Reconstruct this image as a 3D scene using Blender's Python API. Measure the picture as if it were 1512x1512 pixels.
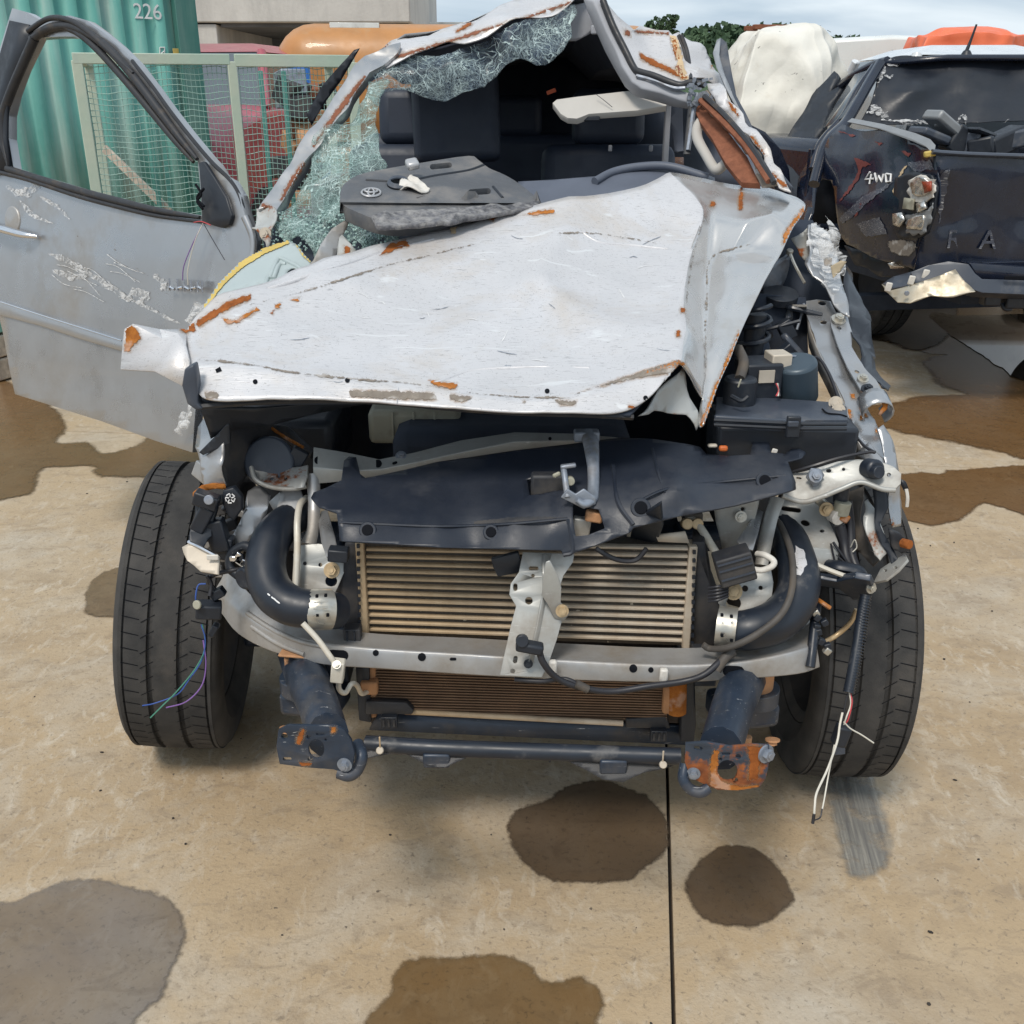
import bpy, bmesh, math, random
import numpy as np
from mathutils import Vector as V, Matrix, noise
from mathutils.bvhtree import BVHTree
R = math.radians
for o in list(bpy.data.objects): bpy.data.objects.remove(o)
scene = bpy.context.scene
COL = scene.collection
# ---------------------------------------------------------------- camera
CAMH, PITCH, FPX, HALF = 1.65, R(22.5), 1500.0, 756.0
cd = bpy.data.cameras.new('camera'); cam = bpy.data.objects.new('camera', cd); COL.objects.link(cam)
cam.location = (0, 0, CAMH); cam.rotation_euler = (R(90) - PITCH, 0, 0)
cd.sensor_width = 36; cd.lens = 36 * FPX / 1512; cd.clip_start = 0.05; cd.clip_end = 2000
scene.camera = cam
# ---------------------------------------------------------------- sky and sun
SUN_EL, SUN_AZ = R(58), R(205)
w = bpy.data.worlds.new('World'); scene.world = w; w.use_nodes = True
nt = w.node_tree; nt.nodes.clear()
out = nt.nodes.new('ShaderNodeOutputWorld'); bg = nt.nodes.new('ShaderNodeBackground')
sky = nt.nodes.new('ShaderNodeTexSky'); sky.sky_type = 'NISHITA'; sky.sun_disc = False
sky.sun_elevation = SUN_EL; sky.sun_rotation = SUN_AZ; sky.air_density = 1.2; sky.dust_density = 3.0
tc = nt.nodes.new('ShaderNodeTexCoord'); mp = nt.nodes.new('ShaderNodeMapping')
mp.inputs['Scale'].default_value = (1.0, 1.0, 6.0)
nz = nt.nodes.new('ShaderNodeTexNoise'); nz.inputs['Scale'].default_value = 2.6; nz.inputs['Detail'].default_value = 5
nz.inputs['Distortion'].default_value = 0.3
cr = nt.nodes.new('ShaderNodeValToRGB')
cr.color_ramp.elements[0].position = 0.40; cr.color_ramp.elements[0].color = (5.4, 6.7, 8.0, 1)
cr.color_ramp.elements[1].position = 0.58; cr.color_ramp.elements[1].color = (8.8, 9.8, 10.6, 1)
mx = nt.nodes.new('ShaderNodeMix'); mx.data_type = 'RGBA'; mx.inputs[0].default_value = 0.86
nt.links.new(tc.outputs['Generated'], mp.inputs['Vector']); nt.links.new(mp.outputs[0], nz.inputs['Vector'])
nt.links.new(nz.outputs['Fac'], cr.inputs[0]); nt.links.new(sky.outputs[0], mx.inputs[6]); nt.links.new(cr.outputs[0], mx.inputs[7])
nt.links.new(mx.outputs[2], bg.inputs[0]); nt.links.new(bg.outputs[0], out.inputs[0])
bg.inputs[1].default_value = 0.088
sd = bpy.data.lights.new('sun', 'SUN'); sd.energy = 2.1; sd.angle = R(14); sd.color = (1.0, 0.93, 0.83)
so = bpy.data.objects.new('sun', sd); COL.objects.link(so)
so.rotation_euler = (R(90) - SUN_EL, 0, R(180) - SUN_AZ); so.location = (0, 0, 20)
vs = scene.view_settings
scene.display_settings.display_device = 'sRGB'
vs.view_transform = 'Standard'; vs.look = 'None'; vs.gamma = 1; vs.use_curve_mapping = False; vs.exposure = 0.24
# ---------------------------------------------------------------- places: photograph directions -> world points
CP, SP = math.cos(PITCH), math.sin(PITCH)
def ray(u, v):
    a = (u - HALF) / FPX; b = (HALF - v) / FPX
    return V((a, CP + b * SP, -SP + b * CP))
def P(u, v, Y):
    d = ray(u, v); t = Y / d.y
    return V((d.x * t, Y, CAMH + d.z * t))
def G(u, v, z=0.0):
    d = ray(u, v); t = (z - CAMH) / d.z
    return V((d.x * t, d.y * t, z))
def PXY(p):      # world -> direction numbers
    q = p - V((0, 0, CAMH)); ax = q.y * CP - q.z * SP; up = q.y * SP + q.z * CP
    return HALF + FPX * q.x / ax, HALF - FPX * up / ax
class Pl:        # plane through three (u,v,Y)
    def __init__(s, a, b, c):
        s.o = P(*a); s.x = (P(*b) - s.o).normalized(); s.n = s.x.cross(P(*c) - s.o).normalized(); s.y = s.n.cross(s.x)
        if s.n.dot(V((0, 0, CAMH)) - s.o) < 0: s.n = -s.n; s.y = -s.y
    def at(s, u, v):
        d = ray(u, v); o = V((0, 0, CAMH)); t = (s.o - o).dot(s.n) / d.dot(s.n)
        return o + d * t
    def Y(s, u, v): return s.at(u, v).y
def rbf(pts):    # smooth depth through scattered (u,v,Y)
    A = np.array(pts, float); X = A[:, :2] / 300.0; y = A[:, 2]; n = len(X)
    D = np.sqrt(((X[:, None] - X[None]) ** 2).sum(-1))
    Mx = np.zeros((n + 3, n + 3)); Mx[:n, :n] = D; Mx[:n, n] = 1; Mx[:n, n + 1:] = X; Mx[n, :n] = 1; Mx[n + 1:, :n] = X.T
    w_ = np.linalg.solve(Mx + np.eye(n + 3) * 1e-9, np.concatenate([y, [0, 0, 0]]))
    def f(u, v):
        d = np.sqrt((X[:, 0] - u / 300) ** 2 + (X[:, 1] - v / 300) ** 2)
        return float(d @ w_[:n] + w_[n] + w_[n + 1] * u / 300 + w_[n + 2] * v / 300)
    return f
# ---------------------------------------------------------------- objects
def tag(o, label=None, cat=None, group=None, kind=None):
    if label: o['label'] = label
    if cat: o['category'] = cat
    if group: o['group'] = group
    if kind: o['kind'] = kind
    return o
WORLD = {}
def wm(o):
    m = Matrix.Translation(o.location)
    return (wm(o.parent) @ m) if o.parent else m
def empty(name, loc, label=None, cat=None, group=None, parent=None):
    o = bpy.data.objects.new(name, None); COL.objects.link(o); o.empty_display_size = 0.1
    o.parent = parent
    o.location = V(loc) - (wm(parent).translation if parent else V((0, 0, 0)))
    return tag(o, label, cat, group)
def link_mesh(name, me, mat, parent):
    """me holds world coordinates; re-centre and link"""
    n = len(me.vertices)
    co = np.empty(n * 3, np.float32); me.vertices.foreach_get('co', co); co = co.reshape(-1, 3)
    c = (co.min(0) + co.max(0)) / 2; co -= c
    me.vertices.foreach_set('co', co.ravel().astype(np.float32)); me.update()
    o = bpy.data.objects.new(name, me); COL.objects.link(o)
    o.parent = parent
    o.location = V([float(x) for x in c]) - (wm(parent).translation if parent else V((0, 0, 0)))
    if mat:
        for m in (mat if isinstance(mat, (list, tuple)) else [mat]): me.materials.append(m)
    return o
def mods(o, solid=0, bevel=0, sub=0, off=-1.0, seg=2, ang=35):
    if sub:
        m = o.modifiers.new('sub', 'SUBSURF'); m.levels = sub; m.render_levels = sub
    if solid:
        m = o.modifiers.new('solid', 'SOLIDIFY'); m.thickness = solid; m.offset = off; m.use_even_offset = False
    if bevel:
        m = o.modifiers.new('bevel', 'BEVEL'); m.width = bevel; m.segments = seg; m.limit_method = 'ANGLE'; m.angle_limit = R(ang)
        m.harden_normals = False
    return o
def mk(name, verts, faces, mat, parent=None, smooth=None, **kw):
    me = bpy.data.meshes.new(name); me.from_pydata([tuple(v) for v in verts], [], faces); me.validate()
    o = link_mesh(name, me, mat, parent)
    if smooth is not None: shade(me, smooth)
    return mods(o, **kw)
def shade(me, ang=40):
    me.polygons.foreach_set('use_smooth', [True] * len(me.polygons))
    me.set_sharp_from_angle(angle=R(ang))
def from_bm(name, bm, mat, parent=None, smooth=40, **kw):
    me = bpy.data.meshes.new(name); bmesh.ops.recalc_face_normals(bm, faces=bm.faces); bm.to_mesh(me); bm.free()
    if smooth is not None: shade(me, smooth)
    return mods(link_mesh(name, me, mat, parent), **kw)
def frame(x, y, z=None):
    x = V(x).normalized(); z_ = x.cross(V(y)).normalized(); y = z_.cross(x)
    return Matrix((x, y, z_)).transposed()
def boxbm(bm, c, s, rot=None):
    r = bmesh.ops.create_cube(bm, size=1)['verts']
    m = Matrix.Translation(c) @ (rot.to_4x4() if rot else Matrix.Identity(4)) @ Matrix.Diagonal((s[0], s[1], s[2], 1))
    bmesh.ops.transform(bm, matrix=m, verts=r); return r
def box(name, c, s, mat, parent=None, rot=None, bevel=0.004, **kw):
    bm = bmesh.new(); boxbm(bm, V(c), s, rot)
    return from_bm(name, bm, mat, parent, smooth=30, bevel=bevel, **kw)
def rz(a): return Matrix.Rotation(R(a), 3, 'Z')
def rx(a): return Matrix.Rotation(R(a), 3, 'X')
def ry(a): return Matrix.Rotation(R(a), 3, 'Y')
def catmull(pts, n):
    pts = [V(p) for p in pts]
    if len(pts) < 3: return [pts[0].lerp(pts[-1], i / n) for i in range(n + 1)]
    q = [2 * pts[0] - pts[1]] + pts + [2 * pts[-1] - pts[-2]]; out_ = []
    for i in range(1, len(q) - 2):
        for k in range(n):
            t = k / n
            out_.append(0.5 * (2 * q[i] + (q[i + 1] - q[i - 1]) * t + (2 * q[i - 1] - 5 * q[i] + 4 * q[i + 1] - q[i + 2]) * t * t
                        + (3 * q[i] - q[i - 1] - 3 * q[i + 1] + q[i + 2]) * t ** 3))
    out_.append(pts[-1]); return out_
def tubebm(bm, pts, r, seg=10, smooth=6, flat=1.0, up=None):
    if smooth: 
        rr = r if isinstance(r, (list, tuple)) else None
        n0 = len(pts); pts = catmull(pts, smooth)
        if rr:
            r = [rr[min(int(i / smooth), n0 - 2)] * (1 - (i / smooth - min(int(i / smooth), n0 - 2))) +
                 rr[min(int(i / smooth), n0 - 2) + 1] * (i / smooth - min(int(i / smooth), n0 - 2)) for i in range(len(pts))]
    else: pts = [V(p) for p in pts]
    n = len(pts); t0 = (pts[1] - pts[0]).normalized()
    a = V(up) if up else (V((0, 0, 1)) if abs(t0.z) < 0.9 else V((1, 0, 0)))
    s = t0.cross(a).normalized(); rings = []
    for i in range(n):
        t = (pts[min(i + 1, n - 1)] - pts[max(i - 1, 0)]).normalized()
        s = (s - t * s.dot(t)).normalized(); b = s.cross(t)
        ri = r[i] if isinstance(r, (list, tuple)) else r
        rings.append([bm.verts.new(pts[i] + s * math.cos(k * 2 * math.pi / seg) * ri + b * math.sin(k * 2 * math.pi / seg) * ri * flat) for k in range(seg)])
    for i in range(n - 1):
        for k in range(seg):
            bm.faces.new((rings[i][k], rings[i][(k + 1) % seg], rings[i + 1][(k + 1) % seg], rings[i + 1][k]))
    bm.faces.new(rings[0]); bm.faces.new(rings[-1][::-1])
def tube(name, pts, r, mat, parent=None, seg=10, smooth=6, flat=1.0, up=None, **kw):
    bm = bmesh.new(); tubebm(bm, pts, r, seg, smooth, flat, up)
    return from_bm(name, bm, mat, parent, smooth=50, **kw)
def tubeP(name, px, r, mat, parent=None, **kw): return tube(name, [P(*p) for p in px], r, mat, parent, **kw)
def cylbm(bm, c, ax, r, h, seg=20, r2=None):
    ax = V(ax).normalized(); a = V((0, 0, 1)) if abs(ax.z) < 0.9 else V((1, 0, 0)); s = ax.cross(a).normalized(); b = ax.cross(s)
    rings = []
    for q, rr in ((-h / 2, r), (h / 2, r2 if r2 is not None else r)):
        rings.append([bm.verts.new(V(c) + ax * q + (s * math.cos(k * 2 * math.pi / seg) + b * math.sin(k * 2 * math.pi / seg)) * rr) for k in range(seg)])
    for k in range(seg): bm.faces.new((rings[0][k], rings[0][(k + 1) % seg], rings[1][(k + 1) % seg], rings[1][k]))
    bm.faces.new(rings[0][::-1]); bm.faces.new(rings[1])
def cyl(name, c, ax, r, h, mat, parent=None, seg=20, r2=None, bevel=0.0015, **kw):
    bm = bmesh.new(); cylbm(bm, c, ax, r, h, seg, r2)
    return from_bm(name, bm, mat, parent, smooth=35, bevel=bevel, **kw)
def bolt(c, ax, r, mat, parent, name='bolt'):
    bm = bmesh.new(); ax = V(ax).normalized(); c = V(c)
    cylbm(bm, c, ax, r * 1.5, r * 0.35, 16); cylbm(bm, c + ax * r * 0.55, ax, r * 0.95, r * 0.9, 6); cylbm(bm, c + ax * r * 1.05, ax, r * 0.5, r * 0.3, 10)
    return from_bm(name, bm, mat, parent, smooth=30)
def fill2d(outer, holes=()):
    cu = bpy.data.curves.new('t', 'CURVE'); cu.dimensions = '2D'; cu.fill_mode = 'BOTH'
    for lp in [outer] + list(holes):
        sp = cu.splines.new('POLY'); sp.points.add(len(lp) - 1); sp.use_cyclic_u = True
        for q, p in zip(sp.points, lp): q.co = (p[0], p[1], 0, 1)
    o = bpy.data.objects.new('t', cu); COL.objects.link(o)
    me = o.to_mesh(); bm = bmesh.new(); bm.from_mesh(me); o.to_mesh_clear()
    bpy.data.objects.remove(o); bpy.data.curves.remove(cu)
    bmesh.ops.remove_doubles(bm, verts=bm.verts, dist=1e-5)
    return bm
def smooth_loop(lp, n=4):
    q = [V((p[0], p[1], 0)) for p in lp]; m = len(q); out_ = []
    for i in range(m):
        a, b, c, d = q[i - 1], q[i], q[(i + 1) % m], q[(i + 2) % m]
        for k in range(n):
            t = k / n
            out_.append(tuple((0.5 * (2 * b + (c - a) * t + (2 * a - 5 * b + 4 * c - d) * t * t + (3 * b - a - 3 * c + d) * t ** 3))[:2]))
    return out_
def circ(u, v, r, r2=None, n=16, a=0):
    r2 = r2 or r; ca, sa = math.cos(R(a)), math.sin(R(a))
    return [(u + r * math.cos(k * 2 * math.pi / n) * ca - r2 * math.sin(k * 2 * math.pi / n) * sa,
             v + r * math.cos(k * 2 * math.pi / n) * sa + r2 * math.sin(k * 2 * math.pi / n) * ca) for k in range(n)]
def slot(u, v, w_, h, a=0, n=6):
    pts = []; ca, sa = math.cos(R(a)), math.sin(R(a)); r = h / 2
    for s, st in ((1, -90), (-1, 90)):
        for k in range(n + 1):
            t = R(st + 180 * k / n); pts.append((s * (w_ / 2 - r) + r * math.cos(t), r * math.sin(t)))
    return [(u + x * ca - y * sa, v + x * sa + y * ca) for x, y in pts]
def jag(lp, amp, step=4, seed=0):
    """subdivide a loop and roughen it"""
    rnd = random.Random(seed); out_ = []; m = len(lp)
    for i in range(m):
        a, b = V((*lp[i], 0)), V((*lp[(i + 1) % m], 0)); L = (b - a).length; k = max(1, int(L / step)); nn = V((-(b - a).y, (b - a).x, 0)).normalized()
        for j in range(k):
            p = a.lerp(b, j / k) + nn * rnd.uniform(-amp, amp) * (1 if j else 0.5)
            out_.append((p.x, p.y))
    return out_
def gridcut(bm, step):
    us = [v.co.x for v in bm.verts]; vs_ = [v.co.y for v in bm.verts]
    for ax, lo, hi in ((0, min(us), max(us)), (1, min(vs_), max(vs_))):
        k = lo + step
        while k < hi - 1e-6:
            co = V((0, 0, 0)); co[ax] = k; no = V((0, 0, 0)); no[ax] = 1
            bmesh.ops.bisect_plane(bm, geom=bm.verts[:] + bm.edges[:] + bm.faces[:], dist=1e-4, plane_co=co, plane_no=no)
            k += step
def sheet(name, outline, depth, mat, parent=None, holes=(), step=14, thick=0.003, crumple=0.0, cscale=6.0, seed=0, smooth=50, bevel=0, off=-1.0, kind=None):
    """sheet of material whose outline is seen along (u,v) and whose depth is depth(u,v); real 3-d points with thickness"""
    bm = fill2d(outline, holes)
    if step: gridcut(bm, step)
    f = depth if callable(depth) else (lambda u, v: depth)
    for v in bm.verts:
        p = P(v.co.x, v.co.y, f(v.co.x, v.co.y))
        if crumple:
            q = p * cscale + V((seed * 7.3, 0, 0))
            p = p + V((noise.noise(q), noise.noise(q + V((31, 0, 0))), noise.noise(q + V((0, 47, 0))))) * crumple
        v.co = p
    bm.normal_update()
    flip = [fc for fc in bm.faces]
    cen = V((0, 0, CAMH)); s = sum((fc.normal.dot(cen - fc.calc_center_median()) * fc.calc_area() for fc in flip))
    me = bpy.data.meshes.new(name)
    bmesh.ops.recalc_face_normals(bm, faces=bm.faces); bm.normal_update()
    s = sum((fc.normal.dot(cen - fc.calc_center_median()) * fc.calc_area() for fc in bm.faces))
    if s < 0: bmesh.ops.reverse_faces(bm, faces=bm.faces)
    bm.to_mesh(me); bm.free(); shade(me, smooth)
    o = link_mesh(name, me, mat, parent)
    if kind: o['kind'] = kind
    return mods(o, solid=thick, bevel=bevel, off=off)
def plate(name, outline, pl, mat, parent=None, holes=(), thick=0.004, bevel=0.0015, step=0, **kw):
    return sheet(name, outline, pl.Y, mat, parent, holes, step, thick, bevel=bevel, smooth=30, **kw)
def loft(name, rows, mat, parent=None, closed=False, caps=False, smooth=40, raw=False, **kw):
    """rows of (u,v,Y) or world points joined into a skin"""
    pts = []; faces = []; m = len(rows[0])
    for r in rows: pts += [V(p) if raw else P(*p) for p in r]
    for i in range(len(rows) - 1):
        for j in range(m if closed else m - 1):
            a = i * m + j; b = i * m + (j + 1) % m; faces.append((a, b, b + m, a + m))
    if caps: faces.append(tuple(range(m))[::-1]); faces.append(tuple(range((len(rows) - 1) * m, len(rows) * m)))
    bm = bmesh.new(); vs_ = [bm.verts.new(p) for p in pts]
    for fc in faces:
        try: bm.faces.new([vs_[k] for k in fc])
        except ValueError: pass
    return from_bm(name, bm, mat, parent, smooth=smooth, **kw)
def bvh_of(objs):
    dg = bpy.context.evaluated_depsgraph_get(); dg.update(); vs_ = []; fs = []
    for o in objs:
        e = o.evaluated_get(dg); me = e.to_mesh(); m = wm(o); k = len(vs_)
        vs_ += [m @ v.co for v in me.vertices]; fs += [[k + i for i in p.vertices] for p in me.polygons]; e.to_mesh_clear()
    return BVHTree.FromPolygons(vs_, fs)
def grow(lp, d):
    n = len(lp); a = sum(lp[i][0] * lp[(i + 1) % n][1] - lp[(i + 1) % n][0] * lp[i][1] for i in range(n)); s = 1 if a > 0 else -1; out_ = []
    for i in range(n):
        p, q = lp[i - 1], lp[(i + 1) % n]; t = V((q[0] - p[0], q[1] - p[1], 0))
        if t.length < 1e-6: out_.append(lp[i]); continue
        t.normalize(); out_.append((lp[i][0] + t.y * d * s, lp[i][1] - t.x * d * s))
    return out_
def patch(name, outline, bvh, mat, parent, step=6, lift=0.0012, jagg=0, seed=0, thick=0, holes=(), kind=None):
    """a thin layer (rust, film, print) lying on a real surface"""
    if name.startswith('rust'):
        patch('stain', grow(outline, 4.5), bvh, M['rust_stain'], parent, step, lift * .6, 1.0, seed + 9)
        outline = grow(outline, 1.6); step = 3
    soft = PATCHM.get(mat.name); mat = soft or mat
    if jagg: outline = jag(outline, jagg, max(2.0, jagg * 2), seed)
    bm = fill2d(outline, holes); gridcut(bm, step); o0 = V((0, 0, CAMH)); bad = []
    if soft:
        A = np.array(outline, float); B = np.roll(A, -1, 0); D_ = B - A; L2 = (D_ ** 2).sum(1) + 1e-9; lay = bm.verts.layers.float.new('wet')
        for v in bm.verts:
            p_ = np.array((v.co.x, v.co.y)); t_ = np.clip(((p_ - A) * D_).sum(1) / L2, 0, 1); v[lay] = min(1.0, float(np.sqrt((((A + D_ * t_[:, None]) - p_) ** 2).sum(1).min())) / 3.6)
    for v in bm.verts:
        d = ray(v.co.x, v.co.y).normalized(); h = bvh.ray_cast(o0, d)
        if h[0] is None: bad.append(v); continue
        n = h[1] if h[1].dot(d) < 0 else -h[1]
        v.co = h[0] + n * lift
    if bad: bmesh.ops.delete(bm, geom=bad, context='VERTS')
    # drop faces that bridge a depth step
    long = [f for f in bm.faces if max(e.calc_length() for e in f.edges) > 0.12 + step * 0.004]
    if long: bmesh.ops.delete(bm, geom=long, context='FACES')
    if not bm.faces: bm.free(); return None
    o = from_bm(name, bm, mat, parent, smooth=60)
    if kind: o['kind'] = kind
    return mods(o, solid=thick) if thick else o
PATCHM = {}
def line_loop(pts, wpx, seed=0, taper=True):
    """outline of a band of varying width along a (u,v) polyline"""
    rnd = random.Random(seed); q = catmull([V((p[0], p[1], 0)) for p in pts], 6); n = len(q); L = []; Rr = []
    for i in range(n):
        t = (q[min(i + 1, n - 1)] - q[max(i - 1, 0)]).normalized(); nn = V((-t.y, t.x, 0))
        wv = wpx * rnd.uniform(0.45, 1.2) * (min(1, 0.25 + 4 * i / n, 0.25 + 4 * (n - 1 - i) / n) if taper else 1) / 2
        L.append(q[i] + nn * wv); Rr.append(q[i] - nn * wv * rnd.uniform(.6, 1.2))
    return [(p.x, p.y) for p in L + Rr[::-1]]
# ---------------------------------------------------------------- materials
class N:
    def __init__(s, name):
        s.m = bpy.data.materials.new(name); s.m.use_nodes = True; s.t = s.m.node_tree
        s.b = s.t.nodes['Principled BSDF']; s.o = s.t.nodes['Material Output']
        s.tc = s.t.nodes.new('ShaderNodeTexCoord')
    def n(s, typ, **kw):
        x = s.t.nodes.new(typ)
        for k, v in kw.items():
            if k in x.inputs: x.inputs[k].default_value = v
            else: setattr(x, k, v)
        return x
    def l(s, a, b): s.t.links.new(a, b)
    def noise(s, scale, detail=6, rough=0.55, dist=0, vec=None, stretch=None):
        x = s.n('ShaderNodeTexNoise', Scale=scale, Detail=detail, Roughness=rough, Distortion=dist)
        vec = vec or s.tc.outputs['Object']
        if stretch:
            mp_ = s.n('ShaderNodeMapping'); mp_.inputs['Scale'].default_value = stretch; s.l(vec, mp_.inputs[0]); vec = mp_.outputs[0]
        s.l(vec, x.inputs['Vector']); return x.outputs['Fac']
    def ramp(s, fac, stops):
        x = s.n('ShaderNodeValToRGB'); e = x.color_ramp.elements
        while len(e) < len(stops): e.new(0.5)
        for el, (p, c) in zip(e, stops):
            el.position = p; el.color = (c, c, c, 1) if isinstance(c, (int, float)) else (*c, 1)
        s.l(fac, x.inputs[0]); return x.outputs[0]
    def mix(s, fac, a, b, mode='MIX'):
        x = s.n('ShaderNodeMix', data_type='RGBA', blend_type=mode)
        for v, i in ((fac, 0), (a, 6), (b, 7)):
            if isinstance(v, (int, float)): x.inputs[i].default_value = v if i == 0 else (v, v, v, 1)
            elif isinstance(v, tuple): x.inputs[i].default_value = (*v[:3], 1)
            else: s.l(v, x.inputs[i])
        return x.outputs[2]
    def math(s, op, a, b=0.0, clamp=False):
        x = s.n('ShaderNodeMath', operation=op, use_clamp=clamp)
        for v, i in ((a, 0), (b, 1)):
            if isinstance(v, (int, float)): x.inputs[i].default_value = v
            else: s.l(v, x.inputs[i])
        return x.outputs[0]
    def bump(s, h, strength=0.3, dist=0.01):
        x = s.n('ShaderNodeBump', Strength=strength, Distance=dist); s.l(h, x.inputs['Height']); s.l(x.outputs[0], s.b.inputs['Normal'])
    def set(s, **kw):
        for k, v in kw.items():
            k = {'col': 'Base Color', 'rough': 'Roughness', 'metal': 'Metallic', 'spec': 'Specular IOR Level', 'alpha': 'Alpha',
                 'coat': 'Coat Weight', 'trans': 'Transmission Weight', 'ior': 'IOR', 'crough': 'Coat Roughness'}[k]
            if isinstance(v, (int, float)): s.b.inputs[k].default_value = v
            elif isinstance(v, tuple): s.b.inputs[k].default_value = (*v[:3], 1)
            else: s.l(v, s.b.inputs[k])
        return s.m
def sc(c, k): return tuple(x * k for x in c)
RUSTC = ((0.10, 0.028, 0.010), (0.33, 0.10, 0.025))
def basic(name, col, rough=0.5, metal=0.0, var=0.18, scale=9, dirt=0.0, dirtc=(0.12, 0.09, 0.06), rust=0.0, bump=0.0, bscale=60, spec=0.5, coat=0.0, scratch=0.0):
    m = N(name); c = m.ramp(m.noise(scale, 6), [(0.3, sc(col, 1 - var)), (0.7, sc(col, 1 + var))])
    rg = m.ramp(m.noise(scale * 2.3, 5), [(0.3, max(0.04, rough - 0.1)), (0.7, min(1, rough + 0.12))])
    mt = None
    if dirt:
        f = m.ramp(m.noise(scale * 0.7, 8, 0.65), [(0.62 - dirt * 0.4, 0.0), (0.85 - dirt * 0.35, 0.85)])
        c = m.mix(f, c, dirtc); rg = m.mix(f, rg, 0.85)
    if scratch:
        f = m.ramp(m.noise(14, 4, 0.7, 0.6, stretch=(1, 14, 14)), [(0.66 - scratch * 0.1, 0.0), (0.72 - scratch * 0.08, 0.8)])
        c = m.mix(f, c, sc((0.75, 0.75, 0.75), 0.9))
    if rust:
        f = m.ramp(m.noise(7, 8, 0.7), [(0.66 - rust * 0.35, 0.0), (0.70 - rust * 0.33, 1.0)])
        rc = m.ramp(m.noise(45, 6), [(0.3, RUSTC[0]), (0.7, RUSTC[1])])
        c = m.mix(f, c, rc); rg = m.mix(f, rg, 0.9)
        if metal: mt = m.mix(f, metal, 0.0)
    m.set(col=c, rough=rg, metal=mt if mt is not None else metal, spec=spec, coat=coat)
    if bump: m.bump(m.noise(bscale, 5), bump, 0.004)
    return m.m
M = {}
# silver pickup
M['silver'] = basic('silver_paint', (0.395, 0.40, 0.41), 0.30, 0.75, 0.07, 4, dirt=0.16, dirtc=(0.30, 0.26, 0.21), coat=0.3)
M['silver_dirty'] = basic('silver_dirty', (0.42, 0.42, 0.42), 0.42, 0.55, 0.10, 8, dirt=0.42, dirtc=(0.26, 0.21, 0.15))
M['primer'] = basic('inner_paint', (0.38, 0.385, 0.37), 0.42, 0.3, 0.1, 8, dirt=0.40, dirtc=(0.22, 0.18, 0.14), scratch=0.15)
M['primer_rust'] = basic('inner_paint_rust', (0.42, 0.43, 0.42), 0.45, 0.2, 0.1, 8, dirt=0.38, dirtc=(0.22, 0.18, 0.14), rust=0.3)
M['pale_panel'] = basic('pale_green_panel', (0.40, 0.46, 0.46), 0.45, 0.1, 0.06, 5, dirt=0.1)
M['sealant'] = basic('yellow_sealant', (0.52, 0.38, 0.10), 0.7, 0, 0.2, 14)
def hoodmat():
    m = N('hood_paint'); n1 = m.noise(2.5, 6); c = m.ramp(n1, [(0.3, (0.52, 0.515, 0.525)), (0.7, (0.60, 0.595, 0.61))])
    # dried ochre dirt washes
    f = m.ramp(m.noise(3.2, 9, 0.68, 0.5), [(0.50, 0.0), (0.76, 0.6)]); c = m.mix(f, c, (0.44, 0.345, 0.235))
    # fine dark scratches in several directions
    for st, lo in (((30, 520, 520), 0.62), ((420, 40, 420), 0.655), ((160, 200, 200), 0.675)):
        s_ = m.ramp(m.noise(1.0, 3, 0.6, 0.3, stretch=st), [(lo, 0.0), (lo + 0.04, 0.7)])
        c = m.mix(s_, c, (0.20, 0.195, 0.195))
    f2 = m.ramp(m.noise(5, 3, 0.6, 1.2, stretch=(1, 5, 5)), [(0.64, 0.0), (0.7, 0.7)]); c = m.mix(f2, c, (0.66, 0.67, 0.68))
    m.set(col=c, rough=m.ramp(m.noise(12), [(0.3, 0.30), (0.7, 0.52)]), metal=0.22, coat=0.08)
    h = m.mix(0.5, m.noise(9, 4), m.noise(60, 4, stretch=(1, 6, 6))); m.bump(h, 0.2, 0.006); return m.m
M['hood'] = hoodmat()
M['hood_gloss'] = basic('silver_gloss_paint', (0.60, 0.585, 0.57), 0.26, 0.75, 0.05, 4, dirt=0.12, dirtc=(0.34, 0.29, 0.22), coat=0.3, bump=0.05, bscale=20)
def softedge(m):
    at = m.n('ShaderNodeAttribute', attribute_name='wet'); e = m.math('ADD', at.outputs['Fac'], m.math('MULTIPLY', m.math('SUBTRACT', m.noise(110, 6, 0.7), .5), 2.2)); return m.ramp(e, [(0.22, 0.0), (0.5, 1.0)])
def rustmat(name, a, b, sp=0.0, soft=False):
    m = N(name); c = m.ramp(m.noise(40, 8, 0.7), [(0.25, a), (0.5, sc(b, 0.7)), (0.75, b)])
    if sp: c = m.mix(m.ramp(m.noise(18, 6), [(0.55, 0.0), (0.62, sp)]), c, (0.5, 0.48, 0.46))
    m.set(col=c, rough=0.9, spec=0.2)
    if soft: m.set(alpha=softedge(m))
    m.bump(m.noise(120, 5), 0.5, 0.003); return m.m
def stainmat():
    m = N('rust_stain'); at = m.n('ShaderNodeAttribute', attribute_name='wet'); al = m.math('MULTIPLY', at.outputs['Fac'], m.ramp(m.noise(55, 7, 0.7), [(0.35, 0.0), (0.72, 0.8)])); m.set(col=(0.36, 0.22, 0.11), rough=0.8, alpha=al); return m.m
M['rust_stain'] = stainmat()
M['rust'] = rustmat('rust', (0.10, 0.03, 0.012), (0.38, 0.12, 0.03))
M['rust_bright'] = rustmat('bright_rust', (0.20, 0.06, 0.02), (0.52, 0.19, 0.04), 0.3)
M['rust_brown'] = rustmat('rust_brown', (0.14, 0.055, 0.035), (0.30, 0.12, 0.07))
M['chipped'] = rustmat('chipped_metal', (0.16, 0.13, 0.11), (0.30, 0.26, 0.22), 0.6)
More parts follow.
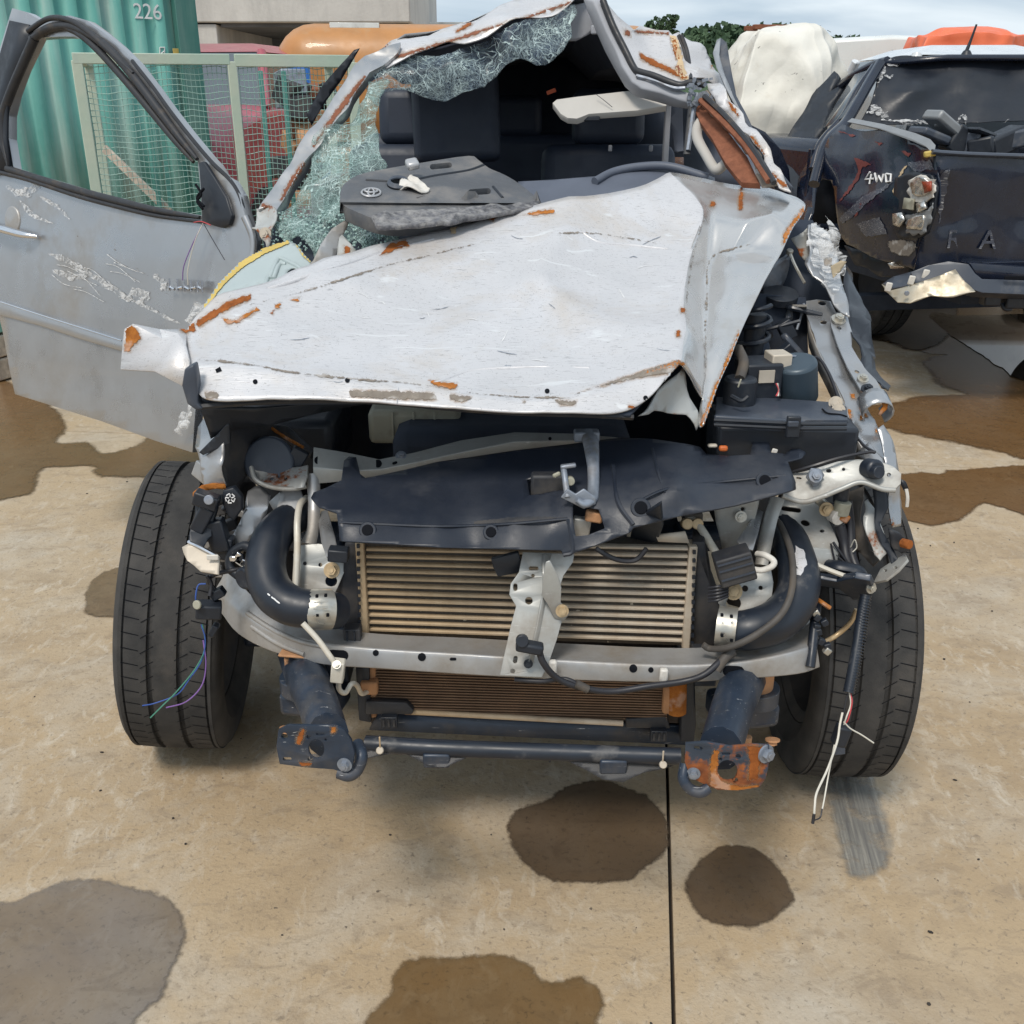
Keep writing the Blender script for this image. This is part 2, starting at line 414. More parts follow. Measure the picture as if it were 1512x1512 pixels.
for nm, a_, b_, sp_ in (('rust', (0.10, 0.03, 0.012), (0.38, 0.12, 0.03), 0), ('bright_rust', (0.20, 0.06, 0.02), (0.52, 0.19, 0.04), .3), ('rust_brown', (0.14, 0.055, 0.035), (0.30, 0.12, 0.07), 0), ('chipped_metal', (0.16, 0.13, 0.11), (0.30, 0.26, 0.22), .6)):
    PATCHM[nm] = rustmat(nm + '_layer', a_, b_, sp_, True)
PATCHM['rust_stain'] = M['rust_stain']
M['tan_stain'] = basic('ochre_stain', (0.48, 0.36, 0.22), 0.7, 0, 0.2, 12)
M['black'] = basic('black_plastic', (0.013, 0.017, 0.025), 0.46, 0, 0.2, 12, dirt=0.06, dirtc=(0.09, 0.085, 0.08))
M['cover'] = basic('matte_black_cover', (0.015, 0.020, 0.032), 0.42, 0, 0.12, 6, dirt=0.25, dirtc=(0.05, 0.052, 0.06), bump=0.08, bscale=300)
M['black_dusty'] = basic('dusty_black', (0.022, 0.024, 0.030), 0.6, 0, 0.25, 10, dirt=0.4, dirtc=(0.09, 0.078, 0.066))
M['grey_plastic'] = basic('grey_plastic', (0.045, 0.055, 0.075), 0.42, 0, 0.12, 6, dirt=0.15, dirtc=(0.2, 0.19, 0.18))
M['engine_cover'] = basic('scuffed_cover', (0.085, 0.09, 0.10), 0.55, 0, 0.15, 7, dirt=0.35, dirtc=(0.25, 0.23, 0.21), bump=0.25, bscale=180)
M['scuff'] = basic('scuffed_edge', (0.10, 0.10, 0.11), 0.7, 0, 0.6, 60, dirt=0.5, dirtc=(0.32, 0.31, 0.30), bump=0.8, bscale=140)
M['rubber'] = basic('rubber_hose', (0.012, 0.017, 0.027), 0.40, 0, 0.2, 14, dirt=0.08, dirtc=(0.2, 0.19, 0.18))
M['rubber_dusty'] = basic('dusty_hose', (0.07, 0.062, 0.055), 0.65, 0, 0.25, 20, dirt=0.3)
M['seal'] = basic('door_seal', (0.02, 0.021, 0.025), 0.5, 0, 0.2, 20, dirt=0.1)
M['frame_blue'] = basic('chassis_blue_black', (0.022, 0.034, 0.056), 0.40, 0.1, 0.3, 10, dirt=0.28, dirtc=(0.11, 0.095, 0.08), scratch=0.12)
M['frame_rust'] = basic('chassis_rusty', (0.035, 0.048, 0.07), 0.5, 0.1, 0.25, 10, dirt=0.2, rust=0.55)
M['steel'] = basic('zinc_steel', (0.50, 0.48, 0.43), 0.34, 0.75, 0.15, 25, dirt=0.2, dirtc=(0.33, 0.27, 0.18))
M['steel_dull'] = basic('dull_steel', (0.26, 0.29, 0.34), 0.5, 0.5, 0.25, 30, dirt=0.3, dirtc=(0.2, 0.17, 0.14))
M['bolt_tan'] = basic('zinc_bolt', (0.46, 0.34, 0.20), 0.45, 0.5, 0.25, 60)
def tubesmat():
    m = N('dusty_aluminium_tubes'); g = m.n('ShaderNodeNewGeometry'); sx = m.n('ShaderNodeSeparateXYZ'); m.l(g.outputs['Position'], sx.inputs[0])
    x = m.math('ADD', sx.outputs[0], m.math('MULTIPLY', m.math('SUBTRACT', m.noise(5, 5), .5), .5)); f = m.ramp(m.math('ADD', m.math('MULTIPLY', x, 1.6), .5), [(0.2, 0.0), (0.8, 1.0)])
    c = m.mix(f, (0.47, 0.35, 0.215), (0.51, 0.44, 0.35)); c = m.mix(m.ramp(m.noise(30, 6), [(0.4, 0.0), (0.75, .5)]), c, (0.32, 0.22, 0.13))
    m.set(col=c, rough=.6, metal=.1); return m.m
M['alu_tan'] = tubesmat()
M['alu_pale'] = basic('dusty_aluminium', (0.52, 0.46, 0.38), 0.55, 0.2, 0.14, 16)
M['white_pipe'] = basic('white_pipe', (0.62, 0.58, 0.50), 0.45, 0.1, 0.1, 14, dirt=0.25, dirtc=(0.42, 0.33, 0.22))
def finmat():
    m = N('cooler_fins'); wv = m.n('ShaderNodeTexWave', Scale=130.0, Distortion=0.6); wv.bands_direction = 'X'; m.l(m.tc.outputs['Object'], wv.inputs['Vector'])
    c = m.mix(m.ramp(wv.outputs['Fac'], [(0.45, 0.0), (0.6, 0.85)]), (0.02, 0.018, 0.016), (0.13, 0.105, 0.08))
    f = m.ramp(m.noise(60, 3), [(0.70, 0.0), (0.73, 1.0)]); c = m.mix(f, c, (0.5, 0.44, 0.34))
    m.set(col=c, rough=0.85); return m.m
M['fins'] = finmat()
M['cond_tube'] = basic('condenser_brown', (0.17, 0.105, 0.065), 0.75, 0.05, 0.2, 16, dirt=0.2, dirtc=(0.25, 0.15, 0.09))
M['cond_dark'] = basic('condenser_dark', (0.035, 0.026, 0.022), 0.9, 0, 0.2, 14)
M['clay'] = basic('clay_dirt', (0.42, 0.22, 0.11), 0.85, 0, 0.25, 22, bump=0.4, bscale=90)
def tyremat():
    m = N('tyre_rubber'); c = m.ramp(m.noise(14, 7), [(0.3, (0.030, 0.030, 0.031)), (0.7, (0.064, 0.061, 0.058))])
    f = m.ramp(m.noise(5, 8, 0.65), [(0.55, 0.0), (0.8, 0.5)]); c = m.mix(f, c, (0.14, 0.12, 0.10))
    m.set(col=c, rough=0.82, spec=0.3); m.bump(m.noise(220, 4), 0.35, 0.002); return m.m
M['tyre'] = tyremat()
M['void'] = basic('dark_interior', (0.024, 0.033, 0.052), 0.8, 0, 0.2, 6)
M['seat'] = basic('dark_seat_leather', (0.018, 0.026, 0.045), 0.55, 0, 0.15, 8)
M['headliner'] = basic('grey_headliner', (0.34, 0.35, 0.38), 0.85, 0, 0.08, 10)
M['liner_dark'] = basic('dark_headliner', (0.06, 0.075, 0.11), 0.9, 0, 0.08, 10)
M['visor'] = basic('beige_visor', (0.46, 0.44, 0.41), 0.8, 0, 0.05, 10)
M['dash'] = basic('grey_dashboard', (0.10, 0.115, 0.15), 0.5, 0, 0.1, 6)
M['chrome'] = basic('chrome', (0.72, 0.72, 0.74), 0.12, 1.0, 0.05, 6)
M['badge'] = basic('emblem_grey', (0.42, 0.42, 0.43), 0.35, 0.4, 0.1, 10)
M['white_plastic'] = basic('white_plastic', (0.62, 0.59, 0.54), 0.5, 0, 0.1, 12, dirt=0.2)
M['cream'] = basic('cream_plastic', (0.34, 0.33, 0.26), 0.5, 0, 0.1, 10, dirt=0.2)
M['blue_can'] = basic('bluegrey_motor', (0.045, 0.068, 0.09), 0.42, 0.2, 0.1, 8)
M['orange_plug'] = basic('orange_plug', (0.55, 0.13, 0.03), 0.5)
M['wire_blue'] = basic('blue_wire', (0.03, 0.08, 0.30), 0.45); M['wire_green'] = basic('green_wire', (0.05, 0.20, 0.14), 0.45)
M['wire_purple'] = basic('purple_wire', (0.20, 0.10, 0.32), 0.45); M['wire_white'] = basic('white_wire', (0.60, 0.57, 0.50), 0.5)
M['wire_red'] = basic('red_wire', (0.45, 0.05, 0.06), 0.5); M['wire_black'] = basic('black_wire', (0.02, 0.02, 0.025), 0.45)
M['hole'] = basic('hole_dark', (0.008, 0.009, 0.012), 0.9, 0, 0.1, 5, spec=0.1)
M['white_print'] = basic('white_print', (0.7, 0.7, 0.7), 0.7)
def glassmat(name, scale, tint, dens, clear):
    """crazed laminated glass: milky crack lines and crushed cells in a tinted pane"""
    m = N(name); vec = m.tc.outputs['Object']
    d = m.n('ShaderNodeTexNoise', Scale=9.0, Detail=3); m.l(vec, d.inputs['Vector'])
    ad = m.n('ShaderNodeVectorMath', operation='MULTIPLY_ADD'); m.l(d.outputs['Color'], ad.inputs[0]); ad.inputs[1].default_value = (0.16,) * 3; m.l(vec, ad.inputs[2])
    fs = []
    for s_, wd in ((scale, 0.035), (scale * 2.9, 0.06), (scale * 7, 0.09)):
        vo = m.n('ShaderNodeTexVoronoi', feature='DISTANCE_TO_EDGE', Scale=s_); m.l(ad.outputs[0], vo.inputs['Vector'])
        fs.append(m.ramp(vo.outputs['Distance'], [(wd * 0.3, 1.0), (wd, 0.0)]))
    big = m.ramp(m.noise(5, 4), [(0.40, 0.0), (0.60, 1.0)])
    f = m.math('MAXIMUM', fs[0], m.math('MULTIPLY', fs[1], m.math('ADD', big, dens, True)))
    f = m.math('MAXIMUM', f, m.math('MULTIPLY', fs[2], big))
    hz = m.ramp(m.noise(8, 6, 0.7, 0.6), [(0.34, clear * 0.3), (0.5, clear), (0.72, clear + 0.5)])
    al = m.math('ADD', m.math('MULTIPLY', f, 0.66), hz, True)
    c = m.mix(m.math('MULTIPLY', f, m.ramp(m.noise(16, 5), [(0.35, 0.25), (0.65, 0.95)])), tint, (0.60, 0.74, 0.72)); m.set(col=c, rough=0.22, alpha=al, spec=0.5)
    m.bump(m.math('ADD', f, m.noise(20, 4)), 0.6, 0.004); return m.m
M['glass_green'] = glassmat('crazed_green_glass', 26, (0.22, 0.36, 0.33), 0.22, 0.13)
M['glass_dark'] = glassmat('crazed_glass', 24, (0.06, 0.09, 0.14), 0.10, 0.15)
def filmmat():
    m = N('cling_film'); f = m.ramp(m.noise(13, 4, 0.6, 1.2, stretch=(1, 4, 4)), [(0.42, 0.05), (0.60, 0.75)])
    m.set(col=(0.72, 0.72, 0.72), rough=0.25, alpha=f, spec=0.6); m.bump(m.noise(40, 5, 0.6, 1.0), 0.9, 0.01); return m.m
M['film'] = filmmat()
def shieldmat():
    m = N('translucent_shield'); m.set(col=(0.05, 0.05, 0.055), rough=0.45, alpha=0.6); return m.m
M['shield'] = shieldmat()
M['poly_black'] = basic('black_polythene', (0.010, 0.013, 0.020), 0.36, 0, 0.2, 4, bump=0.5, bscale=8)
# dark pickup
M['navy'] = basic('navy_paint', (0.006, 0.010, 0.024), 0.26, 0.0, 0.2, 5, dirt=0.03, dirtc=(0.04, 0.045, 0.06), coat=0.35)
M['navy_scratch'] = basic('navy_scratched', (0.035, 0.042, 0.065), 0.4, 0.0, 0.25, 5, dirt=0.15, dirtc=(0.22, 0.22, 0.23), coat=0.3, scratch=0.9)
M['oxide'] = basic('red_oxide_primer', (0.14, 0.03, 0.025), 0.45, 0, 0.2, 9)
M['grey_trim'] = basic('grey_rail', (0.24, 0.25, 0.26), 0.4, 0.2, 0.1, 9)
M['chrome_dirty'] = basic('dirty_chrome', (0.52, 0.47, 0.38), 0.28, 0.7, 0.2, 6, dirt=0.4, dirtc=(0.34, 0.28, 0.19))
M['lamp_clear'] = basic('broken_lamp', (0.62, 0.61, 0.58), 0.22, 0.8, 0.35, 30, bump=0.6, bscale=60)
M['lamp_red'] = basic('red_lens', (0.30, 0.05, 0.02), 0.3, 0, 0.3, 40)
M['glass_car'] = basic('car_glass', (0.10, 0.12, 0.14), 0.08, 0, 0.05, 3, coat=0.5)
# surroundings
def corr(name, a, b, streak):
    m = N(name); c = m.ramp(m.noise(1.2, 6, 0.6), [(0.3, a), (0.7, b)])
    st = m.ramp(m.noise(1.0, 7, 0.65, stretch=(5, 5, 0.45)), [(0.45, 0.0), (0.72, streak)]); c = m.mix(st, c, (0.36, 0.43, 0.39))
    r_ = m.ramp(m.noise(2.2, 8, 0.72, stretch=(1.5, 1.5, 0.8)), [(0.64, 0.0), (0.70, 0.8)]); c = m.mix(r_, c, (0.20, 0.13, 0.08))
    m.set(col=c, rough=0.6); m.bump(m.noise(30, 5), 0.15, 0.01); return m.m
M['container'] = corr('container_green', (0.08, 0.28, 0.24), (0.15, 0.40, 0.35), 0.9)
M['container_dark'] = corr('container_post', (0.03, 0.13, 0.115), (0.05, 0.18, 0.15), 0.3)
M['cage_frame'] = corr('cage_frame', (0.30, 0.44, 0.36), (0.55, 0.53, 0.42), 0.8)
M['cage_bar'] = basic('cage_bar', (0.08, 0.25, 0.22), 0.6, 0, 0.25, 6, rust=0.2)
M['wire'] = basic('galvanised_wire', (0.26, 0.40, 0.36), 0.5, 0.2, 0.2, 4)
M['wood_grey'] = basic('weathered_wood', (0.40, 0.34, 0.28), 0.85, 0, 0.3, 20)
M['wood_pale'] = basic('pale_wood', (0.46, 0.38, 0.26), 0.85, 0, 0.2, 10)
M['red_car'] = basic('faded_red_paint', (0.36, 0.075, 0.10), 0.35, 0, 0.15, 3, dirt=0.25, dirtc=(0.42, 0.2, 0.22), coat=0.3)
M['red_dark'] = basic('dark_red', (0.13, 0.02, 0.03), 0.45, 0, 0.2, 3)
M['orange_car'] = basic('ochre_orange_paint', (0.44, 0.20, 0.06), 0.4, 0, 0.12, 4, dirt=0.15, dirtc=(0.4, 0.28, 0.16), coat=0.2)
M['blue_drum'] = basic('blue_plastic', (0.03, 0.16, 0.52), 0.4, 0, 0.1, 5)
def stucco():
    m = N('stained_render'); c = m.ramp(m.noise(0.5, 8, 0.65), [(0.3, (0.50, 0.475, 0.44)), (0.7, (0.63, 0.605, 0.56))])
    st = m.ramp(m.noise(0.8, 8, 0.7, stretch=(2, 2, 0.6)), [(0.45, 0.0), (0.75, 0.6)]); c = m.mix(st, c, (0.24, 0.23, 0.22))
    m.set(col=c, rough=0.9); m.bump(m.noise(20, 6), 0.3, 0.02); return m.m
M['stucco'] = stucco()
M['recess_shade'] = basic('shaded_render', (0.17, 0.175, 0.185), 0.9, 0, 0.35, 0.9, dirt=0.35, dirtc=(0.07, 0.072, 0.08))  # overhang shade put into the colour of recess wall, low wall and soffit
def tarpmat():
    m = N('white_tarpaulin'); c = m.ramp(m.noise(2, 6), [(0.3, (0.60, 0.57, 0.50)), (0.7, (0.72, 0.70, 0.64))]); c = m.mix(m.ramp(m.noise(3, 8, 0.7), [(0.55, 0.0), (0.8, 0.6)]), c, (0.42, 0.36, 0.27))
    c = m.mix(m.ramp(m.noise(9, 4, 0.6, 1.0, stretch=(1, 1, 2.5)), [(0.69, 0.0), (0.72, 0.9)]), c, (0.10, 0.09, 0.08)); m.set(col=c, rough=.6)
    h = m.math('ADD', m.ramp(m.noise(1.5, 2, 0.4, 0.5, stretch=(1.4, 1.4, .8)), [(0.36, 0.0), (0.52, 1.0), (0.66, 0.2)]), m.math('MULTIPLY', m.noise(10, 5), .25)); m.bump(h, 0.5, 0.05); return m.m
M['tarp_white'] = tarpmat()
M['tarp_orange'] = basic('orange_tarpaulin', (0.72, 0.15, 0.06), 0.5, 0, 0.12, 3, bump=0.3, bscale=12)
M['van_white'] = basic('white_van_paint', (0.66, 0.68, 0.66), 0.3, 0, 0.05, 2, dirt=0.1, coat=0.4)
M['car_silver'] = basic('silver_car', (0.62, 0.64, 0.66), 0.3, 0.0, 0.08, 3, coat=0.5)
def leafmat(name, a, b):
    m = N(name); oi = m.n('ShaderNodeNewGeometry'); c = m.ramp(m.noise(0.25, 4), [(0.3, a), (0.7, b)])
    c2 = m.mix(m.ramp(oi.outputs['Random Per Island'], [(0, 0.0), (1, 0.6)]), c, sc(b, 1.5)); m.set(col=c2, rough=0.7, spec=0.2); return m.m
M['leaf'] = leafmat('leaf', (0.030, 0.058, 0.034), (0.065, 0.105, 0.055))
M['bark'] = basic('bark', (0.10, 0.08, 0.06), 0.9)
# concrete yard
def concrete(name, wet=None, seed=0.0):
    m = N(name); g = m.n('ShaderNodeNewGeometry'); pos = g.outputs['Position']
    c = m.ramp(m.noise(0.75, 6, 0.6, vec=pos), [(0.28, (0.335, 0.245, 0.15)), (0.5, (0.41, 0.307, 0.192)), (0.72, (0.43, 0.355, 0.26))])
    f = m.ramp(m.noise(2.3, 8, 0.66, 0.6, vec=pos), [(0.46, 0.0), (0.70, 0.8)]); c = m.mix(f, c, (0.45, 0.40, 0.33))
    f = m.ramp(m.noise(1.7, 8, 0.7, 0.3, vec=pos, stretch=(1.0, 1.3, 1)), [(0.50, 0.0), (0.74, 0.7)]); c = m.mix(f, c, (0.245, 0.178, 0.112))
    f = m.ramp(m.noise(9, 8, 0.72, 0.8, vec=pos, stretch=(1, 1.8, 1)), [(0.36, 0.5), (0.48, 0.0)]); c = m.mix(f, c, (0.25, 0.19, 0.13))
    f = m.math('MULTIPLY', m.ramp(m.noise(15, 8, 0.7, 0.7, vec=pos, stretch=(1.5, 0.8, 1)), [(0.52, 0.0), (0.68, 0.8)]), m.ramp(m.noise(1.1, 4, vec=pos), [(0.38, 0.15), (0.62, 1.0)])); c = m.mix(f, c, (0.54, 0.475, 0.385))
    f = m.ramp(m.noise(75, 5, 0.7, 0.5, vec=pos), [(0.32, 0.7), (0.44, 0.0)]); c = m.mix(f, c, (0.17, 0.135, 0.098))
    f = m.ramp(m.noise(38, 3, 0.5, vec=pos), [(0.735, 0.0), (0.75, 0.9)]); c = m.mix(f, c, (0.10, 0.08, 0.06))
    h = m.mix(0.5, m.noise(15, 8, 0.7, 0.7, vec=pos, stretch=(1.5, 0.8, 1)), m.noise(110, 5, vec=pos))
    if wet:
        c = m.mix(1.0, c, wet[0], 'MULTIPLY')
        w1 = m.ramp(m.noise(5, 5, vec=pos), [(0.35, 0.0), (0.7, 0.35)]); c = m.mix(w1, c, wet[2])
        at = m.n('ShaderNodeAttribute', attribute_name='wet'); e = m.math('ADD', at.outputs['Fac'], m.math('MULTIPLY', m.math('SUBTRACT', m.noise(60, 5, 0.7, vec=pos), .5), 1.1))
        al = m.ramp(e, [(0.12, 0.0), (0.62, 1.0)])
        c = m.mix(m.ramp(e, [(0.45, 0.30), (0.95, 0.0)]), c, sc(wet[2], .75))
        m.set(col=c, rough=wet[1], spec=0.5, alpha=al); m.bump(h, wet[3], 0.004)
    else:
        m.set(col=c, rough=m.ramp(m.noise(6, vec=pos), [(0.3, 0.62), (0.7, 0.85)]), spec=0.4); m.bump(h, 0.6, 0.006)
    return m.m
M['concrete'] = concrete('concrete')
M['oil_and_shade'] = concrete('damp_and_shade', ((0.27, 0.23, 0.195), 0.5, (0.085, 0.06, 0.042), 0.25))  # serves the oil stains and the painted shade under the dark pickup
M['wet_brown'] = concrete('damp_brown', ((0.40, 0.32, 0.22), 0.36, (0.16, 0.105, 0.05), 0.2))
M['wet_grey'] = concrete('damp_grey', ((0.47, 0.46, 0.46), 0.26, (0.19, 0.165, 0.15), 0.12))
M['wet_mud'] = concrete('damp_mud', ((0.38, 0.27, 0.17), 0.26, (0.15, 0.085, 0.038), 0.12))
def watermat():
    m = N('standing_water'); m.set(col=(0.035, 0.026, 0.018), rough=0.015, spec=1.0, ior=2.6, coat=1.0, crough=0.01); m.bump(m.noise(3, 2), 0.03, 0.01); return m.m
M['water'] = watermat()
M['joint'] = basic('joint_dirt', (0.035, 0.03, 0.026), 0.9, 0, 0.3, 20)
_a, _b = G(1235, 1120), G(1280, 1296); SKA = math.atan2((_a - _b).x, (_a - _b).y)
def skidmat():
    m = N('tyre_smear'); g = m.n('ShaderNodeNewGeometry'); pos = g.outputs['Position']
    mp_ = m.n('ShaderNodeMapping'); mp_.inputs['Rotation'].default_value = (0, 0, SKA); m.l(pos, mp_.inputs[0])
    f = m.noise(3.0, 6, 0.7, 0.2, vec=mp_.outputs[0], stretch=(22, 0.7, 1)); c = m.ramp(f, [(0.35, (0.13, 0.13, 0.13)), (0.5, (0.23, 0.225, 0.205)), (0.66, (0.40, 0.38, 0.33))])
    a = m.math('MULTIPLY', m.ramp(m.noise(14, 7, 0.7, vec=pos), [(0.30, 0.1), (0.52, 0.85)]), 0.9)
    at = m.n('ShaderNodeAttribute', attribute_name='wet'); a = m.math('MULTIPLY', a, m.ramp(m.math('ADD', at.outputs['Fac'], m.math('MULTIPLY', m.math('SUBTRACT', m.noise(25, 5, vec=pos), .5), .9)), [(0.1, 0.0), (0.8, 1.0)])); m.set(col=c, rough=0.8, alpha=a); return m.m
M['skid'] = skidmat()
# ---------------------------------------------------------------- ground: slabs laid on a base, joints left open
random.seed(5)
ground = mk('ground', [(-400, -60, -0.03), (400, -60, -0.03), (400, 700, -0.03), (-400, 700, -0.03)], [(0, 1, 2, 3)], M['joint'])
tag(ground, kind='structure')
JA, JB = G(985, 1130), G(995, 1512)
jd = (JA - JB).normalized(); jn = V((jd.y, -jd.x, 0)); J0 = JB - jd * ((JB - V((0, 0, 0))).dot(jd))
tcross = (G(1330, 686) - J0).dot(jd); SW, SL, GAP = 4.6, 5.2, 0.008
slabm = {}
for i in range(-4, 5):
    for k in range(-2, 6):
        c = J0 + jn * (SW * (i + 0.5)) + jd * (tcross + SL * (k + 0.5))
        bm = bmesh.new(); boxbm(bm, V((c.x, c.y, -0.02)), (SW - GAP, SL - GAP, 0.04), frame(jn, jd))
        tag(from_bm('concrete_slab', bm, M['concrete'], ground, smooth=30, bevel=0.002))
far = mk('far_ground', [(-400, 26, -0.012), (400, 26, -0.012), (400, 700, -0.012), (-400, 700, -0.012)], [(0, 1, 2, 3)], M['concrete'])
tag(far, kind='structure')
gb = lambda u, v: G(u, v, 0.0)
def puddle(name, px, mat, z, jagg=2.5, seed=1, sm=3):
    px = smooth_loop(grow(px, 4.5), sm); px = [(u + 5 * noise.noise(V((u * .035, v * .06, seed))), v + 4 * noise.noise(V((u * .035, v * .06, seed + 40)))) for u, v in px]; sm = 1; lp = jag(px, jagg, 3.5, seed)
    W_ = lambda q: [(p.x, p.y) for p in (G(u, v, z) for u, v in q)]
    outer = W_(lp); A = np.array(outer, float); B = np.roll(A, -1, 0); D_ = B - A; L2 = (D_ ** 2).sum(1) + 1e-12; ext = max(np.ptp(A[:, 0]), np.ptp(A[:, 1]))
    bm = fill2d(outer); gridcut(bm, ext / 42.0); lay = bm.verts.layers.float.new('wet'); fw = min(.05, .016 + ext * .014)
    for v in bm.verts:
        p_ = np.array((v.co.x, v.co.y)); t_ = np.clip(((p_ - A) * D_).sum(1) / L2, 0, 1); v[lay] = min(1.0, float(np.sqrt((((A + D_ * t_[:, None]) - p_) ** 2).sum(1).min())) / fw); v.co.z = z
    o = from_bm(name, bm, mat, None, smooth=None); tag(o, kind='structure'); return o
puddle('puddle', [(750, 1210), (765, 1196), (800, 1185), (830, 1166), (870, 1155), (905, 1157), (950, 1175), (975, 1197), (985, 1215), (985, 1250), (960, 1276), (930, 1297), (880, 1304), (830, 1302), (790, 1285), (762, 1260), (752, 1235)], M['oil_and_shade'], 0.004, 1.2, 1)
puddle('puddle', [(1013, 1310), (1020, 1290), (1045, 1260), (1075, 1250), (1110, 1253), (1140, 1272), (1160, 1300), (1173, 1328), (1150, 1350), (1125, 1364), (1075, 1366), (1040, 1355), (1018, 1330)], M['oil_and_shade'], 0.004, 1.2, 2)
puddle('puddle', [(530, 1530), (545, 1495), (575, 1465), (580, 1435), (610, 1415), (690, 1411), (735, 1410), (775, 1420), (800, 1445), (830, 1451), (850, 1440), (880, 1455), (893, 1485), (880, 1512), (870, 1560), (530, 1560)], M['wet_brown'], 0.004, 2.2, 3)
puddle('puddle', [(-40, 1350), (20, 1331), (55, 1318), (90, 1303), (150, 1299), (190, 1312), (235, 1322), (262, 1338), (271, 1360), (268, 1400), (250, 1440), (235, 1475), (200, 1505), (180, 1560), (-40, 1560)], M['wet_grey'], 0.004, 1.5, 4)
puddle('puddle', [(125, 900), (132, 870), (150, 850), (215, 835), (330, 850), (330, 905), (170, 909), (135, 906)], M['wet_brown'], 0.004, 1.2, 5)
puddle('puddle', [(-120, 590), (-20, 560), (30, 575), (80, 605), (98, 633), (85, 655), (130, 655), (155, 672), (200, 660), (230, 640), (285, 655), (320, 690), (280, 692), (240, 706), (200, 700), (150, 702), (135, 692), (140, 684), (90, 685), (62, 692), (55, 712), (30, 730), (-120, 745)], M['wet_mud'], 0.004, 1.5, 6)
puddle('puddle', [(1200, 470), (1280, 497), (1310, 500), (1340, 513), (1388, 520), (1390, 526), (1362, 534), (1375, 552), (1382, 561), (1400, 572), (1426, 582), (1400, 586), (1360, 587), (1315, 597), (1260, 606), (1260, 622), (1310, 631), (1340, 637), (1380, 645), (1440, 655), (1480, 665), (1640, 690), (1640, 440), (1400, 425), (1200, 430)], M['wet_mud'], 0.004, 1.0, 7)
puddle('puddle', [(1300, 705), (1390, 703), (1410, 696), (1640, 697), (1640, 790), (1480, 746), (1450, 742), (1420, 765), (1380, 772), (1340, 765), (1300, 750)], M['wet_mud'], 0.004, 1.0, 8)
puddle('puddle', [(1375, 467), (1450, 471), (1640, 476), (1640, 600), (1510, 556), (1492, 546), (1462, 527), (1432, 508), (1408, 492), (1390, 478)], M['water'], 0.009, 0.6, 9)
puddle('puddle', [(1236, 436), (1300, 432), (1400, 440), (1410, 470), (1400, 492), (1380, 508), (1345, 512), (1310, 500), (1282, 496), (1240, 482)], M['oil_and_shade'], 0.008, 0.8, 12)  # wet patch darkened to paint in the dark pickup's shade and reflection
# grey smear left by the locked tyre
o = puddle('tyre_smear', [(1205, 1100), (1225, 1180), (1243, 1260), (1252, 1293), (1285, 1300), (1312, 1280), (1318, 1240), (1305, 1190), (1285, 1135), (1278, 1100)], M['skid'], 0.005, 2.5, 10, 1)
# pebbles and chips on the slab
bm = bmesh.new(); rnd = random.Random(3)
for k in range(170):
    p = V((rnd.uniform(-2.2, 2.4), rnd.uniform(0.9, 5.5), 0.002)); r_ = rnd.uniform(0.0012, 0.0045)
    q = bmesh.ops.create_icosphere(bm, subdivisions=1, radius=r_)['verts']
    bmesh.ops.transform(bm, matrix=Matrix.Translation(p) @ Matrix.Rotation(rnd.uniform(0, 6), 4, 'Z') @ Matrix.Diagonal((rnd.uniform(.7, 1.8), rnd.uniform(.6, 1.2), 0.6, 1)), verts=q)
tag(from_bm('grit', bm, M['joint'], None), 'scattered dark grit and chips on the concrete', 'grit', kind='stuff')

# ---------------------------------------------------------------- far wooded hill and single tree
def leafcloud(bm, c, rad, n, size, rnd, flat=1.0):
    for k in range(n):
        d = V((rnd.gauss(0, 1), rnd.gauss(0, 1), rnd.gauss(0, 1))).normalized() * rnd.uniform(0.55, 1.0) ** 0.5
        p = V(c) + V((d.x * rad, d.y * rad, d.z * rad * flat)); a = V((rnd.gauss(0, 1), rnd.gauss(0, 1), rnd.gauss(0, 1))).normalized(); b = a.orthogonal().normalized(); s = size * rnd.uniform(.6, 1.4)
        e = a.cross(b)
        bm.faces.new([bm.verts.new(p + (b * x + e * y) * s) for x, y in ((-1, -.6), (.2, -1), (1, .1), (.1, .9))])
rnd = random.Random(11)
HX = [(640, 75), (900, 66), (985, 62), (1012, 48), (1040, 41), (1070, 40), (1110, 42), (1150, 40), (1205, 50), (1235, 56), (1262, 62), (1300, 78), (1360, 92), (1500, 98), (1700, 100)]
rows = [[], [], []]
for u, v in HX:
    a = P(u, v + 6, 150.0); rows[0].append(V((a.x, 110, -0.5))); rows[1].append(V((a.x, 140, a.z * 0.75))); rows[2].append(V((a.x, 160, a.z)))
hill = loft('hill', rows, M['leaf'], None, raw=True); tag(hill, kind='structure')
bm = bmesh.new()
for i in range(len(HX) - 1):
    (u0, v0), (u1, v1) = HX[i], HX[i + 1]; n = max(3, int((u1 - u0) / 6))
    for k in range(n):
        t = k / n
        for row in range(4):
            Yd = 150 - row * 9; vv = v0 + (v1 - v0) * t + row * 9 + rnd.uniform(-1, 4); a = P(u0 + (u1 - u0) * t + rnd.uniform(-4, 4), vv + 6, Yd)
            r_ = rnd.uniform(0.8, 1.7); leafcloud(bm, a, r_, 26, 0.42, rnd, 0.75)
wood = from_bm('far_wood', bm, M['leaf'], None, smooth=None); tag(wood, 'dark green wooded ridge on the skyline beyond the yard', 'trees', kind='stuff')
tb = P(975, 75, 110); tb.z = 3.0
tree = empty('tree', (tb.x, tb.y, 2.0), 'lone spreading tree above the crushed roof on the skyline', 'tree')
bm = bmesh.new(); fork = P(975, 52, 110)
tubebm(bm, [V((tb.x, tb.y, 2.0)), fork], [0.22, 0.16], 6, 2)
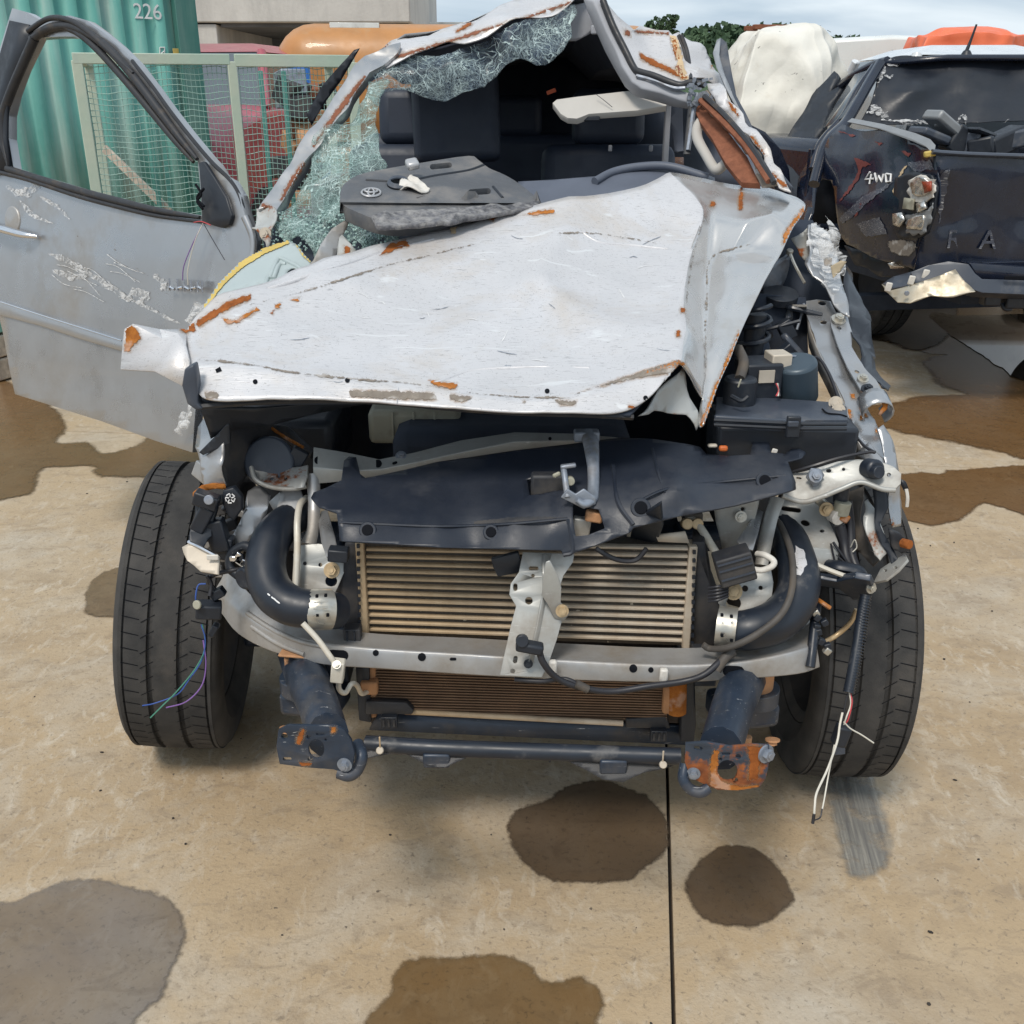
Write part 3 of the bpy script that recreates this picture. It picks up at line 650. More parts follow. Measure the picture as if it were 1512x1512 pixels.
cl = [(963, 40, 0.75), (972, 33, 0.7), (980, 36, 0.6), (988, 30, 0.7), (995, 27, 0.45), (968, 44, 0.6), (985, 44, 0.5), (993, 37, 0.35), (994, 49, 0.5), (960, 36, .35)]
for u, v, r_ in cl: tubebm(bm, [fork, P(u, v + 3, 110)], [0.09, 0.04], 5, 2)
from_bm('trunk', bm, M['bark'], tree)
bm = bmesh.new()
for u, v, r_ in cl: leafcloud(bm, P(u, v, 110), r_, 70, 0.17, rnd, 0.7)
from_bm('crown', bm, M['leaf'], tree, smooth=None)

# ---------------------------------------------------------------- unfinished grey building
BY = 17.0
def BX(u, v=60): return P(u, v, BY).x
def BZ(v, u=450): return P(u, v, BY).z
zs = BZ(33); xr = BX(607)
bl = empty('building', (BX(450), BY, 0), 'unfinished grey rendered building with overhanging upper floor and dark recess', 'building')
xl = BX(200)
box('upper_wall', ((xl + xr) / 2, BY + 3.0, zs + 1.6), (xr - xl, 6.0, 3.2), M['stucco'], bl, bevel=0.02)
box('wall_pier', ((xl + BX(320)) / 2, BY + 2.0, zs / 2 - 0.01), (BX(320) - xl, 3.9, zs - 0.02), M['stucco'], bl, bevel=0.02)
box('recess_wall', ((BX(320) + BX(600)) / 2 , BY + 4.6, zs / 2 - 0.01), (BX(600) - BX(320) + 1.2, 0.2, zs - 0.02), M['recess_shade'], bl, bevel=0.01)
for u0, u1 in ((498, 515), (552, 571)):
    box('column', ((BX(u0) + BX(u1)) / 2, BY + 0.35, zs / 2 - 0.01), (BX(u1) - BX(u0), 0.3, zs - 0.02), M['stucco'], bl, bevel=0.01)
box('low_wall', ((BX(330) + BX(600)) / 2, BY + 2.3, 0.66), (BX(600) - BX(330), 0.15, 1.32), M['recess_shade'], bl, bevel=0.01)
box('soffit', ((BX(320) + BX(605)) / 2, BY + 2.4, zs - 0.03), (BX(600) - BX(322), 4.4, 0.05), M['recess_shade'], bl, bevel=0)
w0, w1 = P(402, 82, BY + 2.3), P(475, 97, BY + 2.3)
wn = box('window', ((w0.x + w1.x) / 2, BY + 4.47, (w0.z + w1.z) / 2), ((w1.x - w0.x) * 1.15, 0.10, w0.z - w1.z), M['hole'], bl)
box('window_frame', ((w0.x + w1.x) / 2, BY + 4.44, w0.z + 0.02), (w1.x - w0.x + 0.1, 0.12, 0.05), M['stucco'], wn)
box('rear_block', (xr + 1.2, BY + 6, 1.35), (5.5, 3, 2.7), M['stucco'], bl, bevel=0.02)
a = P(575, 40, BY + 3)
box('roof_edge', (a.x + .8, BY + 4.2, 2.78), (4.2, 0.5, 0.12), M['van_white'], bl, bevel=0.01)

# ---------------------------------------------------------------- green shipping container
c0, c1 = P(262, 100, 8.6), P(-420, 100, 6.6)
cr_ = V((c0.x, c0.y, 0)); cl_ = V((c1.x, c1.y, 0)); cdv = (cl_ - cr_).normalized(); cn = V((cdv.y, -cdv.x, 0))
if cn.y > 0: cn = -cn
ctn = empty('shipping_container', (cr_.x, cr_.y, 0), 'green corrugated steel shipping container with worn white numbers', 'container')
L = (cl_ - cr_).length; pit, dep, HT = 0.165, 0.034, 2.55
vsx = []; x = 0
while x < L:
    for f_, d_ in ((0, 0), (0.36, 0), (0.5, 1), (0.86, 1)): vsx.append((x + f_ * pit, d_ * dep))
    x += pit
verts = []; faces = []
for (s_, d_) in vsx:
    for z in (0.18, HT - 0.06): verts.append(cr_ + cdv * s_ + cn * d_ + V((0, 0, z)))
for i in range(len(vsx) - 1): faces.append((i * 2, i * 2 + 2, i * 2 + 3, i * 2 + 1))
mk('corrugated_wall', verts, faces, M['container'], ctn, smooth=20, solid=0.004)
def along(s_, out_=0.0, z=0.0): return cr_ + cdv * s_ + cn * out_ + V((0, 0, z))
rotc = frame(cdv, cn if False else -cn)
for s_, wd in ((-0.09, 0.17), (L + 0.05, 0.1)):
    box('corner_post', along(s_, 0.0, HT / 2), (wd, 0.14, HT), M['container_dark'], ctn, frame(cdv, cn))
box('top_rail', along(L / 2, 0.01, HT - 0.03), (L, 0.1, 0.1), M['container'], ctn, frame(cdv, cn))
box('bottom_rail', along(L / 2, 0.01, 0.10), (L, 0.1, 0.17), M['container'], ctn, frame(cdv, cn))
pe = along(-0.175, 0, 0); dirb = V((cn.x, cn.y, 0)) * -1
box('end_wall', along(-0.10, -1.2, HT / 2), (0.06, 2.3, HT - 0.1), M['container'], ctn, frame(cdv, cn))
box('roof', along(L / 2, -1.2, HT + 0.0), (L, 2.4, 0.05), M['container'], ctn, frame(cdv, cn))
def text_on(name, s, origin, xdir, ydir, size, mat, parent, ext=0.001):
    cu = bpy.data.curves.new('t', 'FONT'); cu.body = s; cu.size = size; cu.extrude = ext
    o = bpy.data.objects.new('t', cu); COL.objects.link(o); dg = bpy.context.evaluated_depsgraph_get(); dg.update()
    me = bpy.data.meshes.new_from_object(o.evaluated_get(dg)); bpy.data.objects.remove(o); bpy.data.curves.remove(cu)
    f = frame(xdir, ydir); me.transform(Matrix.Translation(origin) @ f.to_4x4())
    return link_mesh(name, me, mat, parent)
plc = lambda u, v: None
def on_cont(u, v, off=0.04):
    d = ray(u, v); o = V((0, 0, CAMH)); q = cr_ + cn * off; t = (q - o).dot(cn) / d.dot(cn); return o + d * t
hgt = (on_cont(205, 2) - on_cont(205, 26)).length
text_on('number', '226', on_cont(198, 27), -cdv, V((0, 0, 1)), hgt * 1.35, M['white_print'], ctn)
q0, q1 = on_cont(236, 69), on_cont(243, 86)
bm = bmesh.new()
for a_, b_ in (((236, 70), (243, 70)), ((243, 70), (243, 86)), ((243, 86), (236, 86)), ((236, 86), (236, 70)), ((238, 79), (243, 75))): tubebm(bm, [on_cont(*a_), on_cont(*b_)], 0.004, 5, 0)
from_bm('stencil_mark', bm, M['white_print'], ctn)
box('yellow_tag', on_cont(260, 78), (0.05, 0.004, 0.06), M['sealant'], ctn, frame(cdv, cn))

# ---------------------------------------------------------------- wire-mesh stillage
KY = 6.1
k0, k1, k2 = P(104, 86, 5.9), P(342, 92, 6.15), P(520, 103, 6.35)
cage = empty('wire_cage', (k1.x, k1.y, 0), 'tall wire mesh stillage cage with pale green steel frame', 'cage')
kd = (k2 - k0); kd.z = 0; kd.normalize(); kn = V((kd.y, -kd.x, 0)); zt = k0.z
def kp(s_, z, o_=0): return V((k0.x, k0.y, 0)) + kd * s_ + kn * o_ + V((0, 0, z))
Lk = (k2 - k0).length; sm_ = (k1 - k0).length
fr = frame(kd, kn)
for s_, wd in ((0.03, 0.055), (sm_, 0.05), (Lk, 0.055)): box('post', kp(s_, zt / 2 + .02), (wd, 0.05, zt - 0.06), M['cage_frame'], cage, fr)
box('top_rail', kp(sm_ / 2, zt), (sm_ - 0.02, 0.052, 0.055), M['cage_frame'], cage, fr)
box('top_rail', kp((sm_ + Lk) / 2, zt - 0.004), (Lk - sm_ - 0.03, 0.052, 0.065), M['cage_frame'], cage, fr)
box('bottom_rail', kp(Lk / 2, 0.09), (Lk, 0.056, 0.06), M['cage_frame'], cage, fr)
for s_ in (sm_ * 0.50, sm_ * 0.42, sm_ + (Lk - sm_) * 0.27, sm_ + (Lk - sm_) * 0.47): box('inner_bar', kp(s_, zt / 2, -0.35), (0.028, 0.02, zt - 0.1), M['cage_bar'], cage, fr)
for (sa, sb) in ((0.06, sm_ - 0.03), (sm_ + 0.03, Lk - 0.03)):
    bm = bmesh.new(); x = sa; rnd = random.Random(int(sa * 100)); ph = rnd.uniform(0, 6)
    def wav(s_, z): return 0.012 * math.sin(s_ * 7 + ph) * math.sin(z * 5) + 0.004 * math.sin(z * 31 + s_ * 9)
    while x < sb:
        tubebm(bm, [kp(x + 0.004 * math.sin(z * 9 + x * 20), z, 0.0 + wav(x, z)) for z in [0.12 + (zt - 0.15) * i / 9 for i in range(10)]], 0.0017, 4, 0); x += 0.0245
    z = 0.14
    while z < zt - 0.03:
        tubebm(bm, [kp(sa + (sb - sa) * i / 14, z + 0.009 * math.sin(i * 1.3 + z * 13) * (1 if rnd.random() < .5 else .4), 0.004 + wav(sa + (sb - sa) * i / 14, z)) for i in range(15)], 0.0019, 4, 0); z += 0.032
    tag(from_bm('wire_mesh', bm, M['wire'], cage), kind='stuff')
# depth sides of the cage so it stands as a box
box('side_rail', kp(0.03, zt, -0.5), (0.05, 0.9, 0.05), M['cage_frame'], cage, fr); box('side_rail', kp(Lk, zt, -0.5), (0.05, 0.9, 0.05), M['cage_frame'], cage, fr)
for s_ in (0.03, Lk): box('post', kp(s_, zt / 2 + .02, -0.95), (0.05, 0.05, zt - 0.06), M['cage_frame'], cage, fr)
pk0, pk1 = P(154, 219, 6.6), P(252, 314, 6.35)
tag(box('wooden_batten', (pk0 + pk1) / 2, ((pk1 - pk0).length + 1.2 * 0, 0.02, 0.05), M['wood_grey'], None, frame(pk1 - pk0, V((0.2, 1, 0.1)))), 'grey wooden batten leaning inside the wire cage', 'batten')
box_ = box('timber_block', P(395, 285, 7.0) - V((0, 0, .12)), (0.7, 0.5, 0.3), M['wood_pale'], None, rz(8)); box_.location.z = 0.15
bx0 = P(395, 290, 7.0)
box_.scale = (1, 1, 1); tag(box_, 'pale timber block on the ground behind the wire cage', 'timber')
lp = G(-10, 560); tb_ = empty('timber_stack', (lp.x - .25, lp.y + .3, 0), 'weathered timber stack with green painted strip beside the open door', 'timber')
for k, (zz, hh, mm) in enumerate(((0.075, 0.13, 'wood_grey'), (0.215, 0.13, 'wood_grey'), (0.33, 0.07, 'container'), (0.45, 0.14, 'wood_pale'))):
    box('timber', (lp.x - 0.25, lp.y + 0.3, zz), (0.9, 0.5, hh), M[mm], tb_, rz(-20 + k), bevel=0.01)

# ---------------------------------------------------------------- cars far behind, built as bodies with roof, glass and wheels
def car(name, loc, ang, Lc, Wc, Hc, mat, label, cat='car', hood=0.28, rear=0.12, belt=0.58, glass=None):
    root = empty(name, loc, label, cat); rt = Matrix.Translation(V(loc)) @ rz(ang).to_4x4()
    def W(x, y, z): return rt @ V((x, y, z))
    w2 = Wc / 2; zb = Hc * belt; st = [(-Lc / 2, 0.86, 0.28, zb * 0.82), (-Lc / 2 + .12, 0.95, 0.22, zb * 0.95), (-Lc / 4, 1, 0.2, zb), (Lc / 4, 1, 0.2, zb), (Lc / 2 - 0.5, 0.97, 0.2, zb * 0.93), (Lc / 2 - .1, 0.9, 0.24, zb * 0.82), (Lc / 2, 0.8, 0.3, zb * 0.7)]
    rows = []
    for (x, k, z0, z1) in st:
        rows.append([W(x, -w2 * k * .9, z0), W(x, -w2 * k, (z0 + z1) / 2), W(x, -w2 * k * .95, z1 * .95), W(x, -w2 * k * .8, z1), W(x, w2 * k * .8, z1), W(x, w2 * k * .95, z1 * .95), W(x, w2 * k, (z0 + z1) / 2), W(x, w2 * k * .9, z0)])
    loft('body', rows, mat, root, closed=True, caps=True, raw=True, bevel=0.03)
    xa, xb = -Lc / 2 + rear * Lc, Lc / 2 - hood * Lc; xc, xd = xa + 0.22 * (Hc - zb) * 2, xb - 0.45
    def ring(x, z, k): return [W(x, -w2 * k, z), W(x, w2 * k, z)]
    b = [W(xa, -w2 * .86, zb - .03), W(xb, -w2 * .86, zb - .03), W(xb, w2 * .86, zb - .03), W(xa, w2 * .86, zb - .03)]
    t = [W(xc, -w2 * .68, Hc - .05), W(xd, -w2 * .68, Hc - .05), W(xd, w2 * .68, Hc - .05), W(xc, w2 * .68, Hc - .05)]
    mk('roof', t + [V(p) + V((0, 0, .09)) * 1 for p in [t[0].lerp(t[2], .2), t[1].lerp(t[3], .2), t[2].lerp(t[0], .2), t[3].lerp(t[1], .2)]],
       [(0, 1, 5, 4), (1, 2, 6, 5), (2, 3, 7, 6), (3, 0, 4, 7), (4, 5, 6, 7), (3, 2, 1, 0)], mat, root, smooth=50, bevel=0.02)
    for i in range(4): tube('pillar', [b[i], t[i]], 0.045, mat, root, smooth=0, seg=8)
    for i in range(4):
        j = (i + 1) % 4; cc = (b[i] + b[j] + t[i] + t[j]) / 4
        mk('window', [p.lerp(cc, .03) for p in (b[i], b[j], t[j], t[i])], [(0, 1, 2, 3)], glass or M['glass_car'], root, solid=0.006)
    for sx in (-.31, .31):
        for sy in (-1, 1):
            c = W(sx * Lc, sy * (w2 - .1), 0.31); wh = cyl('wheel', c, rt.to_3x3() @ V((0, 1, 0)), 0.31, 0.2, M['tyre'], root, 24, bevel=0.02)
            cyl('rim', c, rt.to_3x3() @ V((0, 1, 0)), 0.19, 0.21, M['steel_dull'], wh, 16)
    return root, W
a = P(372, 160, 9.5); red, RW = car('red_car', (a.x - .62, 10.9, 0.24), -97, 4.2, 1.72, 1.80, M['red_car'], 'faded red car behind the wire cage', hood=.3, rear=.05, belt=.72)
for dx in (-.6, .6): tag(box('support_block', (a.x - .62 + dx, 9.6, .12), (.35, .3, .23), M['wood_grey'], None), 'timber block propping up the faded red car', 'timber', 'blocks under the red car')
a = P(520, 90, 12.0); car('orange_car', (a.x + 1.35, 12.4, 0.0), 190, 4.4, 1.75, 1.9, M['orange_car'], 'ochre orange car behind the cage and crushed pillar', hood=.04, rear=.06, belt=.62, glass=M['orange_car'])
oc = [o for o in COL.objects if o.name == 'orange_car'][0]; oc_p = V((a.x + 1.35, 12.4, 0))
bm = bmesh.new(); boxbm(bm, oc_p + V((-.05, -.1, 1.72)), (4.2, 1.9, 1.15), rz(6)); mods(from_bm('cab_shell', bm, M['orange_car'], oc, smooth=60), bevel=.42, seg=6); box('white_panel', oc_p + V((-1.25, -.75, 2.27)), (.5, .4, .05), M['van_white'], oc, rz(6))
for (u, v, Y, r_) in ((388, 77, 13.6, .20), (404, 92, 12.9, .2), (440, 96, 11.5, .32)):
    a = P(u, v, Y); cyl('blue_drum', (a.x, a.y, a.z / 2), (0, 0, 1), r_ * 1.15, a.z, M['blue_drum'], None, 28, bevel=0.03)
for o, lb_ in zip([o for o in COL.objects if o.name.startswith('blue_drum')], ('tall narrow blue drum farthest back by the building recess', 'narrow blue plastic drum close behind the faded red car', 'wide blue plastic drum next to the rusty scrap pile')): tag(o, lb_, 'drum', 'blue drums behind the cage')
rnd = random.Random(8)
jk = empty('scrap_pile', (P(455, 200, 8.6).x, 8.6, 0), 'pile of rusty engine scrap behind the cage beside the red car', 'scrap')
for k in range(16):
    a = P(rnd.uniform(425, 485), rnd.uniform(120, 300), 8.6 + rnd.uniform(-.2, .4))
    box('scrap_block', (a.x, a.y, max(a.z, .08)), (rnd.uniform(.1, .35), rnd.uniform(.1, .3), rnd.uniform(.06, .22)), M[rnd.choice(['rust_brown', 'clay', 'steel_dull', 'black_dusty'])], jk, rz(rnd.uniform(0, 90)) @ rx(rnd.uniform(-30, 30)), bevel=0.012)

# ---------------------------------------------------------------- covered vehicle, vans and orange tarp on the right
def tarp(name, base_pts, prof, mat, label, cat, seed, amp=.05):
    """draped cover: rings from the ground edge up over the load"""
    rows = []; n = 160; cx = sum(p[0] for p in base_pts) / len(base_pts); cy = sum(p[1] for p in base_pts) / len(base_pts)
    lp = [V((p[0], p[1], 0)) for p in base_pts]; per = []
    for i in range(len(lp)):
        for k in range(n // len(lp)): per.append(lp[i].lerp(lp[(i + 1) % len(lp)], k / (n // len(lp))))
    c = V((cx, cy, 0)); per = [c + (p - c).normalized() * ((p - c).length * .65 + .35 * sum((q - c).length for q in lp) / len(lp)) for p in per]
    pf_ = []
    for (ka, za), (kb, zb_) in zip(prof[:-1], prof[1:]):
        for t_ in range(3): pf_.append((ka + (kb - ka) * t_ / 3, za + (zb_ - za) * t_ / 3))
    for (k, z) in pf_ + [prof[-1]]:
        r_ = []
        for i, p in enumerate(per):
            q = c + (p - c) * k; q.z = z
            nn = .5 * noise.noise(V((q.x * 1.3, q.y * 1.3, z * 1.2 + seed))) - 1.0 * abs(noise.noise(V((q.x * 1.7 + z * .8, q.y * 1.7, z * 1.5 + seed)))) + .15 - .45 * abs(noise.noise(V((q.x * 3.6 - z * 2, q.y * 3.6, z * 2.6 + seed)))) + .12 * noise.noise(V((q.x * 9, q.y * 9, z * 9)))
            q += (p - c).normalized() * nn * amp * 2 * (0.4 + k) + V((0, 0, nn * amp * (1 if z > .3 else 0)))
            r_.append(q)
        rows.append(r_)
    o = loft(name, rows, mat, None, closed=True, caps=True, raw=True, smooth=60, sub=1); return tag(o, label, cat)
tl, tr = P(1076, 150, 8.6), P(1238, 150, 8.6); ztop = P(1150, 37, 9.2).z
tarp('covered_vehicle', [(tl.x, 8.3), (tr.x - .08, 8.3), (tr.x * 1.08, 10.4), (tl.x * 1.27, 10.4)], [(1.02, 0.0), (1.04, 0.25), (1.03, 0.6), (1.02, .95), (1.0, 1.3), (.98, 1.55), (.92, ztop - .45), (.84, ztop - .28), (.74, ztop - .14), (.62, ztop - .05), (.45, ztop), (.2, ztop + .01)], M['tarp_white'], 'vehicle shrouded in a dirty white tarpaulin', 'tarpaulin', 3.1, .06)
a = P(1135, 40, 8.9); fr_ = empty('roof_frame', (a.x, a.y, a.z - .04), 'broken roof rack lying on the white tarpaulin', 'roof rack')
for dx, dy, dz, ln in ((-.14, 0, .02, .1), (.02, 0, .03, .3), (.12, .05, .0, .12)): box('rack_bar', (a.x + dx, a.y + dy, a.z + dz - .03), (ln, .05, .035), M['rust_brown'], fr_, rz(10))
def van(name, loc, ang, mat, label, Lc=4.6, Wc=1.9, Hc=2.1):
    root = empty(name, loc, label, 'van'); rt = Matrix.Translation(V(loc)) @ rz(ang).to_4x4(); W = lambda x, y, z: rt @ V((x, y, z)); w2 = Wc / 2
    prof = [(-w2 * .96, .35), (-w2, .9), (-w2 * .97, 1.2), (-w2 * .86, Hc - .18), (-w2 * .7, Hc - .04), (0, Hc), (w2 * .7, Hc - .04), (w2 * .86, Hc - .18), (w2 * .97, 1.2), (w2, .9), (w2 * .96, .35)]
    loft('body', [[W(x, y * k, z if z < 1 else 1 + (z - 1) * kz) for y, z in prof] for x, k, kz in ((-Lc / 2, .95, .97), (-Lc / 2 + .1, 1, 1), (Lc / 2 - 1.3, 1, 1), (Lc / 2 - .6, .98, .55), (Lc / 2, .9, .1))], mat, root, caps=True, raw=True, bevel=.02)
    mk('rear_window', [W(-Lc / 2 + .015 - .03, y, z) for y, z in ((-.7, 1.25), (.7, 1.25), (.62, 1.75), (-.62, 1.75))], [(0, 1, 2, 3)], M['glass_car'], root, solid=.01)
    for y, z, sx, sz in ((0, 1.4, .015, 1.5), (-w2 * .8, 1.0, .02, .8)): box('panel_seam', W(-Lc / 2 - .004, y, z), (.01, sx, sz), M['hole'], root, rz(ang), bevel=0)
    for sx in (-.32, .32):
        for sy in (-1, 1): cyl('wheel', W(sx * Lc, sy * (w2 - .12), .32), rt.to_3x3() @ V((0, 1, 0)), .32, .2, M['tyre'], root, 24, bevel=.02)
    return W
a = P(1308, 75, 12.5); VW = van('white_van', (a.x + 1.15, 17.0, 0), 82, M['van_white'], 'white van parked behind the dark pickup, half under orange tarp', 4.6, 2.3, 2.34)
a = P(1395, 58, 12.0)
zt_ = P(1395, 41, 13.2).z; x0, x1 = P(1322, 70, 13).x, P(1464, 80, 13).x
tarp('orange_tarp', [(x0, 12.3), (x1, 12.3), (x1 * 1.1, 14.0), (x0 * 1.15, 14.0)], [(1.0, 1.7), (1.0, 1.9), (.98, 2.1), (.93, 2.25), (.8, zt_ - .1), (.55, zt_ - .02), (.2, zt_)], M['tarp_orange'], 'bright orange tarpaulin draped over a load on the van', 'tarpaulin', 9.4, .05)
x0 = P(1395, 70, 10.0).x
car('silver_car', (x0 + .25, 10.9, 0.12), 86, 4.2, 1.75, P(1390, 66, 10.0).z - .17, M['car_silver'], 'silver car with curved roof behind the dark pickup', hood=.25, rear=.06, belt=.6)
a = P(1540, 60, 14); van('white_van', (a.x + .75, 16, 0), 90, M['van_white'], 'white van at the yard edge beyond the orange tarpaulin', 4.6, 1.9, 2.25)
# ================================================================ wrecked silver pickup
T = empty('wrecked_pickup', (0, 2.4, 0), 'silver pickup truck with crushed roof, crumpled hood and stripped front end', 'pickup truck')
# ---- wheels
def lathe(bm, prof, seg, mat4, closed=True):
    rings = []
    for k in range(seg):
        a = k * 2 * math.pi / seg
        rings.append([bm.verts.new(mat4 @ V((x, r * math.cos(a), r * math.sin(a)))) for x, r in prof])
    m = len(prof)
    for k in range(seg):
        for j in range(m if closed else m - 1):
            bm.faces.new((rings[k][j], rings[k][(j + 1) % m], rings[(k + 1) % seg][(j + 1) % m], rings[(k + 1) % seg][j]))
def wheel(c, width, rad, steer, camber=0, parent=T, lug=True, seed=1):
    w_ = empty('wheel', c, parent=parent); Mx = Matrix.Translation(V(c)) @ rz(steer).to_4x4() @ ry(camber).to_4x4(); h = width / 2
    g = 0.0065; gd = 0.011; pr = [(-h * .72, rad * .66), (-h * .98, rad * .78), (-h * 1.0, rad * .86), (-h * .985, rad * .915), (-h * .94, rad * .952), (-h * .87, rad * .976), (-h * .78, rad * .989)]
    for gx in (-.46, -.16, .16, .46):
        x = gx * width * .86
        pr += [(x - g, rad * (1 - .018 * abs(gx))), (x - g * .8, rad - gd), (x + g * .8, rad - gd), (x + g, rad * (1 - .018 * abs(gx)))]
    pr += [(h * .78, rad * .989), (h * .87, rad * .976), (h * .94, rad * .952), (h * .985, rad * .915), (h * 1.0, rad * .86), (h * .98, rad * .78), (h * .72, rad * .66)]
    bm = bmesh.new(); lathe(bm, pr, 96, Mx)
    t = from_bm('tyre', bm, M['tyre'], w_, smooth=28)
    # cross sipes: thin dark cuts standing as narrow recessed strips on the ribs
    bm = bmesh.new(); n = 64
    xs = [(-.84, -.50), (-.43, -.19), (.19, .43), (.50, .84)]
    for k in range(n):
        for j, (xa, xb) in enumerate(xs):
            a0 = (k + (j * .37) % 1) * 2 * math.pi / n; sl = (.02, -.05, -.05, .02)[j]
            for q in range(3):
                t0, t1 = q / 3, (q + 1) / 3
                x0, x1 = (xa + (xb - xa) * t0) * h * (.93 if abs(xa) > .45 else .86 / .86), (xa + (xb - xa) * t1) * h * (.93 if abs(xa) > .45 else 1)
                rr = rad * 1.0006 if j in (1, 2) else rad * .9965
                p = [Mx @ V((x0, rr * math.cos(a0 + sl * t0 - .0028), rr * math.sin(a0 + sl * t0 - .0028))), Mx @ V((x1, rr * math.cos(a0 + sl * t1 - .0028), rr * math.sin(a0 + sl * t1 - .0028))),
                     Mx @ V((x1, rr * math.cos(a0 + sl * t1 + .0028), rr * math.sin(a0 + sl * t1 + .0028))), Mx @ V((x0, rr * math.cos(a0 + sl * t0 + .0028), rr * math.sin(a0 + sl * t0 + .0028)))]
                bm.faces.new([bm.verts.new(v) for v in p])
    from_bm('tread_sipes', bm, M['hole'], t, smooth=None)['kind'] = 'stuff'
    bm = bmesh.new(); rp = [(-h * .7, rad * .655), (-h * .6, rad * .60), (-.02, rad * .56), (h * .6, rad * .6), (h * .7, rad * .655), (h * .6, rad * .575), (h * .5, rad * .5), (h * .55, rad * .1), (h * .45, rad * .1), (h * .4, rad * .48), (-.02, rad * .54), (-h * .58, rad * .585)]
    lathe(bm, rp, 40, Mx); from_bm('rim', bm, M['black_dusty'], w_, smooth=30)
    bm = bmesh.new(); ax = Mx.to_3x3() @ V((1, 0, 0)); cylbm(bm, Mx @ V((0, 0, 0)), ax, rad * .42, .03, 32); from_bm('brake_disc', bm, M['void'], w_)
    return w_
WL = P(238, 940, 2.0); 
wheel((-0.850, 2.43, 0.378), 0.25, 0.38, 5, 6)
wheel((0.822, 2.31, 0.378), 0.235, 0.38, -3)
for x in (-0.75, 0.75): wheel((x, 5.35, 0.378), 0.245, 0.38, 0)
# ---- chassis
plb = lambda *p: [P(*q) for q in p]
for s, pts in ((-1, ((437, 955, 2.05), (455, 1005, 1.80), (470, 1040, 1.68), (484, 1085, 1.545))), (1, ((1120, 955, 2.0), (1095, 1010, 1.75), (1080, 1050, 1.62), (1064, 1105, 1.49)))):
    bm = bmesh.new(); tubebm(bm, [P(*q) for q in pts], [.046, .044, .040, .038], 12, 5, 1.15); from_bm('frame_rail', bm, M['frame_blue'], T)
box('frame_rail', (-.40, 4.0, .52), (.09, 4.2, .14), M['frame_blue'], T); box('frame_rail', (.40, 4.0, .52), (.09, 4.2, .14), M['frame_blue'], T)
# front end plates
pl1 = Pl((412, 1075, 1.50), (520, 1085, 1.48), (470, 1135, 1.485))
p1 = plate('end_plate', [(411, 1078), (424, 1071), (494, 1072), (508, 1078), (518, 1093), (523, 1112), (520, 1134), (508, 1141), (492, 1136), (450, 1133), (413, 1128), (408, 1102)], pl1, M['frame_blue'], T,
           [circ(467, 1106, 12, 15), slot(473, 1084, 13, 4), circ(456, 1088, 3.5), circ(458, 1121, 4), circ(420, 1087, 5), circ(481, 1092, 2), slot(424, 1121, 13, 6)], .006, .0015)
bolt(pl1.at(509, 1129), pl1.n, .009, M['steel_dull'], p1)
for q, m_ in (([(446, 1076), (450, 1075), (447, 1090), (442, 1100), (438, 1098), (441, 1085)], 'rust'), ([(489, 1073), (496, 1073), (495, 1081), (490, 1083)], 'rust_bright'), ([(440, 1125), (462, 1127), (458, 1130), (444, 1130)], 'rust')):
    patch('rust_patch', q, bvh_of([p1]), M[m_], p1, 4, .0008, .8)
tubeP('tow_hook', [(528, 1098, 1.53), (534, 1115, 1.50), (528, 1136, 1.49), (515, 1145, 1.48), (500, 1141, 1.485)], .011, M['frame_blue'], T, seg=10)
pl2 = Pl((1012, 1100, 1.46), (1130, 1105, 1.44), (1070, 1160, 1.445))
p2 = plate('end_plate', [(1012, 1098), (1042, 1096), (1078, 1103), (1110, 1100), (1136, 1101), (1136, 1125), (1131, 1148), (1122, 1162), (1090, 1167), (1060, 1166), (1040, 1158), (1020, 1148), (1011, 1125)], pl2, M['frame_rust'], T,
           [circ(1074, 1138, 15, 16), slot(1031, 1105, 13, 6, 8), slot(1072, 1113, 13, 4), circ(1090, 1117, 4), circ(1086, 1152, 4), circ(1064, 1121, 2.5)], .006, .0015)
bolt(pl2.at(1024, 1142), pl2.n, .008, M['steel_dull'], p2); bolt(pl2.at(1131, 1113), V((.5, -.8, .1)), .011, M['steel_dull'], p2)
b2 = bvh_of([p2])
for q, m_ in (([(1056, 1105), (1060, 1108), (1062, 1150), (1075, 1158), (1100, 1162), (1122, 1158), (1120, 1166), (1080, 1167), (1048, 1161), (1050, 1125)], 'rust_bright'), ([(1103, 1102), (1126, 1102), (1122, 1120), (1118, 1150), (1105, 1153), (1108, 1125)], 'rust')):
    patch('rust_patch', q, b2, M[m_], p2, 4, .0008, 1.2, 4)
tubeP('tow_hook', [(1012, 1128, 1.47), (1009, 1150, 1.455), (1019, 1165, 1.45), (1034, 1170, 1.445), (1046, 1163, 1.45)], .010, M['frame_blue'], T, seg=10)
# body mounts under the beam
for (u, v, Y, s) in ((445, 985, 1.86, -1), (1118, 1000, 1.80, 1)):
    a = P(u, v, Y); mnt = cyl('body_mount', a, (0, 0, 1), .034, .05, M['clay'], T, 20); cyl('mount_cup', a - V((0, 0, .038)), (0, 0, 1), .048, .035, M['frame_blue'], T, 24)
    box('mount_bracket', a - V((-s * -.02, -.02, .085)), (.13, .1, .055), M['frame_blue'], T, rz(12 * s), bevel=.012); cyl('mount_stud', a - V((.02 * s, .05, .135)), (0, 0, 1), .009, .05, M['clay'], T, 10)
    bolt(a - V((-.03 * s, .055, .115)), (0, -.3, -1), .010, M['clay'], T)
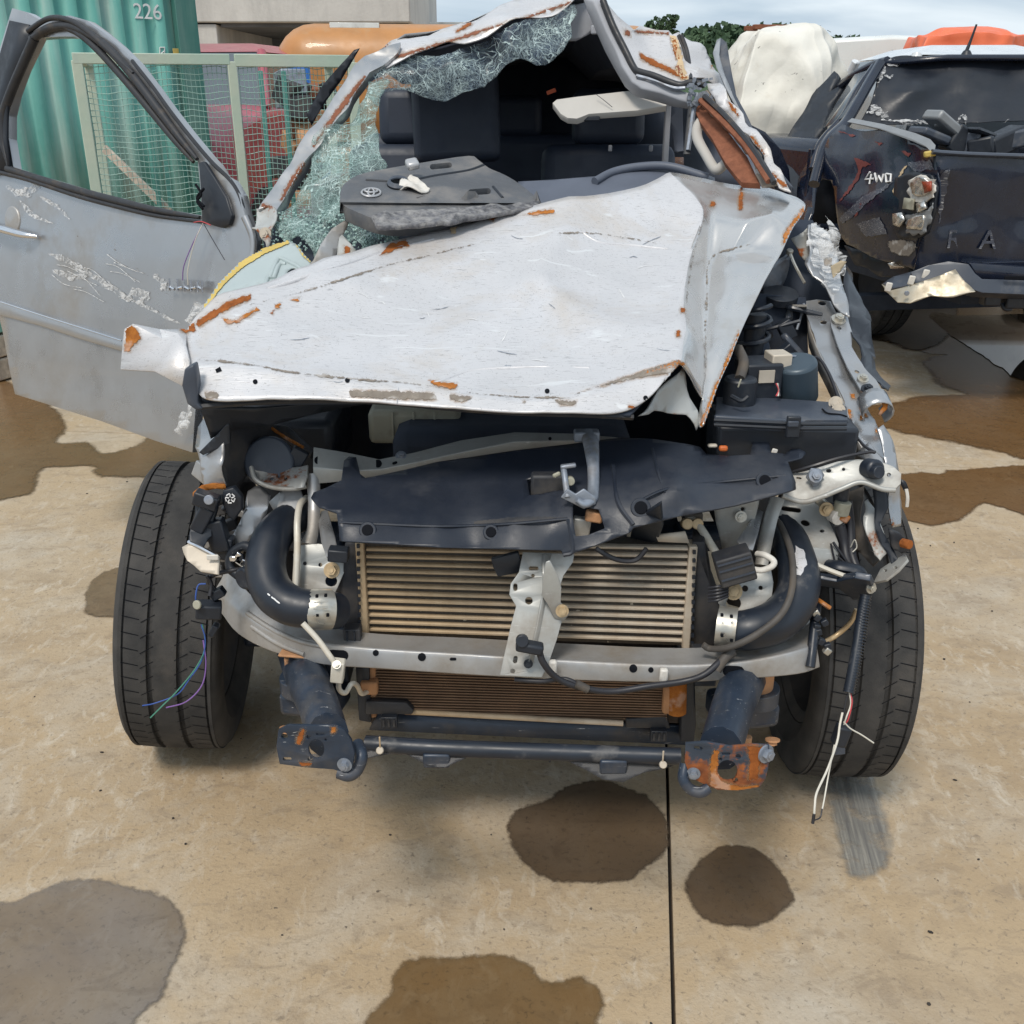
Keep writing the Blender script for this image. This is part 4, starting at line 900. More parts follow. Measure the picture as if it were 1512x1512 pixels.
# cross tube below the radiator
tubeP('cross_tube', [(540, 1098, 1.60), (640, 1104, 1.585), (800, 1110, 1.575), (1005, 1117, 1.555)], .016, M['rubber'], T, seg=14, smooth=4)
for (u, v, Y) in ((645, 1118, 1.58), (905, 1127, 1.56)): box('skid_bracket', P(u, v, Y), (.05, .03, .03), M['frame_blue'], T, bevel=.004)
f_ = rbf([(430, 1115, 1.58), (1000, 1135, 1.55), (700, 1150, 1.545), (700, 1115, 1.575)])
sheet('splash_shield', [(430, 1115), (545, 1108), (600, 1112), (1000, 1128), (985, 1134), (950, 1141), (920, 1155), (890, 1151), (865, 1137), (840, 1125), (816, 1121), (812, 1126), (806, 1120), (750, 1117), (742, 1121), (736, 1116), (700, 1114), (680, 1123), (655, 1134), (630, 1130), (605, 1116), (590, 1110), (560, 1116), (500, 1128), (440, 1124)], f_, M['shield'], T, step=12, thick=.002)
for (u, v, Y) in ((561, 1108, 1.565), (979, 1129, 1.535)):
    cyl('shield_clip', P(u, v, Y), V((0, -1, .6)), .007, .01, M['alu_pale'], T, 14); cyl('clip_pin', P(u, v - 10, Y), (0, 0, 1), .0018, .03, M['alu_tan'], T, 8)
# ---- lower cross beam (radiator support), swept box section
ST = [((333, 838, 2.04), (318, 868, 2.02), (326, 905, 2.00)), ((352, 858, 1.98), (346, 893, 1.95), (352, 937, 1.93)), ((395, 895, 1.92), (392, 928, 1.87), (402, 963, 1.86)), ((470, 922, 1.86), (470, 948, 1.79), (476, 982, 1.78)),
      ((560, 935, 1.835), (560, 958, 1.755), (562, 988, 1.748)), ((690, 941, 1.82), (690, 966, 1.735), (692, 997, 1.73)), ((850, 950, 1.81), (850, 976, 1.725), (850, 1005, 1.72)), ((1000, 956, 1.80), (1000, 982, 1.715), (1000, 1008, 1.71)),
      ((1100, 950, 1.80), (1100, 976, 1.715), (1100, 1003, 1.712)), ((1165, 935, 1.82), (1172, 962, 1.735), (1178, 996, 1.73)), ((1195, 905, 1.86), (1206, 952, 1.78), (1211, 986, 1.775))]
rows = []
for tb_, tf, bf in ST:
    a, b, c = P(*tb_), P(*tf), P(*bf); d = a + (c - b) * .9
    rows.append([a, a.lerp(b, .5) + V((0, 0, -.004)), b, b.lerp(c, .18) + V((0, -.003, 0)), c, d])
rows2 = []
for i in range(6): pass
cols = [catmull([r[i] for r in rows], 4) for i in range(6)]
beam = loft('cross_beam', [[cols[i][k] for i in range(6)] for k in range(len(cols[0]))], M['silver_dirty'], T, closed=True, caps=True, raw=True, smooth=45, bevel=.003)
bb = bvh_of([beam])
for lp in (slot(499, 967, 31, 15, 4), circ(555, 964, 4.5), circ(623, 970, 6), slot(669, 973, 10, 4), circ(935, 987, 6), circ(961, 989, 4), slot(1083, 991, 32, 16, 2)):
    patch('beam_hole', lp, bb, M['hole'], beam, 6, .0009)
for pts, wd in (([(365, 905), (400, 928), (440, 946), (480, 955)], 3), ([(372, 925), (410, 950), (450, 966)], 2.5)):
    tube('beam_rib', [V(bb.ray_cast(V((0, 0, CAMH)), ray(u, v).normalized())[0] or P(u, v, 1.8)) for u, v in pts], .0055, M['silver_dirty'], beam, seg=8)
for (u, v) in ((816, 985), (980, 997)): box('white_clip', P(u, v, 1.70), (.016, .014, .03), M['white_plastic'], T, bevel=.004)
box('beam_drip', P(447, 962, 1.83), (.09, .05, .006), M['clay'], T, rz(-8)); 
# ---- intercooler
ic = empty('intercooler', P(775, 870, 1.86), parent=T)
IL = [(541, 801), (541, 930)]; IR = [(1016, 811), (1011, 947)]; nT = 13; ICY = 1.86
a0, a1, b0, b1 = P(536, 796, ICY + .010), P(536, 936, ICY + .010), P(1018, 806, ICY + .006), P(1013, 953, ICY + .006)
mk('fin_core', [a0, b0, b1, a1] + [p + V((0, .04, 0)) for p in (a0, b0, b1, a1)], [(0, 1, 2, 3), (7, 6, 5, 4), (0, 4, 5, 1), (1, 5, 6, 2), (2, 6, 7, 3), (3, 7, 4, 0)], M['fins'], ic)
for k in range(nT):
    t = k / (nT - 1)
    l_ = P(IL[0][0], IL[0][1] + (IL[1][1] - IL[0][1]) * t, ICY); r_ = P(IR[0][0] + (IR[1][0] - IR[0][0]) * t, IR[0][1] + (IR[1][1] - IR[0][1]) * t, ICY - .004)
    rows = []; hh = .0036
    for p in (l_, l_.lerp(r_, .5), r_):
        d = V((0, 0, 1)); rows.append([p + V((0, .012, hh)), p + V((0, .002, hh)), p + V((0, 0, 0)) + V((0, -.001, hh * .5)), p + V((0, -.001, -hh * .5)), p + V((0, .002, -hh)), p + V((0, .012, -hh))])
    loft('core_tube', rows, M['alu_tan'] if False else M['alu_pale'] if k < 0 else M['alu_tan'], ic, closed=True, caps=True, raw=True, smooth=30)
for px in (((533, 800), (537, 936)), ((1020, 806), (1016, 957))):
    a, b = P(*px[0], ICY - .004), P(*px[1], ICY - .004); box('header_plate', (a + b) / 2 + V((0, .015, 0)), (.017, .04, (a - b).length), M['alu_tan'], ic, bevel=.003)
def tank(name, pts, mat): return sheet(name, pts, rbf([(pts[0][0], pts[0][1], ICY + .005), (pts[2][0], pts[2][1], ICY - .0), (pts[1][0] + 3, pts[1][1], ICY)]), mat, ic, thick=.06, bevel=.008, step=0)
tank('end_tank', [(508, 800), (531, 798), (533, 925), (531, 938), (507, 930), (486, 905), (488, 870), (505, 845)], M['black_dusty'])
tank('end_tank', [(1022, 800), (1040, 800), (1048, 860), (1062, 895), (1062, 948), (1045, 958), (1020, 955)], M['black_dusty'])
for (u, v) in ((521, 936), (1034, 966)):
    bxx = box('tank_foot', P(u, v, 1.815), (.035, .03, .035), M['black_dusty'], ic, bevel=.003)
    for d in (-.009, .006): box('foot_rib', P(u, v, 1.815) + V((d, -.016, 0)), (.003, .006, .03), M['black'], bxx, bevel=0)
for k in range(12):     # crimp tabs
    for (ua, va, ub, vb) in ((529, 806, 531, 930), (1025, 815, 1022, 950)):
        t = k / 11; box('crimp_tab', P(ua + (ub - ua) * t, va + (vb - va) * t, ICY - .012), (.006, .008, .007), M['black'], ic, bevel=0)
# ---- condenser below the beam, radiator behind
cn_ = empty('condenser', P(775, 1030, 1.86), parent=T); CY = 1.87
bm = bmesh.new()
for k in range(17):
    t = k / 16; a, b = P(556, 984 + 66 * t, CY), P(984, 999 + 60 * t, CY - .02)
    d = b - a; boxbm(bm, (a + b) / 2, (d.length, .02, .0030), frame(d, V((0, 1, 0))))
tag(from_bm('condenser_tubes', bm, M['cond_tube'], cn_), kind='stuff')
c4 = [P(550, 975, CY + .012), P(990, 985, CY + .0), P(986, 1075, CY - .01), P(552, 1062, CY + .01)]
mk('condenser_core', c4 + [p + V((0, .02, 0)) for p in c4], [(0, 1, 2, 3), (7, 6, 5, 4), (0, 4, 5, 1), (1, 5, 6, 2), (2, 6, 7, 3), (3, 7, 4, 0)], M['cond_dark'], cn_)
tubeP('header', [(549, 975, CY), (551, 1055, CY)], .012, M['clay'], cn_, smooth=0); tubeP('header', [(1000, 1000, CY - .03), (999, 1050, CY - .03)], .022, M['rust_bright'], cn_, smooth=0, seg=14)
box('header_block', P(546, 1012, CY - .015), (.036, .03, .032), M['clay'], cn_, bevel=.005); box('header_block', P(985, 1030, CY - .03), (.02, .025, .07), M['clay'], cn_, bevel=.006)
tubeP('lower_bar', [(608, 1051, CY - .01), (920, 1068, CY - .035)], .0065, M['alu_tan'], cn_, smooth=0)
for pts in ([(540, 1036), (600, 1038), (611, 1050), (609, 1055), (560, 1055), (540, 1055)], [(923, 1062), (985, 1058), (990, 1076), (925, 1075)]):
    sheet('lower_bracket', pts, CY - .03, M['black_dusty'], cn_, thick=.02, bevel=.003, step=0)
for u, v in ((575, 1064), (972, 1084)):
    fo = box('bracket_foot', P(u, v, CY - .035), (.035, .02, .028), M['black'], cn_, bevel=.002)
    for d in (-.011, 0, .011): box('foot_rib', P(u, v, CY - .035) + V((d, -.012, .002)), (.004, .004, .018), M['black_dusty'], fo, bevel=0)
sheet('radiator_trim', [(560, 1052), (1010, 1072), (1012, 1100), (545, 1078)], CY - .012, M['frame_blue'], cn_, thick=.01, step=0)
box('radiator', P(780, 960, 1.98), (.72, .05, .36), M['cond_dark'], T, bevel=.006)
sheet('radiator_side', [(1008, 1000), (1026, 1000), (1028, 1070), (1025, 1098), (1005, 1095)], CY - .04, M['black'], cn_, thick=.05, bevel=.004, step=0)
sheet('radiator_side', [(525, 985), (545, 985), (548, 1068), (530, 1065)], CY - .02, M['black'], cn_, thick=.05, bevel=.004, step=0)
# under-tray and dark engine bay bulk
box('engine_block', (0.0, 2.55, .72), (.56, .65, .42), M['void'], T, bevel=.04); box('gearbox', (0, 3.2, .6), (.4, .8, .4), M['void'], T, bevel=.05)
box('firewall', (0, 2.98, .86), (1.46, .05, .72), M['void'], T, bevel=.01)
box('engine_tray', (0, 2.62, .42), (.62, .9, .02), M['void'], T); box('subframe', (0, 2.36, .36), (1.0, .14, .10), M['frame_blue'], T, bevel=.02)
for s in (-1, 1):
    box('suspension_arm', (s * .52, 2.33, .36), (.34, .12, .06), M['frame_blue'], T, bevel=.015); box('arch_liner', (s * .60, 2.72, .80), (.05, .62, .60), M['void'], T, bevel=.02)
    box('upper_arm', (s * .55, 2.33, .62), (.28, .10, .05), M['frame_blue'], T, bevel=.015)
tube('strut', [(-.60, 2.4, .45), (-.58, 2.45, .95)], .055, M['black_dusty'], T, smooth=0); tube('strut', [(.60, 2.3, .45), (.58, 2.4, .95)], .055, M['black_dusty'], T, smooth=0)
# small white accumulator pipe on the left of the condenser
tubeP('dryer_pipe', [(447, 920, 1.72), (470, 945, 1.71), (488, 970, 1.70), (494, 978, 1.70)], .0058, M['white_pipe'], T)
a, b = P(494, 974, 1.70), P(504, 1006, 1.70); d = a - b; dr = box('dryer_block', (a + b) / 2, (.025, .024, .046), M['white_pipe'], T, ry(8), bevel=.003); bolt(a + V((.006, -.012, -.004)), (0, -1, .8), .0055, M['steel'], dr)
tubeP('dryer_pipe', [(500, 1003, 1.71), (501, 1018, 1.72), (510, 1023, 1.73), (519, 1010, 1.74), (527, 1012, 1.78), (534, 1024, 1.82), (545, 1020, 1.85)], .0052, M['white_pipe'], T)
# black cable loop hanging under the bracket
tubeP('sensor_cable', [(795, 957, 1.665), (803, 980, 1.66), (825, 1003, 1.665), (862, 1016, 1.67), (905, 1021, 1.68), (960, 1013, 1.685), (1010, 1006, 1.69), (1040, 996, 1.69), (1065, 975, 1.71), (1080, 962, 1.76)], .0065, M['wire_black'], T, seg=8)
tubeP('sensor_cable', [(760, 1003, 1.70), (800, 1006, 1.69), (835, 1003, 1.675), (862, 1016, 1.668)], .005, M['wire_black'], T, seg=8)
tubeP('cable_wrap', [(850, 1009, 1.667), (868, 1018, 1.668)], .0085, M['rubber_dusty'], T, smooth=0, seg=8)
# ---- centre bracket
plc_ = Pl((780, 815, 1.80), (840, 815, 1.80), (760, 1000, 1.685))
cb = plate('centre_bracket', [(772, 815), (848, 818), (846, 830), (832, 850), (824, 875), (833, 905), (822, 945), (808, 985), (800, 1000), (770, 999), (738, 997), (745, 965), (754, 925), (762, 895), (752, 878), (754, 862), (766, 845)], plc_, M['primer'], T,
          [slot(788, 839, 14, 5), circ(787, 850, 2.5), slot(761, 867, 11, 6, 90), circ(781, 887, 5.5), slot(761, 974, 11, 6, 100), circ(757, 991, 3.5)], .0035, .001)
loft('bracket_flange', [[(800, 818, 1.775), (812, 818, 1.80)], [(801, 870, 1.75), (813, 872, 1.80)], [(790, 930, 1.715), (806, 932, 1.76)], [(778, 980, 1.68), (790, 985, 1.715)]], M['primer'], cb, solid=.004)
fg = sheet('hook_finger', [(806, 830), (812, 828), (824, 850), (829, 868), (828, 890), (836, 900), (840, 908), (832, 918), (818, 913), (808, 892), (800, 880), (802, 850)], 1.735, M['steel'] if False else M['primer'], cb, thick=.004, bevel=.0015, step=0)
bolt(P(830, 902, 1.725), (0, -1, .35), .0085, M['bolt_tan'], cb); bolt(P(780, 980, 1.682), (0, -1, .3), .006, M['black'], cb)
sn = box('temperature_sensor', P(782, 955, 1.665), (.052, .026, .020), M['black'], T, ry(12), bevel=.005); cyl('sensor_ring', P(771, 946, 1.66), (0, -1, .3), .012, .016, M['black'], sn, 16)
tg = sheet('plastic_clip', [(725, 826), (765, 816), (772, 835), (765, 846), (735, 852), (728, 838)], 1.80, M['black'], T, thick=.012, bevel=.002, step=0)
# ---- black upper cover over the radiator
fold = rbf([(500, 772, 1.80), (640, 777, 1.785), (760, 772, 1.775), (840, 768, 1.77), (835, 820, 1.755), (700, 806, 1.772), (500, 800, 1.79), (935, 745, 1.79), (1000, 718, 1.80), (1160, 702, 1.83), (1175, 722, 1.825), (1000, 762, 1.785), (900, 790, 1.765),
            (470, 728, 1.88), (600, 693, 1.96), (760, 665, 2.0), (915, 646, 2.02), (1045, 670, 2.0), (1160, 672, 1.97), (700, 725, 1.88), (900, 700, 1.88), (1050, 690, 1.92), (880, 740, 1.80)])
cover = sheet('radiator_cover', [(459, 735), (463, 727), (482, 720), (504, 709), (508, 680), (515, 674), (526, 675), (532, 700), (540, 706), (600, 693), (645, 682), (720, 671), (760, 665), (845, 655), (915, 646), (965, 648), (1018, 656), (1034, 660), (1043, 670), (1075, 673), (1108, 671), (1112, 650), (1118, 643), (1134, 647), (1139, 668), (1160, 670), (1168, 663), (1180, 662), (1190, 668), (1184, 676), (1163, 681), (1175, 712), (1175, 723), (1085, 746), (1000, 763), (935, 779), (930, 786), (880, 805), (832, 822), (829, 813), (770, 811), (650, 808), (580, 803), (501, 799), (500, 778), (497, 757), (470, 748)],
              fold, M['cover'], T, [[(846, 742), (858, 742), (872, 750), (884, 752), (893, 780), (868, 790), (850, 792), (846, 765)], [(778, 708), (815, 702), (838, 703), (836, 722), (812, 726), (800, 729), (782, 731)]], 12, .0035)
for lp in (slot(543, 783, 26, 11, 0), circ(725, 786, 12, 11), circ(946, 750, 15, 11), slot(1129, 710, 26, 13, 0)):
    a = sum(x for x, _ in lp) / len(lp); b = sum(y for _, y in lp) / len(lp); ff = fold(a, b)
    bm = bmesh.new(); c = P(a, b, ff - .002); cylbm(bm, c, V((0, -1, .55)), (max(x for x, _ in lp) - a) * ff / 1380, .006, 22); ring = from_bm('fixing_boss', bm, M['cover'], cover, bevel=.002)
    cyl('fixing_hole', c + V((0, -.003, .0017)), V((0, -1, .55)), (max(x for x, _ in lp) - a) * ff / 2100, .003, M['hole'], ring, 18)
cvb = bvh_of([cover])
patch('scuffed_strip', [(700, 770), (752, 764), (800, 763), (838, 764), (838, 767), (700, 775)], cvb, M['black_dusty'], cover, 5, .0006, 1.0)
for pts, r_ in (([(501, 771), (560, 774), (640, 777), (700, 776), (760, 773), (838, 766)], .003), ([(838, 766), (846, 812), (832, 820)], .004), ([(905, 688), (912, 740), (935, 775)], .005), ([(963, 662), (972, 700), (982, 728)], .003), ([(935, 745), (985, 722), (1060, 712), (1160, 702)], .003)):
    q = [cvb.ray_cast(V((0, 0, CAMH)), ray(u, v).normalized())[0] for u, v in pts]; q = [x for x in q if x]
    if len(q) > 1: tube('moulded_edge', q, r_, M['cover'], cover, seg=6)
# hood latch on the cover
lt = empty('hood_latch', P(865, 700, 1.86), parent=T)
tubeP('latch_bar', [(868, 640, 1.98), (872, 652, 1.95), (876, 690, 1.88), (876, 725, 1.83), (873, 738, 1.80), (862, 744, 1.785), (852, 738, 1.785)], [.017, .017, .012, .0115, .011, .010, .008], M['steel_dull'], lt, seg=10, flat=.7)
box('latch_head', P(866, 643, 1.975), (.052, .03, .022), M['steel_dull'], lt, bevel=.004)
sheet('latch_plate', [(828, 735), (838, 722), (850, 730), (862, 722), (880, 735), (880, 745), (862, 752), (848, 745)], 1.79, M['steel_dull'], lt, thick=.006, bevel=.002, step=0)
tubeP('latch_lever', [(838, 735, 1.79), (834, 705, 1.82), (832, 690, 1.84)], .006, M['steel_dull'], lt); box('lever_tip', P(839, 688, 1.835), (.03, .012, .008), M['steel_dull'], lt, ry(-8), bevel=.003)
box('latch_body', P(810, 716, 1.87), (.07, .03, .05), M['black_dusty'], lt, bevel=.006); box('rusty_block', P(877, 762, 1.805), (.033, .02, .022), M['clay'], lt, ry(10), bevel=.004)
box('latch_support', P(858, 778, 1.82), (.035, .02, .04), M['primer'], lt, ry(6), bevel=.003); box('cable_end', P(822, 701, 1.835), (.016, .006, .009), M['cream'], lt, ry(-25)); cyl('cable_barrel', P(842, 710, 1.83), (0, -1, .2), .0085, .02, M['cream'], lt, 14)
# upper tie bar behind the cover (left piece)
tie = loft('tie_bar', [[(463, 660, 2.03), (462, 690, 1.995), (463, 715, 1.99)], [(512, 668, 2.03), (515, 695, 1.99), (517, 710, 1.99)], [(560, 678, 2.03), (560, 693, 2.0), (562, 702, 2.0)], [(612, 668, 2.05), (612, 683, 2.02), (612, 700, 2.02)], [(680, 650, 2.08), (680, 668, 2.05), (680, 684, 2.05)], [(760, 638, 2.1), (760, 652, 2.07), (760, 667, 2.07)], [(850, 640, 2.1), (850, 650, 2.08), (850, 660, 2.08)], [(915, 646, 2.1), (905, 652, 2.08), (900, 660, 2.08)]], M['primer'], T, solid=.004, bevel=.0015)
tbv = bvh_of([tie])
for lp in (circ(470, 680, 6), circ(498, 682, 7), circ(558, 685, 6), circ(812, 648, 2.5), slot(583, 684, 8, 4, -20)): patch('bar_hole', lp, tbv, M['hole'], tie, 5, .0009)
bolt(P(592, 673, 2.04), (0, -.5, .8), .008, M['steel_dull'], tie)
# dark bay contents seen under the hood lip
rv = box('fluid_reservoir', P(615, 620, 2.38), (.22, .13, .085), M['cream'], T, bevel=.014)
for d in (-.05, 0, .05): box('reservoir_rib', P(615, 620, 2.38) + V((d, -.066, 0)), (.006, .006, .08), M['cream'], rv, bevel=.002)
box('battery', P(770, 622, 2.45), (.24, .18, .12), M['black'], T, bevel=.01); box('air_box', P(430, 640, 2.4), (.26, .3, .16), M['black'], T, bevel=.02)
# ---- hood: folded sheet, control cage with creased folds
HC = [  # columns: lip bottom, front crease, then back to the rear edge
 [(288, 598, 1.83), (279, 532, 1.90), (274, 514, 1.955), (274, 502, 2.00), (275, 494, 2.04), (276, 486, 2.08)],
 [(360, 592, 1.83), (350, 534, 1.895), (355, 512, 1.98), (357, 487, 2.07), (360, 460, 2.16), (352, 438, 2.22)],
 [(450, 588, 1.83), (440, 549, 1.88), (450, 510, 2.00), (455, 475, 2.12), (458, 440, 2.24), (440, 410, 2.34)],
 [(560, 590, 1.83), (550, 562, 1.865), (560, 505, 2.04), (562, 455, 2.20), (562, 402, 2.36), (545, 368, 2.46)],
 [(660, 598, 1.82), (650, 572, 1.855), (665, 500, 2.07), (665, 440, 2.26), (660, 380, 2.44), (655, 338, 2.55)],
 [(760, 605, 1.82), (750, 586, 1.845), (770, 500, 2.08), (770, 430, 2.30), (768, 356, 2.52), (760, 311, 2.65)],
 [(860, 608, 1.82), (852, 588, 1.845), (880, 500, 2.09), (885, 420, 2.34), (885, 342, 2.58), (865, 296, 2.72)],
 [(938, 613, 1.83), (958, 558, 1.905), (968, 490, 2.12), (975, 410, 2.38), (985, 335, 2.62), (955, 274, 2.80)],
 [(990, 552, 1.92), (1004, 538, 1.95), (1004, 478, 2.155), (1018, 390, 2.43), (1050, 302, 2.70), (988, 254, 2.86)],
 [(1031, 632, 1.945), (1036, 590, 2.02), (1039, 500, 2.22), (1042, 425, 2.44), (1048, 380, 2.585), (1058, 318, 2.68), (1062, 266, 2.88)],
 [(1034, 630, 1.945), (1046, 582, 2.025), (1062, 495, 2.20), (1074, 420, 2.40), (1082, 368, 2.565), (1106, 322, 2.615), (1130, 270, 2.87)],
 [(1037, 627, 1.945), (1053, 576, 2.04), (1078, 492, 2.225), (1100, 420, 2.42), (1112, 362, 2.60), (1142, 312, 2.645), (1166, 282, 2.83)],
 [(1040, 622, 1.945), (1060, 572, 2.05), (1092, 490, 2.24), (1126, 424, 2.42), (1148, 382, 2.53), (1174, 332, 2.65), (1200, 296, 2.77)]]
for c in HC[:9]: c.insert(4, tuple((c[3][k] + c[4][k]) / 2 - (0.012 if k == 2 else 0) for k in range(3)))
for k, dy in ((1, .02), (2, .03), (3, .03), (4, .03), (5, .025), (6, .02)): HC[k][5] = (HC[k][5][0], HC[k][5][1], HC[k][5][2] - dy)
nC, nR = len(HC), 7
def crease_edges(me, pairs):
    a = me.attributes.new('crease_edge', 'FLOAT', 'EDGE'); idx = {tuple(sorted(e.vertices)): e.index for e in me.edges}
    for (p, q), w_ in pairs:
        k = idx.get(tuple(sorted((p, q))))
        if k is not None: a.data[k].value = w_
hv = [P(*p) for c in HC for p in c]; hf = []
for i in range(nC - 1):
    for j in range(nR - 1):
        if i == 8 and j == 0: continue
        hf.append((i * nR + j, (i + 1) * nR + j, (i + 1) * nR + j + 1, i * nR + j + 1))
me = bpy.data.meshes.new('hood'); me.from_pydata([tuple(v) for v in hv], [], hf); me.validate()
cr_l = []
for i in range(nC - 1):
    cr_l.append(((i * nR + 1, (i + 1) * nR + 1), .8 if i < 8 else .2)); cr_l.append(((i * nR + 5, (i + 1) * nR + 5), .8 if i in (1, 2, 3, 4, 6) else .55 if i > 8 else .15)); cr_l.append(((i * nR + 4, (i + 1) * nR + 4), .95 if i >= 9 else 0))
for j in range(nR - 1):
    for i, w_ in ((8, .95), (9, .95), (0, .8), (10, .5 if j > 3 else .1), (11, .3)): cr_l.append(((i * nR + j, i * nR + j + 1), w_))
crease_edges(me, cr_l); shade(me, 180)
hood = link_mesh('hood', me, [M['hood'], M['hood_gloss']], T)
for p_ in me.polygons:
    if min(p_.vertices) // nR >= 8: p_.material_index = 1
m_ = hood.modifiers.new('sub', 'SUBSURF'); m_.levels = 3; m_.render_levels = 3
tex = bpy.data.textures.new('dents', 'CLOUDS'); tex.noise_scale = 0.27; tex.noise_depth = 3
dm = hood.modifiers.new('dents', 'DISPLACE'); dm.texture = tex; dm.strength = 0.030; dm.mid_level = 0.5; dm.texture_coords = 'LOCAL'
tx2 = bpy.data.textures.new('buckles', 'MUSGRAVE'); tx2.musgrave_type = 'RIDGED_MULTIFRACTAL'; tx2.noise_scale = 0.55; tx2.octaves = 3; tx2.lacunarity = 2.0; tx2.dimension_max = 1.0
dm2 = hood.modifiers.new('buckles', 'DISPLACE'); dm2.texture = tx2; dm2.strength = 0.024; dm2.mid_level = 0.5; dm2.texture_coords = 'LOCAL'
mods(hood, solid=.004, off=-1 if True else 0)
# make sure the skin faces up
dgt = hood.data.polygons[10].normal
if dgt.z < 0: hood.data.flip_normals()
# torn left flap
flp = mk('hood_flap', plb((276, 486, 2.08), (236, 486, 2.06), (196, 478, 2.04), (184, 486, 2.03), (180, 518, 2.02), (240, 500, 2.03), (262, 492, 2.03), (178, 545, 1.99), (228, 548, 1.94), (277, 574, 1.88), (279, 532, 1.90), (274, 508, 1.97)),
   [(0, 1, 6), (1, 5, 6), (1, 2, 5), (2, 4, 5), (2, 3, 4), (5, 4, 7), (5, 7, 8), (6, 5, 8), (11, 6, 10), (6, 8, 10), (8, 9, 10), (0, 6, 11)], M['hood'], hood, smooth=25, solid=.003)
hb = bvh_of([hood, flp])
RUSTY = [([(182, 480), (192, 477), (205, 490), (208, 500), (195, 512), (192, 520), (183, 520), (186, 500)], 'rust_bright'), ([(266, 482), (288, 478), (289, 490), (275, 492), (266, 488)], 'rust'),
         ([(288, 478), (310, 462), (340, 445), (372, 435), (372, 442), (345, 452), (318, 468), (292, 484)], 'rust'), ([(325, 470), (345, 475), (350, 472), (380, 455), (384, 457), (352, 477), (335, 478)], 'rust_bright'),
         ([(405, 452), (415, 450), (414, 455), (407, 456)], 'rust_bright'), ([(425, 443), (445, 440), (440, 446)], 'rust_bright'), ([(398, 462), (406, 458), (402, 466)], 'rust'),
         ([(560, 378), (575, 362), (600, 355), (606, 362), (585, 368)], 'rust'), ([(640, 335), (665, 322), (695, 322), (690, 328), (660, 333), (650, 338)], 'rust'), ([(665, 328), (676, 328), (672, 346), (666, 346)], 'tan_stain'), ([(712, 322), (732, 312), (736, 316), (728, 328), (722, 324)], 'rust'),
         ([(768, 318), (790, 314), (818, 309), (820, 313), (790, 319)], 'rust_bright'), ([(630, 562), (655, 566), (676, 568), (674, 574), (660, 574), (640, 568)], 'rust_bright'),
         ([(838, 588), (900, 565), (960, 546), (1000, 534), (1008, 535), (1004, 546), (985, 552), (950, 556), (880, 572)], 'chipped'), ([(935, 556), (1000, 534), (1008, 536), (1006, 548), (985, 553), (995, 542), (950, 552)], 'rust_bright'), ([(1001, 532), (1009, 536), (1015, 560), (1010, 562), (1002, 545)], 'rust_bright'),
         (circ(1008, 459, 3, 4, 9), 'rust'), (circ(1001, 494, 2.5, 5, 9), 'rust'), (circ(1052, 302, 4, 3, 9), 'rust'), ([(1094, 273), (1096, 275), (1095, 310), (1092, 312), (1091, 300)], 'rust'),
         ([(516, 577), (640, 581), (648, 590), (600, 590), (516, 585)], 'chipped'), ([(664, 583), (700, 588), (686, 594), (664, 590)], 'chipped'), ([(818, 592), (855, 593), (850, 598), (825, 598)], 'chipped'), ([(302, 580), (322, 580), (322, 588), (303, 588)], 'chipped'), ([(770, 591), (778, 592), (774, 596)], 'chipped'), ([(925, 597), (940, 601), (938, 604), (926, 601)], 'rust')]
for k, (lp, m_) in enumerate(RUSTY): patch('rust_patch' if m_ != 'tan_stain' else 'stain', lp, hb, M[m_], hood, 5, .0014, 1.3, k)
edge = [(1034, 632), (1047, 600), (1062, 568), (1080, 525), (1090, 495)]
patch('rust_edge', [(1030, 634), (1036, 622), (1046, 596), (1056, 570), (1066, 548), (1072, 532), (1082, 510), (1092, 488), (1097, 492), (1085, 520), (1068, 560), (1050, 602), (1038, 634)], hb, M['rust_bright'], hood, 5, .0016, 1.3, 3)
patch('rust_edge', [(1155, 365), (1158, 345), (1172, 325), (1188, 305), (1202, 294), (1204, 298), (1190, 318), (1172, 340), (1162, 360)], hb, M['rust_bright'], hood, 5, .0016, 1.3, 5)
for u, v in ((377, 564), (513, 562), (808, 578), (953, 588)): patch('hood_hole', circ(u, v, 3.6), hb, M['hole'], hood, 4, .0012)
patch('hood_hole', [(318, 546), (325, 542), (328, 548), (320, 551)], hb, M['hole'], hood, 4, .0012)
hr_ = random.Random(21)
for k in range(34):      # individual scratches
    u, v = hr_.uniform(320, 980), hr_.uniform(340, 575); a = hr_.gauss(8, 20) if hr_.random() < .75 else hr_.uniform(60, 120); L_ = hr_.uniform(8, 34)
    patch('scratch', line_loop([(u, v), (u + L_ * .5 * math.cos(R(a)), v + L_ * .5 * math.sin(R(a)) + hr_.uniform(-2, 2)), (u + L_ * math.cos(R(a)), v + L_ * math.sin(R(a)))], hr_.uniform(.7, 1.5), k), hb, M[hr_.choice(['chipped', 'steel_dull', 'white_print', 'white_print'])], hood, 8, .0011)
for k, (pts, wd) in enumerate((([(282, 531), (350, 536), (440, 551), (520, 560), (600, 566), (660, 574)], 3.4), ([(690, 580), (760, 586), (850, 588)], 2.6), ([(360, 452), (458, 428), (562, 395), (655, 372), (720, 356)], 3.0), ([(800, 345), (880, 345), (985, 362)], 2.6), ([(1012, 470), (1016, 420), (1030, 350), (1048, 306)], 2.4), ([(1040, 610), (1041, 540), (1043, 450), (1048, 385), (1080, 368), (1110, 360)], 2.6))):
    patch('crease_dirt', line_loop(pts, wd + 2.2, k + 5), hb, M['chipped'], hood, 3, .0013, .8, k)
